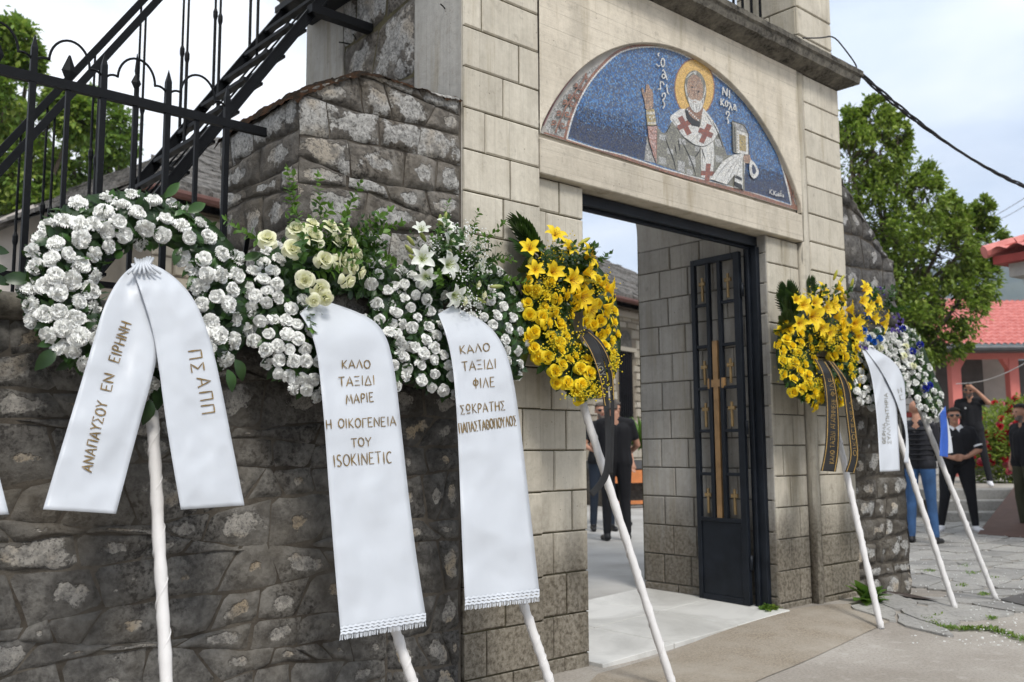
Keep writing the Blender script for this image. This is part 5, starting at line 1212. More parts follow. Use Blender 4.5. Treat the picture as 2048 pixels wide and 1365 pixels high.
def w2():
    w = Wreath('funeral_wreath.001', 'white carnation wreath topped by cream roses, with a long fringed white ribbon', [(490, 570), (505, 515), (560, 485), (640, 478), (720, 490), (775, 530), (815, 580), (838, 640), (842, 700), (820, 760), (760, 790), (690, 800), (620, 795), (560, 765), (520, 710), (490, 640)], [(655, 590), (735, 590), (745, 635), (665, 640)], 2, bulge=.11)
    w.core(); w.foliage(1500, .045, reach=.5)
    w.flowers('carnation', carn_meshes('pet_white'), w.samples(23, 9000, lambda p: not (p[1] < 600 and 560 < p[0] < 740)), .0300, .55)
    for i in range(34):              # myrtle sprigs of the spray
        a = w.r.uniform(-2.7, .1); x = 650+w.r.uniform(-50, 60); y = 500+w.r.uniform(-20, 50); p = w.P(x, y, .12); d = Vector((math.cos(a)*1.0, -.45+w.r.gauss(0, .25), -math.sin(a)*.95))
        place('sprig', w.r.choice(SPRIG['l'] if w.r.random() < .65 else SPRIG['g']), w.root, p, d, w.r.uniform(.13, .24), r=w.r)
    for x, y, dx, dz in ((600, 440, -.5, 1), (690, 440, .5, 1), (640, 440, .0, 1), (530, 480, -1, .25), (740, 470, 1, .45), (590, 430, -.3, 1), (620, 590, -.3, -1), (640, 610, 0, -1)):
        place('sprig', w.r.choice(SPRIG['l']), w.root, w.P(x, y, .11), (dx, -.3, dz), .19, r=w.r)
    R_ = rose_meshes('pet_cream')
    for (x, y, s_, dx, dz) in ((535, 476, .036, -.6, .5), (592, 458, .036, -.3, .5), (626, 474, .046, 0, .5), (586, 497, .038, -.4, .1), (650, 519, .036, 0, .0), (686, 524, .036, .4, -.1), (672, 482, .035, .3, .3), (700, 488, .038, .5, .3), (712, 508, .038, .7, 0), (660, 452, .032, .2, .8), (625, 448, .03, 0, .9), (690, 460, .032, .5, .7), (706, 535, .033, .6, -.3), (698, 562, .034, .5, -.7), (640, 578, .035, -.2, -.6), (652, 598, .032, 0, -1), (720, 545, .03, .8, -.5), (610, 560, .034, -.5, -.4), (628, 602, .026, -.3, -.6)):
        place('rose', w.r.choice(R_), w.root, w.P(x, y, .215 if y > 550 else .20), (dx, -1, dz+.1), s_*1.32, r=w.r)
    for p in w.samples(52, 2000):
        place_dir('leaf', w.r.choice(LEAF), w.root, w.P(*p, w.hgt(p)*.8), (w.r.gauss(0, 1), -.4, w.r.gauss(0, 1)), w.nrm(p), w.r.uniform(.035, .06))
    w.pole((745, 1120), (825, 1365))
    rb = Ribbon(w.root, [(600, 628), (618, 655), (634, 700), (642, 770), (650, 860), (658, 980), (668, 1110), (681, 1262)], [(632, 596), (735, 630), (772, 665), (790, 740), (802, 850), (816, 980), (832, 1110), (852, 1234)], off=.185, off1=.09, seed=21, wave=.011)
    for t, a, b, h in (('ΚΑΛΟ', (684, 738), (741, 737), 17), ('ΤΑΞΙΔΙ', (678, 773), (750, 770), 19), ('ΜΑΡΙΕ', (693, 808), (748, 804), 19), ('Η', (653, 860), (664, 859), 19), ('ΟΙΚΟΓΕΝΕΙΑ', (677, 857), (793, 852), 19), ('ΤΟΥ', (703, 895), (743, 893), 18), ('ISOKINETIC', (668, 934), (784, 926), 24)): lettering(rb, t, a, b, h, 2.2)
    rb.fringe(24, 1)
w2()
def w3():
    w = Wreath('funeral_wreath.002', 'white carnation wreath topped by white lilies, beside the left pillar, with fringed white ribbon', [(765, 600), (790, 545), (850, 515), (930, 510), (1000, 535), (1035, 580), (1058, 640), (1060, 700), (1040, 760), (980, 790), (910, 802), (850, 785), (800, 740), (772, 680)], [(880, 600), (950, 600), (950, 635), (885, 635)], 3, bulge=.11)
    w.core(); w.foliage(1500, .045)
    w.flowers('carnation', carn_meshes('pet_white'), w.samples(21, 9000, lambda p: not (p[1] < 590 and 845 < p[0] < 975)), .0285, .55)
    for i in range(40):
        a = w.r.uniform(-3.1, .2); x = 895+w.r.uniform(-50, 60); y = 520+w.r.uniform(-10, 60); d = Vector((math.cos(a), -.5+w.r.gauss(0, .25), -math.sin(a)*.75))
        place('sprig', w.r.choice(SPRIG[w.r.choice('lggb')]), w.root, w.P(x, y, .10), d, w.r.uniform(.12, .22), r=w.r)
    for x, y, dx, dz in ((960, 490, 1, .8), (975, 520, 1, .3), (800, 540, -1, .2), (790, 520, -1, .4), (880, 470, -.2, 1), (940, 480, .5, 1), (1000, 560, 1, 0)): place('sprig', w.r.choice(SPRIG['l']), w.root, w.P(x, y, .10), (dx, -.3, dz), .16, r=w.r)
    for (x, y, s_, dx, dz) in ((888, 458, .055, .1, .9), (842, 466, .05, -.6, .7), (893, 492, .072, .05, .5), (843, 521, .066, -.5, .1), (891, 531, .068, .05, -.05), (903, 588, .064, .1, -.5), (950, 532, .055, .7, -.1), (850, 552, .055, -.5, -.5)):
        place('lily', w.r.choice(lily_meshes('pet_lilyw')), w.root, w.P(x, y, .17), (dx, -1, dz), s_*1.25, r=w.r)
    for (x, y, dx, dz) in ((815, 478, -1, .55), (820, 510, -1, .3), (812, 494, -1, .45), (838, 470, -.8, .5), (866, 445, -.3, 1), (872, 440, .0, 1), (930, 580, .6, -.3), (965, 560, 1, .1)):
        place('lily_bud', BUD['bud'], w.root, w.P(x+14, y+14, .14), (dx, -.4, dz), .075, r=w.r)
    for (x, y) in ((955, 570), (928, 603), (966, 590), (896, 504)): place('rose', rose_meshes('pet_cream')[2], w.root, w.P(x, y, .20), (.5, -1, -.2), .028, r=w.r)
    def cl():
        c = w.r.choice(((925, 485, 50, 38), (955, 505, 34, 40), (868, 492, 22, 20), (925, 545, 30, 30), (935, 605, 22, 24), (920, 470, 40, 25)))
        x, y = c[0]+w.r.gauss(0, .5)*c[2], c[1]+w.r.gauss(0, .5)*c[3]; return w.P(x, y, .15+w.r.uniform(0, .07)), w.P(910, 545, .06)
    gyp(w.root, cl, 620, .0042, M['gypw'], r=w.r)
    w.pole((1010, 1100), (1100, 1365))
    rb = Ribbon(w.root, [(876, 628), (893, 670), (906, 730), (914, 830), (919, 940), (923, 1060), (930, 1203)], [(905, 612), (975, 645), (1008, 690), (1026, 750), (1042, 860), (1056, 980), (1079, 1186)], off=.185, off1=.09, seed=33, wave=.011)
    for t, a, b, h in (('ΚΑΛΟ', (921, 709), (980, 702), 17), ('ΤΑΞΙΔΙ', (925, 742), (993, 737), 19), ('ΦΙΛΕ', (947, 777), (990, 774), 20), ('ΣΩΚΡΑΤΗΣ', (922, 829), (1011, 821), 19), ('ΠΑΠΑΣΤΑΘΟΠΟΥΛΟΣ', (919, 867), (1034, 852), 21)): lettering(rb, t, a, b, h, 2.1)
    rb.fringe(20, 2)
w3()
q6 = lambda u, v: (950+u*.498, 420+v*.498)
q7 = lambda u, v: (1350+u*.3408, 500+v*.3408)
def spray_y(w, lil, budl, gy, size=.075, n=520, ctr=(1130, 560), off=.17):
    for (x, y, s_) in lil:
        cx, cy = ctr; d = Vector(((x-cx)/90, -1, -(y-cy)/110)); place('lily', w.r.choice(lily_meshes('pet_lilyy')), w.root, w.P(x, y, off), d, size*s_*1.3, r=w.r)
    for (x, y, dx, dz) in budl: place('lily_bud', BUD['budy'], w.root, w.P(x, y, off-.03), (dx, -.4, dz), .085, r=w.r)
    def cl():
        c = w.r.choice(gy); x, y = c[0]+w.r.gauss(0, .5)*c[2], c[1]+w.r.gauss(0, .5)*c[3]; return w.P(x, y, .10+w.r.uniform(0, .09)), w.P(c[0], c[1]+15, .05)
    gyp(w.root, cl, n, .0048, M['gypy'], r=w.r)
def w4():
    w = Wreath('funeral_wreath.003', 'yellow rose and lily wreath just left of the doorway, trailing a narrow black ribbon', [(1040, 590), (1040, 545), (1075, 510), (1120, 495), (1180, 520), (1215, 560), (1232, 620), (1238, 690), (1230, 750), (1200, 795), (1155, 802), (1115, 780), (1085, 740), (1060, 690), (1042, 650)], [(1142, 620), (1172, 620), (1186, 660), (1180, 700), (1160, 690), (1140, 655)], 4, bulge=.10, sc=26)
    w.core(); w.foliage(900, .05)
    R_ = rose_meshes('pet_yellow')
    pts = [q6(*p) for p in ((210, 280), (210, 325), (212, 372), (220, 422), (238, 490), (278, 345), (280, 390), (320, 410), (310, 510), (295, 455), (335, 455), (365, 510), (340, 565), (295, 590), (378, 605), (325, 648), (372, 695), (405, 728), (410, 555), (450, 600), (425, 635), (462, 655), (445, 455), (505, 445), (505, 500), (525, 485), (545, 530), (550, 575), (515, 548), (462, 510), (555, 620), (545, 665), (430, 700), (465, 715), (500, 735), (335, 360), (305, 290), (270, 430), (350, 470), (400, 590), (520, 420))]
    pts += [p for p in w.samples(21, 3000, lambda p: p[1] > 560) if min(math.hypot(p[0]-a, p[1]-b) for a, b in pts) > 15]
    w.flowers('rose', R_, pts, .043, .5, .02, .85, 1.1)
    for i in range(7): place('palm_frond', PALM, w.root, w.P(1085+i*4, 520+i*8, .03), (-.9+.12*i, -.15, .8-.30*i), .26, r=w.r)
    for i in range(16): a = w.r.uniform(-2.6, -.5); place('sprig', w.r.choice(SPRIG['g']), w.root, w.P(1120+w.r.uniform(-30, 50), 560, .08), (math.cos(a), -.4, -math.sin(a)), .2, r=w.r)
    spray_y(w, [(*q6(315, 115), .9), (*q6(218, 165), .8), (*q6(305, 255), .9), (*q6(375, 285), 1.0), (*q6(405, 345), 1.15), (*q6(445, 395), 1.0), (*q6(515, 385), .95), (*q6(520, 315), 1.0), (*q6(440, 195), 1.1), (*q6(435, 255), .9), (*q6(500, 300), .9), (*q6(240, 245), .7), (*q6(370, 160), .8)],
        [(*q6(415, 140), .9, .6), (*q6(425, 160), 1, .25), (*q6(430, 260), 1, .1), (*q6(430, 280), 1, -.1), (*q6(230, 190), -.7, -.6)], [(*q6(370, 150), 28, 30), (*q6(310, 200), 35, 35), (*q6(300, 350), 30, 50), (*q6(500, 300), 30, 30), (*q6(400, 560), 40, 60), (*q6(320, 540), 30, 50), (*q6(480, 700), 30, 20), (*q6(440, 740), 40, 14), (*q6(560, 600), 14, 30), (*q6(270, 320), 25, 40)], .072, 900, ctr=(1130, 560))
    w.pole((1150, 760), (1343, 1365))
    ra = Ribbon(w.root, [(1160, 668), (1180, 700), (1198, 750), (1208, 810), (1212, 880), (1210, 935), (1200, 960), (1178, 985)], [(1176, 664), (1198, 690), (1214, 745), (1218, 810), (1224, 880), (1222, 940), (1212, 968), (1186, 995)], off=.15, off1=.09, seed=41, mat='satin_k', wave=.012)
    rb = Ribbon(w.root, [(1164, 662), (1196, 690), (1216, 740), (1222, 800), (1222, 860), (1219, 950)], [(1174, 658), (1208, 684), (1226, 735), (1229, 800), (1229, 860), (1226, 950)], off=.14, off1=.07, seed=43, mat='satin_k', wave=.012)
    lettering(ra, 'ΛΟΥ', (1189, 728), (1201, 754), 12, 1.6, 'grey_ink')
    for rr_, pp in ((ra, [(1163, 672), (1182, 702), (1200, 752), (1210, 812)]), (rb, [(1176, 664), (1205, 690), (1224, 738), (1227, 800)])):
        mb = MB(); q = smoothp(pp, 2, False); mb.grid([[rr_.S(x, y, .004) for x, y in q], [rr_.S(x+1.6, y, .004) for x, y in q]]); mb.build('gold_edge', M['gold_trim'], rr_.o)
w4()
def w5():
    w = Wreath('funeral_wreath.004', 'yellow rose wreath on the right pillar with two black and gold ribbon tails', [q7(*p) for p in ((600, 500), (600, 430), (650, 380), (760, 350), (900, 330), (1020, 400), (1090, 480), (1115, 580), (1110, 700), (1080, 800), (1000, 880), (880, 930), (790, 915), (700, 870), (640, 780), (600, 690), (590, 580))], [q7(*p) for p in ((830, 590), (900, 590), (930, 640), (910, 700), (850, 700), (815, 650))], 5, bulge=.10, sc=24)
    w.core(); w.foliage(900, .05)
    R_ = rose_meshes('pet_yellow'); cx, cy = q7(860, 640)
    pts = w.samples(17.5, 6000, lambda p: p[1] > 655 or p[0] < 1575 or p[0] > 1722); w.flowers('rose', R_, pts, .047, .5, .02, .85, 1.12)
    for i in range(6): place('palm_frond', PALM, w.root, w.P(*q7(700, 400+i*16), .03), (-.7-.05*i, -.2, .9-.25*i), .24, r=w.r)
    place('palm_frond', PALM, w.root, w.P(*q7(800, 300), .03), (-.15, -.1, 1), .15, r=w.r)
    for i in range(14): a = w.r.uniform(-2.6, -.5); place('sprig', w.r.choice(SPRIG['g']), w.root, w.P(1640+w.r.uniform(-30, 40), 625, .08), (math.cos(a), -.4, -math.sin(a)), .2, r=w.r)
    lil = [(850, 250, .9), (785, 395, 1.25), (900, 330, 1.1), (955, 290, 1.0), (930, 395, 1.1), (1000, 355, 1.0), (965, 430, 1.0), (835, 455, .9), (880, 480, .9), (740, 330, .9), (700, 300, .6), (940, 235, .9), (860, 350, 1), (1030, 460, .9), (800, 320, .9), (970, 480, .8), (720, 430, .8)]
    spray_y(w, [(*q7(u, v), s_) for u, v, s_ in lil], [(*q7(930, 260), .7, .9), (*q7(950, 280), .9, .7), (*q7(930, 180), .1, 1), (*q7(720, 300), -1, .4), (*q7(960, 200), .6, 1)], [(*q7(800, 280), 28, 20), (*q7(850, 420), 38, 26), (*q7(880, 500), 34, 22), (*q7(650, 650), 20, 30), (*q7(740, 620), 20, 30), (*q7(830, 780), 28, 14), (*q7(920, 560), 30, 12), (*q7(1050, 660), 14, 36)], .078, 560, ctr=(1640, 625))
    w.pole((1660, 800), (1762, 1262))
    for k, (lf, rt, sd) in enumerate(([[(1628, 718), (1644, 745), (1652, 800), (1652, 870), (1648, 910), (1641, 942)], [(1652, 724), (1668, 750), (1677, 800), (1680, 860), (1678, 910), (1672, 944)], 51], [[(1655, 722), (1682, 760), (1690, 820), (1697, 880), (1700, 915), (1690, 944)], [(1668, 724), (1700, 765), (1708, 820), (1716, 880), (1719, 915), (1710, 946)], 55])):
        rb = Ribbon(w.root, lf, rt, off=.15, off1=.08, seed=sd, mat='satin_k', wave=.014)
        for e, dx in ((lf, 2.5), (rt, -3.5)):
            q = smoothp(e, 2, False); mb = MB(); mb.grid([[rb.S(x+dx, y, .004) for x, y in q], [rb.S(x+dx+1.7, y, .004) for x, y in q]]); mb.build('gold_edge', M['gold_trim'], rb.o)
        if k == 0: lettering(rb, 'ΚΑΛΟ ΤΑΞΙΔΙ ΑΓΑΠΗΜΕΝΕ', (1668, 928), (1672, 798), 9, 1.1, 'gold_trim'); lettering(rb, 'ΦΙΛΕ', (1671, 792), (1665, 755), 9, 1.1, 'gold_trim')
        else: lettering(rb, 'ΟΙΚΟΓΕΝΕΙΑ', (1714, 912), (1705, 800), 7, 1., 'gold_trim')
w5()
def w6():
    w = Wreath('funeral_wreath.005', 'white wreath topped by yellow lilies and bright blue blooms, with a white ribbon', [q7(*p) for p in ((1040, 700), (1060, 560), (1130, 470), (1240, 450), (1320, 500), (1370, 620), (1390, 740), (1370, 860), (1300, 930), (1180, 945), (1080, 900), (1040, 820))], [q7(*p) for p in ((1170, 640), (1230, 640), (1240, 720), (1180, 730))], 6, bulge=.08, sc=20)
    w.core(); w.foliage(600, .045)
    w.flowers('carnation', carn_meshes('pet_white'), w.samples(13, 5000), .034, .5)
    for i in range(12): a = w.r.uniform(-2.6, -.3); place('sprig', w.r.choice(SPRIG['g']), w.root, w.P(1745+w.r.uniform(-20, 30), 625, .07), (math.cos(a), -.4, -math.sin(a)), .2, r=w.r)
    spray_y(w, [(*q7(u, v), s_) for u, v, s_ in ((1100, 240, .95), (1175, 305, .8), (1080, 310, .9), (1205, 430, 1), (1150, 400, .8), (1040, 430, 1), (1110, 360, .8), (1060, 500, .8), (1230, 390, .7), (1130, 330, .7))], [(*q7(1030, 230), -.1, 1), (*q7(1060, 480), -.5, -.8)], [(*q7(1180, 360), 18, 18), (*q7(1110, 420), 18, 20)], .075, 160, ctr=(1735, 620))
    for u, v in ((1150, 400), (1110, 470), (1140, 520), (1205, 520), (1225, 445), (1125, 385), (1085, 450), (1170, 540)): place('blue_bloom', w.r.choice([m for m in carn_meshes('pet_blue')]), w.root, w.P(*q7(u, v), .15), (0, -1, .2), .03, r=w.r)
    for u, v, n in ((1200, 240, 9), (1110, 560, 5)):
        for k in range(n): place('violet_blossom', carn_meshes('pet_violet')[0], w.root, w.P(*q7(u+w.r.uniform(-28, 28), v+w.r.uniform(-32, 32)), .12), (0, -1, .2), .014, r=w.r)
    w.pole((1790, 850), (1912, 1228))
    ra = Ribbon(w.root, [(1724, 700), (1742, 745), (1750, 800), (1756, 860), (1760, 944)], [(1736, 696), (1770, 715), (1790, 760), (1796, 850), (1800, 942)], off=.14, off1=.09, seed=61, wave=.02)
    rb = Ribbon(w.root, [(1730, 698), (1765, 745), (1790, 795), (1802, 830), (1812, 862), (1812, 900), (1808, 925)], [(1742, 694), (1790, 722), (1810, 760), (1811, 800), (1814, 850), (1818, 890), (1817, 927)], off=.15, off1=.10, seed=65, wave=.02)
    lettering(ra, 'ΘΕΡΜΑ', (1772, 888), (1772, 846), 7, 1.3, 'grey_ink'); lettering(ra, 'ΣΥΛΛΥΠΗΤΗΡΙΑ', (1783, 888), (1775, 786), 7, 1.3, 'grey_ink'); lettering(rb, 'ΠΣ', (1808, 800), (1802, 775), 7, 1.2, 'grey_ink')
w6()
def w7():
    w = Wreath('funeral_wreath.006', 'white wreath dotted with royal blue roses, farthest right, with a blue ribbon', [q7(*p) for p in ((1230, 500), (1290, 450), (1360, 440), (1430, 520), (1470, 640), (1520, 760), (1570, 860), (1560, 960), (1530, 1010), (1470, 990), (1420, 900), (1370, 820), (1300, 700), (1240, 620))], None, 7, bulge=.08, sc=18)
    w.core(); w.foliage(600, .045)
    def reg(p): return True
    pts = w.samples(13.5, 5000)
    w.flowers('carnation', carn_meshes('pet_white'), pts, .033, .6)
    for u, v in ((1360, 565), (1405, 680), (1210, 575), (1350, 620)): place('rose', rose_meshes('pet_cream')[1], w.root, w.P(*q7(u, v), .11), (0, -1, .2), .034, r=w.r)
    for u, v in ((1400, 595), (1480, 800), (1500, 795), (1475, 815), (1445, 555), (1340, 460)): place('blue_rose', rose_meshes('pet_navy')[1], w.root, w.P(*q7(u, v), .11), (0, -1, .1), .036, r=w.r)
    for u, v, s_ in ((1390, 480, .6), (1440, 620, .6), (1450, 770, .8), (1480, 870, .7), (1500, 930, .7), (1530, 900, .7), (1420, 520, .6)): place('lily', w.r.choice(lily_meshes('pet_lilyw')), w.root, w.P(*q7(u, v), .11), (.3, -1, 0), .07*s_, r=w.r)
    for u, v, n in ((1310, 400, 7), (1290, 470, 7)):
        for k in range(n): place('violet_blossom', carn_meshes('pet_violet')[1], w.root, w.P(*q7(u+w.r.uniform(-30, 30), v+w.r.uniform(-25, 25)), .10), (0, -1, .2), .014, r=w.r)
    w.pole((1825, 780), (1997, 1213))
    Ribbon(w.root, [(1876, 830), (1882, 860), (1884, 885), (1882, 910)], [(1888, 815), (1898, 850), (1905, 890), (1906, 906)], off=.12, off1=.09, seed=71, name='ribbon')
    Ribbon(w.root, [(1880, 828), (1882, 860), (1880, 885), (1879, 912)], [(1891, 812), (1895, 850), (1897, 885), (1896, 915)], off=.14, off1=.11, seed=72, mat='satin_b', name='ribbon')
w7()
def w0():
    w = Wreath('funeral_wreath.007', 'wreath cut off by the left edge, only leaves and a white ribbon corner showing', [(-350, 600), (-300, 450), (-180, 400), (-80, 450), (-35, 520), (-25, 600), (-50, 700), (-120, 770), (-250, 740), (-320, 680)], [(-220, 560), (-120, 540), (-90, 620), (-150, 680), (-220, 650)], 8)
    w.core(); w.foliage(1000, .06); w.flowers('carnation', carn_meshes('pet_white'), w.samples(38, 3000, lambda p: p[0] < -60), .034, .5)
    for (x, y, dx, dz) in ((-22, 500, 1, .1), (-25, 540, 1, .3), (-20, 555, 1, -.2)): place_dir('leaf', LEAF[1], w.root, w.P(x, y, .05), (dx, -.3, dz), (0, -1, .2), .06)
    w.pole((-160, 700), (-130, 1365))
    Ribbon(w.root, [(-170, 560), (-200, 700), (-190, 860), (-150, 1040)], [(-120, 560), (-60, 700), (-25, 860), (18, 1029)], off=.14, off1=.11, seed=81)
w0()
# ================================================================== BACKGROUND: hills, church, house, trees
M['hill'] = (lambda t: (t.col(t.mix(t.ramp(t.noise(.012, 8, .65), [(.38, 0.), (.62, 1.)]), (.03, .055, .03), (.10, .12, .075))), t.bump(t.noise(.03, 8, .7), 1, 20), t.set(1, 0, .05), t.mat)[-1])(NT('wooded hillside'))
def hills():
    nx, ny = 150, 16; mb = MB(); rows = []
    for j in range(ny+1):
        row = []; t = j/ny
        for i in range(nx+1):
            an = math.radians(-30+150*i/nx); r0 = 1000+900*t; x, y = math.sin(an)*r0, math.cos(an)*r0
            h = (300+70*noise.noise(Vector((an*3.1, 2, 0)))+45*noise.noise(Vector((an*9, 5, 0))))*math.sin(min(1, t*1.25)*PI/2)**1.2+28*noise.fractal(Vector((x*.006, y*.006, 0)), .8, 2, 6)*min(1, t*3)
            row.append((x, y, -3+h))
        rows.append(row)
    mb.grid(rows); tag(mb.build('hills', M['hill'], smooth=True), kind='structure')
hills()
# --- church behind the wall
M['chw'] = plain('buff church rubble', (.40, .35, .27), .9, 0, .35, 3, .5, .2, 20)
M['chs'] = (lambda t: (t.col(t.mix(t.rand(), (.28, .245, .19), (.46, .42, .35))), t.bump(t.noise(12, 5), .5, .02), t.set(.9, 0, .2), t.mat)[-1])(NT('buff church stone'))
M['chj'] = plain('church mortar', (.20, .17, .13), .95, 0, .2, 3)
M['gutter'] = plain('brown gutter', (.10, .045, .035), .6)
M['dark'] = plain('dark opening', (.006, .006, .008), .5)
U1 = Vector((.982, .187, 0)).normalized(); N1 = Vector((.187, -.982, 0)).normalized()   # along the church, and out of its front
O1 = Vector((17.8, 15.6, 0)); EZ = 4.75
def W1(s, d, z): return O1+U1*s-N1*d+Vector((0, 0, z))       # s along, d into the church
ch = empty('church', tuple(W1(-4, 0, 0)), 0, 'old stone church with a grey slate roof, beyond the gateway and the wall', 'church')
def church():
    mb = MB(); mb.obox(W1(-13, .02, -.3), U1*21, -N1*9, (0, 0, EZ+.3)); mb.build('wall', M['chj'], ch)
    r = random.Random(5); rest = MB(); n = 0
    z = 0
    wins = [(-1.08+.0, 1.75, 3.62), (-8.6, 1.75, 3.6)]
    wc = {}
    while z < EZ-.02:
        hh = r.uniform(.13, .26); hh = min(hh, EZ-z)
        for (sa, sb, near) in ((-13, -2.6, False), (-2.6, 1.4, True), (1.4, 8, False)):
            s = sa
            while s < sb-.02:
                w = r.uniform(.18, .5); w = min(w, sb-s)
                inwin = any(abs(s+w/2-c) < .32+w/2 and z+hh > z0 and z < z1+.55 for c, z0, z1 in WINS)
                if not inwin:
                    g = .012; d = r.uniform(.0, .035); a = W1(s+g, .02, z+g)
                    q = [r.uniform(-.015, .015) for _ in range(8)]
                    u, h2 = U1*(w-2*g), Vector((0, 0, hh-2*g)); f = N1*(.02+d)
                    v = [a, a+u, a+u+h2, a+h2, a+f+U1*(.02+q[0])+Vector((0, 0, .01)), a+u+f-U1*(.02+q[1])+Vector((0, 0, .01+q[4])), a+u+h2+f-U1*.02-Vector((0, 0, .01+q[2])), a+h2+f+U1*(.02+q[3])-Vector((0, 0, .012))]
                    F = [(4, 5, 6, 7), (0, 1, 5, 4), (1, 2, 6, 5), (2, 3, 7, 6), (3, 0, 4, 7)]
                    if near and n < 280: m_ = MB(); m_.add(v, F); m_.build('stone', M['chs'], ch); n += 1
                    elif not near: rest.add(v, F)
                s += w
        z += hh
    tag(rest.build('wall_stones', M['chw'], ch), kind='stuff')
    for c, z0, z1 in WINS:
        mb = MB(); mb.obox(W1(c-.30, .0, z0-.0), U1*.60, -N1*.06, (0, 0, z1-z0)); wn = mb.build('window', M['dark'], ch)
        for k in range(6): m_ = MB(); m_.obox(W1(c-.26+k*.1, -.03, z0), U1*.018, N1*.018, (0, 0, z1-z0)); m_.build('bar', M['iron'], wn)
        for k in range(4): m_ = MB(); m_.obox(W1(c-.28, -.035, z0+.2+k*.45), U1*.56, N1*.012, (0, 0, .02)); m_.build('bar', M['iron'], wn)
        m_ = MB(); m_.obox(W1(c-.42, 0, z1), U1*.84, N1*.10, (0, 0, .10)); m_.build('lintel_stone', M['chs'], wn)
        m_ = MB(); m_.obox(W1(c-.36, 0, z0-.08), U1*.72, N1*.09, (0, 0, .08)); m_.build('sill', M['chs'], wn)
        m_ = MB(); pts = [W1(c+.30*math.cos(a), -.035, z1+.1+.44*math.sin(a)) for a in [PI*k/12 for k in range(13)]]; m_.add(pts, [tuple(range(13))]); m_.build('relieving_arch', M['rubble'], wn)
    # slate hip roof with thick rough courses
    a0, a1, dn = -13.6, 8.6, 9.6; eav = .55; rh = 2.95
    def R_(s, d):           # height of the roof over the plan
        e = min((d+eav)/(dn/2+eav)*1.0, (dn+eav-d)/(dn/2+eav), (s-a0)/4.8, (a1-s)/4.8)
        return EZ+.05+rh*max(0, e)
    mb = MB(); ns, nd = 90, 30; mb.grid([[W1(a0+(a1-a0)*i/ns, -eav+(dn+2*eav)*j/nd, R_(a0+(a1-a0)*i/ns, -eav+(dn+2*eav)*j/nd)-.05) for i in range(ns+1)] for j in range(nd+1)]); mb.build('roof', M['slate'], ch)
    sl = MB(); rr = random.Random(8)
    for j in range(46):
        d = -eav+j*(dn/2+eav)/46; s = a0+rr.uniform(0, .3)
        while s < a1:
            w = rr.uniform(.25, .75); z0 = R_(s+w/2, d+.1); lim = (d+eav)/(dn/2+eav)
            if (s-a0)/4.8 > lim-.02 and (a1-s)/4.8 > lim-.02:
                t = rr.uniform(.04, .12); p = W1(s, d-rr.uniform(0, .05), z0-.04+rr.uniform(-.01, .02)); up = (-N1*.2+Vector((0, 0, (R_(s+w/2, d+.25)-R_(s+w/2, d+.05))))); sl.obox(p, U1*(w-.01), up*1.1, (0, 0, t))
            s += w
    for q in (0, 1):        # hip ends
        for j in range(34):
            s = a0+j*4.8/34 if q == 0 else a1-j*4.8/34-.14; lim = j/34; d = -eav
            while d < dn+eav:
                w = rr.uniform(.3, .8)
                if (d+eav)/(dn/2+eav) > lim and (dn+eav-d-w)/(dn/2+eav) > lim:
                    sl.obox(W1(s, d, R_(s+.05, d+w/2)-.03+rr.uniform(-.01, .02)), U1*.2+Vector((0, 0, .11 if q == 0 else -.02)), -N1*(w-.01), (0, 0, rr.uniform(.03, .07)))
                d += w
    tag(sl.build('slates', M['slate'], ch), kind='stuff')
    mb = MB(); mb.tube([W1(a0, -eav-.04, EZ+.0), W1(a1, -eav-.04, EZ+.0)], .07, 8); mb.build('gutter', M['gutter'], ch)
    mb = MB(); mb.obox(W1(-13, .0, EZ-.28), U1*21, N1*.12, (0, 0, .14)); mb.build('string_course', M['chs'], ch)
WINS = []
pw = atD(1250, 750, 23.6); sw = (pw-O1).dot(U1); WINS += [(sw, 1.9, 3.62), (sw-7.6, 1.9, 3.62), (sw+5.5, 1.9, 3.62)]
church()
# small gable house seen behind the fence, far left
M['plaster'] = plain('pale plaster', (.46, .42, .38), .9, 0, .2, 1.5)
gh = empty('small_house', tuple(atD(60, 520, 15)), 0, 'small pale stone outhouse with pitched roof seen through the fence bars', 'outhouse')
def outhouse():
    a = atD(-160, 700, 15); u = (atD(200, 700, 15.5)-a); u.z = 0; L_ = u.length; u.normalize(); n = Vector((u.y, -u.x, 0)); g = a.copy(); g.z = 0
    zt = atD(105, 410, 15).z; ze = atD(-100, 520, 15).z
    mb = MB(); P0, P1 = g, g+u*L_; pk = g+u*L_*.62
    mb.add([P0, P1, P1+Vector((0, 0, ze)), pk+Vector((0, 0, zt)), P0+Vector((0, 0, ze))], [(0, 1, 2, 3, 4)]); mb.obox(P0-n*4, u*L_, n*3.98, (0, 0, ze-.1)); mb.build('wall', M['plaster'], gh)
    for p, q in ((P0+Vector((0, 0, ze)), pk+Vector((0, 0, zt))), (P1+Vector((0, 0, ze)), pk+Vector((0, 0, zt)))):
        mb = MB(); mb.obox(p+n*.25+Vector((0, 0, .0)), q-p, -n*4, (0, 0, .10)); mb.build('roof', M['slate'], gh)
        mb = MB(); mb.bar(p+n*.26+Vector((0, 0, .03)), q+n*.26+Vector((0, 0, .03)), .05, .12); mb.build('bargeboard', M['plaster'], gh)
outhouse()
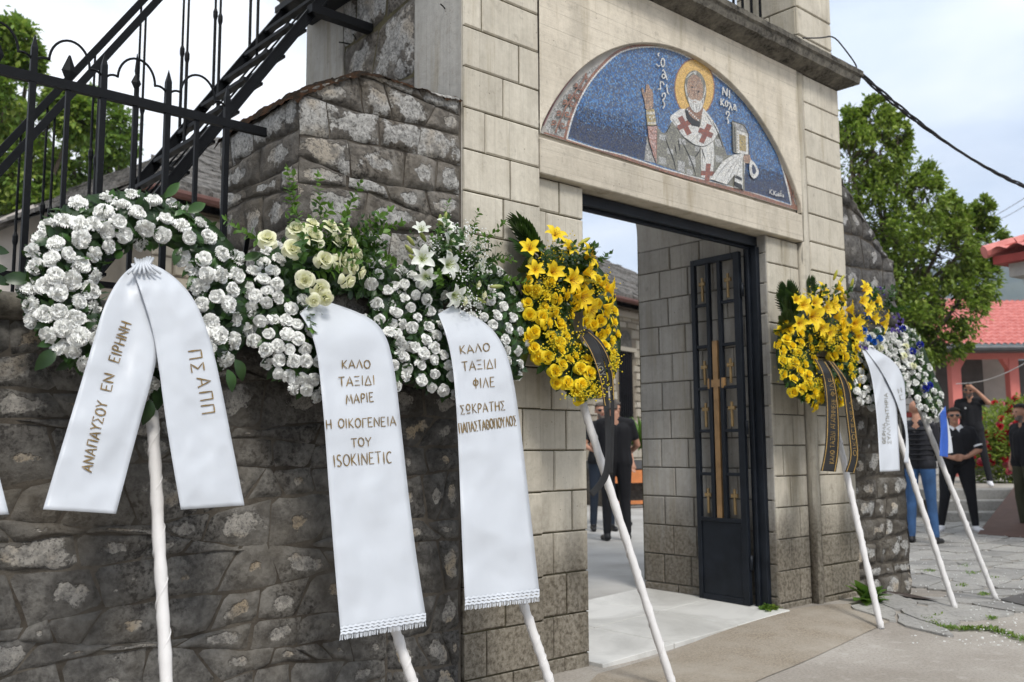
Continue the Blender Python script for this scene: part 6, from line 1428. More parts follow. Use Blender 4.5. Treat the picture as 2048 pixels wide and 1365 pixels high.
# --- planter bench and plants in the courtyard
M['orange'] = plain('orange boards', (.55, .20, .07), .6, 0, .12, 8); M['grey'] = plain('grey painted rim', (.10, .105, .11), .5)
pl = empty('planter', tuple(atD(1285, 1005, 18.5)), 0, 'low stone planter with a grey rim and orange seat boards in the courtyard', 'planter')
def planter():
    a = atD(1262, 905, 18.6); b = atD(1330, 905, 18.9); u = b-a; u.z = 0; L_ = 3.0; u.normalize(); n = Vector((u.y, -u.x, 0)); g = Vector((a.x, a.y, .1)); g -= u*.6
    mb = MB(); mb.obox(g, u*L_, -n*1.0, (0, 0, .72)); mb.build('base', M['rubble_r'], pl)
    mb = MB(); mb.obox(g+n*.06-u*.05+Vector((0, 0, .72)), u*(L_+.1), -n*1.1, (0, 0, .16)); mb.build('rim', M['grey'], pl)
    mb = MB(); mb.obox(g+n*.30+Vector((0, 0, .46)), u*(L_-1.55), -n*.12, (0, 0, .24)); mb.build('seat_back', M['orange'], pl)
    for k in range(2): mb = MB(); mb.obox(g+n*(.65-.15*k)+Vector((0, 0, .08)), u*(L_-1.6), -n*.12, (0, 0, .05)); mb.build('seat_board', M['orange'], pl)
    mb = MB(); mb.obox(g+n*.34+u*.2, u*.06, -n*.3, (0, 0, .45)); mb.build('support', M['iron'], pl)
planter()
def spiky(name, label, loc, n, L_, mat, seed):
    r = random.Random(seed); t = empty(name, tuple(loc), 0, label, 'plant'); mb = MB()
    for _ in range(n):
        a = r.uniform(0, 6.28); e = r.uniform(.2, 1.5); d = Vector((math.cos(a)*math.cos(e), math.sin(a)*math.cos(e), math.sin(e))); add_leaf(mb, Vector(loc)+Vector((0, 0, .05)), d, (0, 0, 1), L_*r.uniform(.6, 1.1), .05, .35, 0, 4)
    o = mb.build('leaves', M[mat], t, smooth=True); o['kind'] = 'stuff'
spiky('yucca_plant', 'spiky green plant standing in the stone planter beyond the doorway', atD(1284, 903, 18.9), 130, .75, 'green_l', 3)
# --- leafy trees
def tree(name, label, base, trunk_h, crown, n, leafL, mats, seed, group=None, twigs=70, clump=.42, lean=(0, 0)):
    """crown: list of (centre, radii); leaves sit in small twig clumps spread through the volume, with gaps"""
    r = random.Random(seed); t = empty(name, tuple(base), 0, label, 'tree', group); base = Vector(base)
    top = base+Vector((lean[0], lean[1], trunk_h)); mb = MB(); k = 9; R0 = .045*trunk_h
    mb.tube([base.lerp(top, i/k)+Vector((.05*math.sin(i), .05*math.cos(i*1.3), 0)) for i in range(k+1)], [R0*(1-.6*i/k) for i in range(k+1)], 9); mb.build('trunk', M['bark'], t, smooth=True)
    br_ = MB(); lf = MB(); per = max(6, n//(twigs*len(crown)))
    for c, rad_ in crown:
        c = Vector(c); s0 = base.lerp(top, r.uniform(.45, .95)); br_.tube([s0, s0.lerp(c, .5)+Vector((0, 0, .1)), c], [R0*.35, R0*.22, R0*.12], 6)
        for _ in range(twigs):
            while True:
                v = Vector((r.uniform(-1, 1), r.uniform(-1, 1), r.uniform(-1, 1)))
                if v.length < 1: break
            v = v.normalized()*(v.length**.45); p = c+Vector((v.x*rad_[0], v.y*rad_[1], v.z*rad_[2])); p += Vector([noise.noise(p*1.3+Vector((q*7, 0, seed))) for q in range(3)])*.35*min(rad_)
            br_.tube([c.lerp(p, .3), p], [.012, .004], 3)
            cr = clump*r.uniform(.45, 1.1)*min(1, min(rad_)*1.1)
            for _ in range(per):
                q = p+Vector((r.gauss(0, .4), r.gauss(0, .4), r.gauss(0, .4)))*cr; d = (q-c).normalized()+Vector((r.gauss(0, .6), r.gauss(0, .6), r.gauss(0, .6))); add_leaf(lf, q, d, (r.gauss(0, .6), r.gauss(0, .6), 1), leafL*r.uniform(.6, 1.2), .28, .2, r.randrange(len(mats)), 2)
    o = br_.build('branches', M['bark'], t, smooth=True); o['kind'] = 'stuff'
    o = lf.build('crown', [M[m_] for m_ in mats], t, smooth=True); o['kind'] = 'stuff'; return t
M['bark'] = plain('grey brown bark', (.12, .095, .07), .95, 0, .3, 6, .6)
M['tl1'] = leafmat('evergreen leaf', (.16, .235, .03), (.24, .33, .045), .45, .45, .8); M['tl2'] = leafmat('bright new leaf', (.31, .40, .065), (.40, .48, .11), .48, .5, .8); M['tl3'] = leafmat('deep green evergreen leaf', (.10, .165, .02), (.15, .23, .03), .4, .45, .8)  # the darkest green is mixed in at random from leaf to leaf
M['rl1'] = leafmat('light broad leaf', (.14, .24, .04), (.22, .34, .07), .4, .5, .8)
def px(x, y, d): return tuple(atD(x, y, d))
def trees():
    D_ = 17.5
    cr = [(px(1700, 330, D_), (.7, .8, .9)), (px(1760, 300, D_), (.45, .5, .7)), (px(1720, 450, D_), (.9, .9, .9)), (px(1800, 420, D_), (.7, .8, .9)), (px(1850, 500, D_), (.8, .8, .8)), (px(1780, 560, D_), (1.0, 1.0, .9)), (px(1900, 520, D_), (.5, .6, .7)), (px(1890, 610, D_), (.75, .8, .6)), (px(1960, 480, D_), (.32, .4, .45)), (px(1950, 560, D_), (.35, .4, .5)), (px(1820, 660, D_), (.9, .9, .6)), (px(1880, 680, D_), (.4, .5, .35)), (px(1750, 650, D_), (.9, .9, .7)), (px(1740, 240, D_), (.22, .3, .4)), (px(1795, 270, D_), (.16, .2, .45)), (px(1850, 380, D_), (.25, .3, .55)), (px(1905, 430, D_), (.2, .25, .4)), (px(1970, 430, D_), (.16, .2, .3)), (px(1690, 260, D_), (.3, .3, .35))]
    b = atD(1800, 900, D_); tree('evergreen_tree', 'broad dark evergreen tree rising behind the right hand buttress', (b.x, b.y, 0), 4.2, cr, 52000, .095, ['tl1', 'tl2', 'tl1', 'tl3'], 11, twigs=38, clump=.36)
    D_ = 17
    cr = [(px(20, 90, D_), (.45, .6, .5)), (px(10, 200, D_), (.6, .7, .8)), (px(-60, 300, D_), (1., 1, 1)), (px(40, 330, D_), (.6, .7, .8)), (px(70, 430, D_), (.45, .6, .6)), (px(150, 240, D_), (.30, .4, .35)), (px(0, 480, D_), (.8, .8, .7)), (px(60, 120, D_), (.18, .3, .25)), (px(-90, 120, D_), (.9, .9, .9)), (px(120, 210, D_), (.3, .4, .25)), (px(-20, 620, D_), (.8, .8, .7))]
    b = atD(-40, 900, D_); tree('leafy_tree', 'tall light green tree at the far left behind the fence', (b.x, b.y, 0), 5.5, cr, 24000, .14, ['rl1', 'tl1', 'rl1', 'tl2'], 12, 'trees behind the fence', twigs=40, clump=.42)
    D_ = 24
    cr = [(px(225, 250, D_), (.5, .6, .55)), (px(200, 310, D_), (.7, .7, .6)), (px(145, 320, D_), (.7, .7, .45)), (px(240, 290, D_), (.35, .5, .6)), (px(180, 200, D_), (.25, .3, .25)), (px(120, 345, D_), (.5, .5, .4))]
    b = atD(190, 900, D_); tree('leafy_tree.001', 'smaller tree showing between fence bars just left of the church roof', (b.x, b.y, 0), 6.5, cr, 7000, .16, ['rl1', 'tl1', 'rl1'], 13, 'trees behind the fence', twigs=40, clump=.42)
trees()
# --- house with the pink porch
M['pink'] = plain('salmon pink paint', (.62, .19, .16), .7, 0, .1, 2); M['tile'] = (lambda t: (t.col(t.mix(t.ramp(t.noise(5, 4), [(.35, 0.), (.65, 1.)]), (.46, .13, .11), (.60, .22, .19))), t.set(.6, 0, .3), t.mat)[-1])(NT('red roof tile'))
M['ptile'] = plain('pale ridge mortar', (.60, .36, .31), .8); M['wblock'] = (lambda t: (t.col(t.mix(t.rand(), (.48, .47, .44), (.62, .61, .58))), t.set(.8, 0, .3), t.mat)[-1])(NT('whitewashed block')); M['jdark'] = plain('dark pointing', (.10, .095, .09), .9)
M['redpaint'] = plain('red brown paint', (.30, .05, .04), .6)
ph = empty('pink_porch_house', px(1980, 893, 24), 0, 'house with a red tiled roof, white block wall and salmon pink porch columns', 'house')
def house():
    D_ = 23.0; a = atD(1870, 893, D_); b = atD(2048, 893, D_); u = b-a; u.z = 0; u.normalize(); n = Vector((u.y, -u.x, 0)); n = n if n.dot(CAM-a) > 0 else -n
    g = Vector((a.x, a.y, 0)); k = D_/FPX
    def Q(x, d, z): return g+u*((x-1870)*k)-n*d+Vector((0, 0, z))     # x on the photo grid at this depth, d behind the front
    zE = 1.2+(893-697)*k
    mb = MB(); mb.obox(Q(1790, 1.52, 0), u*3.0, -n*5, (0, 0, zE)); mb.obox(Q(1990, 3.0, 0), u*5.5, -n*4, (0, 0, zE)); mb.obox(Q(1925, 2.6, 0), u*1.4, -n*4.5, (0, 0, zE)); mb.build('wall', M['jdark'], ph)
    r = random.Random(2); z = .5; row = 0
    while z < zE-.1:
        if 1.85 < z < 2.0: mb = MB(); mb.obox(Q(1790, 1.50, z), u*3.0, n*.03, (0, 0, .12)); mb.build('red_band', M['redpaint'], ph); z += .14; continue
        x = 1785-(row % 2)*7
        while x < 1926:
            w = r.uniform(12, 17)
            if x > 1848: mb = MB(); mb.obox(Q(x+.7, 1.5, z+.012), u*((w-1.4)*k), n*r.uniform(.02, .04), (0, 0, .16)); mb.build('wall_block', M['wblock'], ph)
            x += w
        z += .185; row += 1
    # porch: columns with bracketed heads and a beam
    for x0 in (1912, 2029):
        mb = MB(); mb.obox(Q(x0, 0, .4), u*(19*k), -n*.24, (0, 0, zE-.55)); mb.build('column', M['pink'], ph)
    mb = MB(); mb.obox(Q(1908, -.01, zE-.22), u*(260*k), -n*.27, (0, 0, .21)); mb.build('beam', M['pink'], ph)
    for x0, s_ in ((1931, 1), (2029, -1)):
        mb = MB(); p = [Q(x0, .02, zE-.22), Q(x0+s_*13, .02, zE-.22), Q(x0+s_*9, .02, zE-.30), Q(x0, .02, zE-.48)]; mb.add(p+[q-n*.2 for q in p], [(0, 1, 2, 3), (7, 6, 5, 4), (0, 3, 7, 4), (1, 0, 4, 5), (2, 1, 5, 6), (3, 2, 6, 7)]); mb.build('bracket', M['pink'], ph)
    mb = MB(); mb.obox(Q(1932, 2.58, 0), u*(200*k), n*.02, (0, 0, zE)); mb.build('porch_wall', M['plaster'], ph)
    def archp(cx, rx, z0, z1, d, mat, name):
        pts = [Q(cx-rx, d, .3), Q(cx+rx, d, .3)]+[Q(cx+rx*math.cos(t), d, z0+(z1-z0)*math.sin(t)) for t in [PI*k_/14 for k_ in range(15)]]; m_ = MB(); m_.add(pts, [tuple(range(len(pts)))]); m_.build(name, mat, ph)
    archp(2003, 34, 1.2+(893-775)*k, 1.2+(893-727)*k, 2.54, M['redpaint'], 'door_arch'); archp(2005, 24, 1.2+(893-780)*k, 1.2+(893-750)*k, 2.52, M['dark'], 'doorway')
    mb = MB(); mb.obox(Q(1960, 2.56, .3), u*(10*k), n*.05, (0, 0, 1.2+(893-775)*k-.3)); mb.build('dado', M['plaster'], ph)
    # roof: main slope with rounded tiles, hip line, gutter
    P0, P1 = Q(1865, -.55, zE+.03), Q(2250, -.55, zE+.03); up = -n*4.2+Vector((0, 0, 1.35*1.25)); 
    hip = Q(2230, 4.4, zE+1.95)
    def roofpt(s, t, ph_): return P0+(P1-P0)*s+up*t
    mb = MB(); ns, nt_ = 240, 14; rows = []
    for j in range(nt_*2+1):
        t = (j//2+(0 if j % 2 == 0 else .999))/nt_ if j < nt_*2 else 1; rows.append([])
        for i in range(ns+1):
            s = i/ns; s2 = max(s, t*.16); p = roofpt(s2, min(t, 1), 0); p.z += .045*abs(math.sin(s2*PI*30))+(.035 if j % 2 == 0 else 0); rows[-1].append(p)
    mb.grid(rows); o = mb.build('roof_tiles', M['tile'], ph); o['kind'] = 'stuff'
    mb = MB(); rows = []           # left hip slope
    for j in range(9):
        t = j/8; rows.append([roofpt(0, 0, 0)+(roofpt(.16, 1, 0)-roofpt(0, 0, 0))*t, roofpt(0, 0, 0)+(-n*7)*(1-t*.4)+(roofpt(.16, 1, 0)-roofpt(0, 0, 0))*t*1.0])
    mb.grid(rows); mb.build('roof_hip', M['tile'], ph)
    for k_ in range(18):
        t = k_/18; a_, b_ = roofpt(.16*t, t, 0), roofpt(.16*(t+1/18), t+1/18, 0); mb = MB(); mb.tube([a_+Vector((0, 0, .04)), b_+Vector((0, 0, .06))], [.09, .075], 8); mb.build('ridge_tile', M['tile'] if k_ % 3 else M['ptile'], ph)
    for k_ in range(22):
        s = .16+k_*.025; mb = MB(); mb.tube([roofpt(s, 1, 0)+Vector((0, 0, .04)), roofpt(s+.023, 1, 0)+Vector((0, 0, .05))], [.09, .08], 8); mb.build('ridge_tile', M['tile'] if k_ % 3 else M['ptile'], ph)
    mb = MB(); mb.tube([P0-Vector((0, 0, .05))+n*.05, P1-Vector((0, 0, .05))+n*.05], .06, 6); mb.build('gutter', M['grey'], ph)
    mb = MB(); mb.obox(P0-Vector((0, 0, .12)), P1-P0, -n*.9, (0, 0, .05)); mb.build('soffit', M['grey'], ph)
    return Q
HQ = house()
# nearer roof corner entering at the right edge
rc = empty('tiled_roof_corner', px(2070, 893, 12), 0, 'nearer building whose red tiled eave pokes in at the right edge', 'building')
def corner():
    D_ = 12.0; a = atD(1986, 525, D_); b = atD(2100, 535, D_-.6); u = (b-a); u.z = 0; u.normalize(); n = Vector((u.y, -u.x, 0)); n = n if n.dot(CAM-a) > 0 else -n
    z = a.z; g = Vector((a.x, a.y, 0))
    def Q(s, d, zz): return g+u*s-n*d+Vector((0, 0, zz))
    mb = MB(); mb.obox(Q(0, 0, z-.03), u*5, -n*4, (0, 0, .10)); mb.build('fascia', M['redpaint'], rc)
    mb = MB(); mb.obox(Q(.13, .12, z-.20), u*4.6, -n*3.7, (0, 0, .17)); mb.obox(Q(.24, .24, z-.31), u*4.5, -n*3.5, (0, 0, .11)); mb.build('cornice', M['grey'] if False else M['cem'], rc)
    mb = MB(); mb.obox(Q(2.2, .9, 0), u*3.0, -n*2.6, (0, 0, z-.3)); mb.build('wall', M['plaster'], rc)
    mb = MB(); rows = []
    for j in range(13):
        t = (j//2+(.999 if j % 2 else 0))/6; row = []
        for i in range(121):
            s = 5*i/120; s2 = max(s-.06, t*1.3-.06); row.append(Q(s2, t*1.9-.08, z+.085+t*.62+.05*abs(math.sin(s2*PI*4.5))+(.04 if j % 2 == 0 else 0)))
        rows.append(row)
    mb.grid(rows); mb.grid([[Q(-.06, -.08, z+.09), Q(-.06, 4, z+.09)], [Q(1.24, 1.82, z+.72), Q(1.24, 3.0, z+.72)]]); o = mb.build('roof_tiles', M['tile'], rc); o['kind'] = 'stuff'
    for k_ in range(6):
        t = k_/6; mb = MB(); mb.tube([Q(1.3*t-.06, t*1.9-.08, z+.13+t*.62), Q(1.3*(t+.16)-.06, (t+.16)*1.9-.08, z+.15+(t+.16)*.62)], [.085, .07], 8); mb.build('ridge_tile', M['tile'], rc)
corner()
# steps, ramp, terrace
sp = empty('stone_steps', px(1990, 1040, 15.5), 0, 'three grey stone steps leading up to the terrace behind the men', 'steps')
def steps():
    a = atD(1890, 893, 15.3); b = atD(2140, 893, 15.3); u = b-a; u.z = 0; u.normalize(); n = Vector((u.y, -u.x, 0)); n = n if n.dot(CAM-a) > 0 else -n; g = Vector((a.x, a.y, 0)); L_ = 5.0
    for k in range(3):
        mb = MB(); mb.obox(g-n*(.36*k)+Vector((0, 0, -.05 if k == 0 else .165*k-.02)), u*L_, -n*(.40 if k < 2 else .6), (0, 0, .215 if k == 0 else .185)); mb.build('step', M['paver'], sp, bevel=.012)
    mb = MB(); mb.obox(g-n*1.3+Vector((0, 0, 0)), u*14, -n*9, (0, 0, .494)); tag(mb.build('terrace', M['ground']), kind='structure')
    f = atD(1958, 1062, 13.6); mb = MB(); 
    p0, p1, p2, p3 = onZ(1955, 1068, .02), onZ(2052, 1075, .02), atD(2090, 970, 16.3), atD(2030, 972, 16.2)
    mb.add([p0, p1, p2, p3]+[p-Vector((0, 0, .03)) for p in (p0, p1, p2, p3)], [(0, 1, 2, 3), (7, 6, 5, 4), (0, 4, 5, 1), (1, 5, 6, 2), (2, 6, 7, 3), (3, 7, 4, 0)])
    o = mb.build('access_ramp', plain('rusty brown ramp', (.10, .055, .04), .7, 0, .15)); tag(o, 'brown metal access ramp laid over the stone steps', 'ramp')
    return g, u, n
SG = steps()
# rose bush
def rosebush():
    r = random.Random(17); D_ = 19.0; c = atD(2010, 890, D_); t = empty('rose_bush', (c.x, c.y, .49), 0, 'rose bush covered in red and pink flowers below the porch', 'shrub'); lf = MB()
    cl = [(atD(1985+q*22, 880+((q*37) % 50), D_-.3+.1*(q % 3)), .55) for q in range(6)]+[(atD(2010, 920, D_), .7), (atD(1975, 925, D_), .5), (atD(2045, 830, D_), .4), (atD(2000, 850, D_), .5)]
    for _ in range(9000):
        q, R_ = r.choice(cl); v = Vector((r.gauss(0, 1), r.gauss(0, 1), r.gauss(0, 1))).normalized()*(r.random()**.4)*R_; p = q+v
        if p.z < .5: continue
        add_leaf(lf, p, v+Vector((r.gauss(0, .3), r.gauss(0, .3), .2)), (r.gauss(0, .5), r.gauss(0, .5), 1), .08, .32, .2, r.randrange(2), 2)
    o = lf.build('leaves', [M['tl1'], M['tl2']], t, smooth=True); o['kind'] = 'stuff'
    M['pet_red'] = petal('red rose petals', (.55, .01, .03), (.35, .005, .015), .2, .3); M['pet_pink'] = petal('pink rose petals', (.70, .16, .22), (.5, .06, .10), .2, .2)
    for _ in range(120):
        q, R_ = r.choice(cl); v = Vector((r.gauss(0, 1), r.gauss(0, 1), r.gauss(0, 1))).normalized(); v = v if v.dot(CAM-q) > 0 else -v; p = q+v*R_*r.uniform(.9, 1.08)
        if p.z < .65: continue
        place('rose', r.choice(rose_meshes('pet_red' if r.random() < .75 else 'pet_pink')), t, p, v+(CAM-p).normalized(), r.uniform(.05, .085), r=r)
rosebush()
# cables
M['cable'] = plain('black cable', (.012, .012, .013), .5)
def cables():
    a = Vector((7.05, 3.63, 4.25)); b = atD(2080, 385, 9.5); mb = MB(); n = 40
    for k in range(3):
        pts = []
        for i in range(n+1):
            t = i/n; p = a.lerp(b, t); p.z -= .22*4*t*(1-t)*.55; w = .011*(1+.6*math.sin(t*9)); p += Vector((math.cos(t*26+k*2.1), math.sin(t*26+k*2.1), math.cos(t*26+k*2.1)*.6))*w; pts.append(p)
        mb.tube(pts, .009, 5)
    d = b-a; b2 = b+d*2.0; mb.tube([b, b2], .012, 5)
    tag(mb.build('cable_bundle', M['cable'], smooth=True), 'thick twisted black cable running right from the cornice corner', 'cable')
    pts = [Vector((6.2, 3.60, 4.26)), Vector((6.45, 3.59, 4.33)), Vector((6.62, 3.58, 4.40)), Vector((6.8, 3.58, 4.33)), Vector((7.0, 3.6, 4.27)), a]; mb = MB(); mb.tube(smoothp3(pts), .006, 5); tag(mb.build('loose_wire', M['cable'], smooth=True), 'loose thin wire looping over the cornice at the upper pillar', 'wire')
    for k, (p, q, d0, d1, lb) in enumerate((((1900, 470), (2060, 390), 30, 22, 'faint overhead wire in the sky at right, upper one'), ((1960, 450), (2060, 405), 30, 24, 'faint overhead wire in the sky at right, lower one'), ((1912, 768), (2060, 722), 19, 14, 'thin pale wire crossing in front of the pink porch'))):
        mb = MB(); A, B = atD(*p, d0), atD(*q, d1); mb.tube([A.lerp(B, i/8)-Vector((0, 0, .1*math.sin(PI*i/8))) for i in range(9)], .008, 4); tag(mb.build('thin_wire', M['cable'] if k < 2 else M['pole'], smooth=True), lb, 'wire', 'thin overhead wires')
def smoothp3(pts, it=2):
    for _ in range(it):
        q = [pts[0]]
        for a, b in zip(pts, pts[1:]): q += [a.lerp(b, .25), a.lerp(b, .75)]
        pts = q+[pts[-1]]
    return pts
cables()
# weeds and litter at the wall foot
def weeds():
    r = random.Random(31)
    def tuft(name, label, pts, n, L_, mats, w, cat='weed', kind=None, el=(.3, 1.3), z=.0):
        mb = MB()
        for _ in range(n):
            x, y = r.choice(pts) if not isinstance(pts, tuple) else pts; p = onZ(x+r.gauss(0, 6), y+r.gauss(0, 1.5), z); p.z = gz(p.x, p.y)+.008; a = r.uniform(0, 6.28); e = r.uniform(*el)
            add_leaf(mb, p, (math.cos(a)*math.cos(e), math.sin(a)*math.cos(e), math.sin(e)), (0, 0, 1), L_*r.uniform(.5, 1.1), w, .3, r.randrange(len(mats)), 3)
        o = mb.build(name, [M[m_] for m_ in mats], smooth=True)
        if kind: tag(o, label, cat, kind=kind)
        else: tag(o, label, cat)
        return o
    tuft('weed', 'small green weed at the foot of the iron gate frame', (1540, 1226), 160, .05, ['green_l', 'tl1'], .35, kind='stuff', z=.07)
    tuft('dock_plant', 'broad leaved weed at the foot of the right pillar beside a white leg', (1738, 1212), 26, .19, ['green_l', 'rl1'], .30, cat='weed', kind='stuff', z=.06)
    line = [(1850+t*2.0, 1246+t*.34+6*math.sin(t*.07)) for t in range(0, 110, 2)]
    tuft('grass_line', 'line of grass growing in the paving crack', line, 700, .035, ['green_l', 'tl1', 'tl3'], .16, kind='stuff', cat='grass')
    spots = [(1945, 1150), (1925, 1175), (1970, 1192), (1985, 1240), (1878, 1240), (1930, 1135), (1990, 1160), (1860, 1145)]
    tuft('moss_tufts', 'small grass tufts in the joints of the grey paving', spots, 500, .03, ['green_l', 'tl1'], .2, kind='stuff', cat='grass')
    mb = MB()
    for _ in range(260):
        p = onZ(r.uniform(1820, 2048), r.uniform(1075, 1300), 0); s_ = r.uniform(.004, .014); a = r.uniform(0, 3)
        mb.obox(p+Vector((0, 0, .022)), (s_*math.cos(a), s_*math.sin(a), 0), (-s_*.6*math.sin(a), s_*.6*math.cos(a), 0), (0, 0, .004))
    tag(mb.build('scattered_petals', M['gypw']), 'fallen white petals scattered over the paving', 'petals', kind='stuff')
    p = onZ(1870, 1214, 0); mb = MB(); q = [onZ(*k, .0) for k in ((1760, 1200), (1815, 1218), (1880, 1216), (1815, 1205))]; mb.add([(v.x, v.y, gz(v.x, v.y)+.024) for v in q], [(0, 1, 2, 3)]); tag(mb.build('iron_drain_cover', plain('rusty cover', (.07, .05, .04), .7)), 'flat brown metal drain cover in the paving near the buttress', 'drain cover')
    mb = MB(); q = [onZ(*k, .0) for k in ((1998, 1205), (2070, 1222), (2120, 1200), (2050, 1192))]; mb.add([(v.x, v.y, gz(v.x, v.y)+.024) for v in q], [(0, 1, 2, 3)]); tag(mb.build('iron_drain_cover', plain('grey cover', (.08, .075, .07), .7)), 'flat grey metal cover in the paving at the right edge', 'drain cover')
weeds()
# ================================================================== PEOPLE
M['skin'] = plain('skin', (.42, .22, .145), .55, 0, .08, 8, .05); M['hair_k'] = plain('dark hair', (.02, .016, .013), .7); M['hair_g'] = plain('cropped grey hair', (.10, .085, .075), .8); M['beard'] = plain('grey beard', (.16, .13, .11), .9)
M['tee'] = plain('black t-shirt', (.010, .010, .012), .85, 0, .1); M['vest'] = plain('black quilted vest', (.014, .014, .018), .6); M['trk'] = plain('black trousers', (.009, .009, .011), .85); M['jean'] = plain('blue denim', (.035, .085, .19), .85, 0, .25, 7); M['jean_d'] = plain('dark denim', (.015, .022, .035), .85, 0, .2); M['olive'] = plain('olive trousers', (.045, .045, .025), .85)
M['shoe_w'] = plain('white trainer', (.72, .72, .74), .5); M['shoe_k'] = plain('black shoe', (.012, .012, .013), .5); M['glass'] = plain('sunglasses', (.008, .008, .01), .15, 0, 0, 5, 0, .6); M['lip'] = plain('lips', (.30, .11, .09), .6); M['white'] = plain('white cloth', (.72, .72, .73), .8)
def person(label, px_, depth, face, pose, mats, height=1.76, base_z=0, girth=1.0, grp=None, hair='hair_k', shades=False, beard=False, extras=(), head_turn=0, head_tilt=0, bald=False, seed=0):
    """one continuous remeshed body; face = heading the chest points to (radians from +X); pose overrides joints (in a 1.75 m frame: x right, y forward, z up)"""
    g = atD(px_, 893, depth); org = Vector((g.x, g.y, base_z)); k = height/1.75
    J = dict(pel=(0, 0, .96), wai=(0, .0, 1.08), che=(0, .005, 1.30), nek=(0, -.01, 1.49), hea=(0, .025, 1.635),
             shR=(.185, -.01, 1.425), shL=(-.185, -.01, 1.425), elR=(.245, -.03, 1.13), elL=(-.245, -.03, 1.13), wrR=(.235, .09, .90), wrL=(-.235, .09, .90), haR=(.225, .12, .82), haL=(-.225, .12, .82),
             hiR=(.095, 0, .93), hiL=(-.095, 0, .93), knR=(.115, .02, .50), knL=(-.115, .02, .50), anR=(.125, -.02, .09), anL=(-.125, -.02, .09), toR=(.15, .14, .035), toL=(-.15, .14, .035))
    J.update(pose); J = {a: Vector(b) for a, b in J.items()}
    SK, TP, BT, SH = 'skin', mats[0], mats[1], mats[2]; slv = mats[3] if len(mats) > 3 else .55
    G = girth; P = []
    def cap(a, b, ra, rb, mt): P.append((Vector(a), Vector(b), ra, rb, mt))
    for s_ in (-1, 1):
        R_ = 'R' if s_ > 0 else 'L'; sh, el, wr, ha, hi, kn, an, to = (J[x+R_] for x in ('sh', 'el', 'wr', 'ha', 'hi', 'kn', 'an', 'to'))
        cap(J['nek']+Vector((s_*.04, 0, -.03)), sh, .052, .062*G**.5, TP); cap(sh, sh.lerp(el, slv), .062*G**.5, .053*G**.5, TP); cap(sh.lerp(el, slv), el, .044*G**.4, .040, SK if slv < .9 else TP); cap(el, wr, .040, .027, SK if slv < 1 else TP)
        d = (ha-wr).normalized(); cap(wr, ha, .027, .034, SK)
        sd_ = d.cross(Vector((0, 1, 0)) if abs(d.y) < .8 else Vector((0, 0, 1))).normalized(); dn = d.cross(sd_)
        for q in range(4):
            b = ha+sd_*(q-1.5)*.020; e = b+d*(.055, .066, .062, .048)[q]; cap(b, e, .011, .010, SK); cap(e, e+d*.020+dn*.014*s_, .010, .008, SK)
        cap(wr+d*.02-sd_*.02, ha-sd_*.048+d*.01, .013, .011, SK)
        cap(J['che']+Vector((s_*.075*G, 0, .03)), J['wai']+Vector((s_*.07*G, .0, 0)), .115*G, .105*G, TP); cap(J['wai']+Vector((s_*.07*G, 0, 0)), hi+Vector((0, 0, .03)), .105*G, .110*G, TP)
        cap(hi, hi.lerp(kn, .5), .098*G, .080*G, BT); cap(hi.lerp(kn, .5), kn, .080*G, .060*G**.7, BT); cap(kn, an+Vector((0, 0, .03)), .062*G**.7, .050, BT)
        cap(an+Vector((0, -.03, -.04)), to, .045, .036, SH); cap(an, an+Vector((0, 0, -.03)), .045, .045, SH)
    cap(J['nek']+Vector((0, 0, -.06)), J['nek']+Vector((0, .01, .05)), .058, .052, SK); cap(J['che']+Vector((0, .03*G, 0)), J['wai']+Vector((0, .035*G+(.06 if G > 1.15 else 0), -.02)), .10*G, .10*G, TP)
    H = J['hea']; cap(H+Vector((0, -.022, .035)), H+Vector((0, .012, .02)), .086, .078, SK); cap(H+Vector((0, .035, -.03)), H+Vector((0, .052, -.085)), .058, .034, SK)
    cap(H+Vector((0, .088, .012)), H+Vector((0, .112, -.028)), .009, .014, SK)
    for s_ in (-1, 1): cap(H+Vector((s_*.082, -.005, .005)), H+Vector((s_*.086, -.012, -.03)), .014, .010, SK); cap(H+Vector((s_*.03, .076, .03)), H+Vector((s_*.045, .068, .028)), .014, .012, SK)
    cap(J['nek']+Vector((0, .01, .05)), H+Vector((0, .0, -.04)), .052, .056, SK)
    bm = bmesh.new()
    for a, b, ra, rb, mt in P:       # closed tapered capsules, merged by the remesher
        d = b-a; L_ = max(d.length, 1e-4); dn = d/L_ if d.length > 1e-4 else Vector((0, 0, 1)); u = dn.orthogonal().normalized(); v = dn.cross(u); ring = []; n = 10
        prof = [(-ra*math.cos(t), ra*math.sin(t)) for t in (.35, .8, 1.2)]+[(L_*f, ra+(rb-ra)*f) for f in (0, .5, 1)]+[(L_+rb*math.cos(t), rb*math.sin(t)) for t in (1.2, .8, .35)]
        for h, rr in prof: ring.append([bm.verts.new(a+dn*h+(u*math.cos(2*PI*q/n)+v*math.sin(2*PI*q/n))*rr) for q in range(n)])
        p0 = bm.verts.new(a-dn*ra); p1 = bm.verts.new(b+dn*rb)
        for r1, r2 in zip(ring, ring[1:]):
            for q in range(n): bm.faces.new((r1[q], r1[(q+1) % n], r2[(q+1) % n], r2[q]))
        for q in range(n): bm.faces.new((p0, ring[0][(q+1) % n], ring[0][q])); bm.faces.new((p1, ring[-1][q], ring[-1][(q+1) % n]))
    me = bpy.data.meshes.new('tmp'); bm.to_mesh(me); bm.free(); tmp = bpy.data.objects.new('tmp', me); C.objects.link(tmp)
    rm = tmp.modifiers.new('r', 'REMESH'); rm.mode = 'VOXEL'; rm.voxel_size = .0125; sm = tmp.modifiers.new('s', 'SMOOTH'); sm.iterations = 3; sm.factor = .5
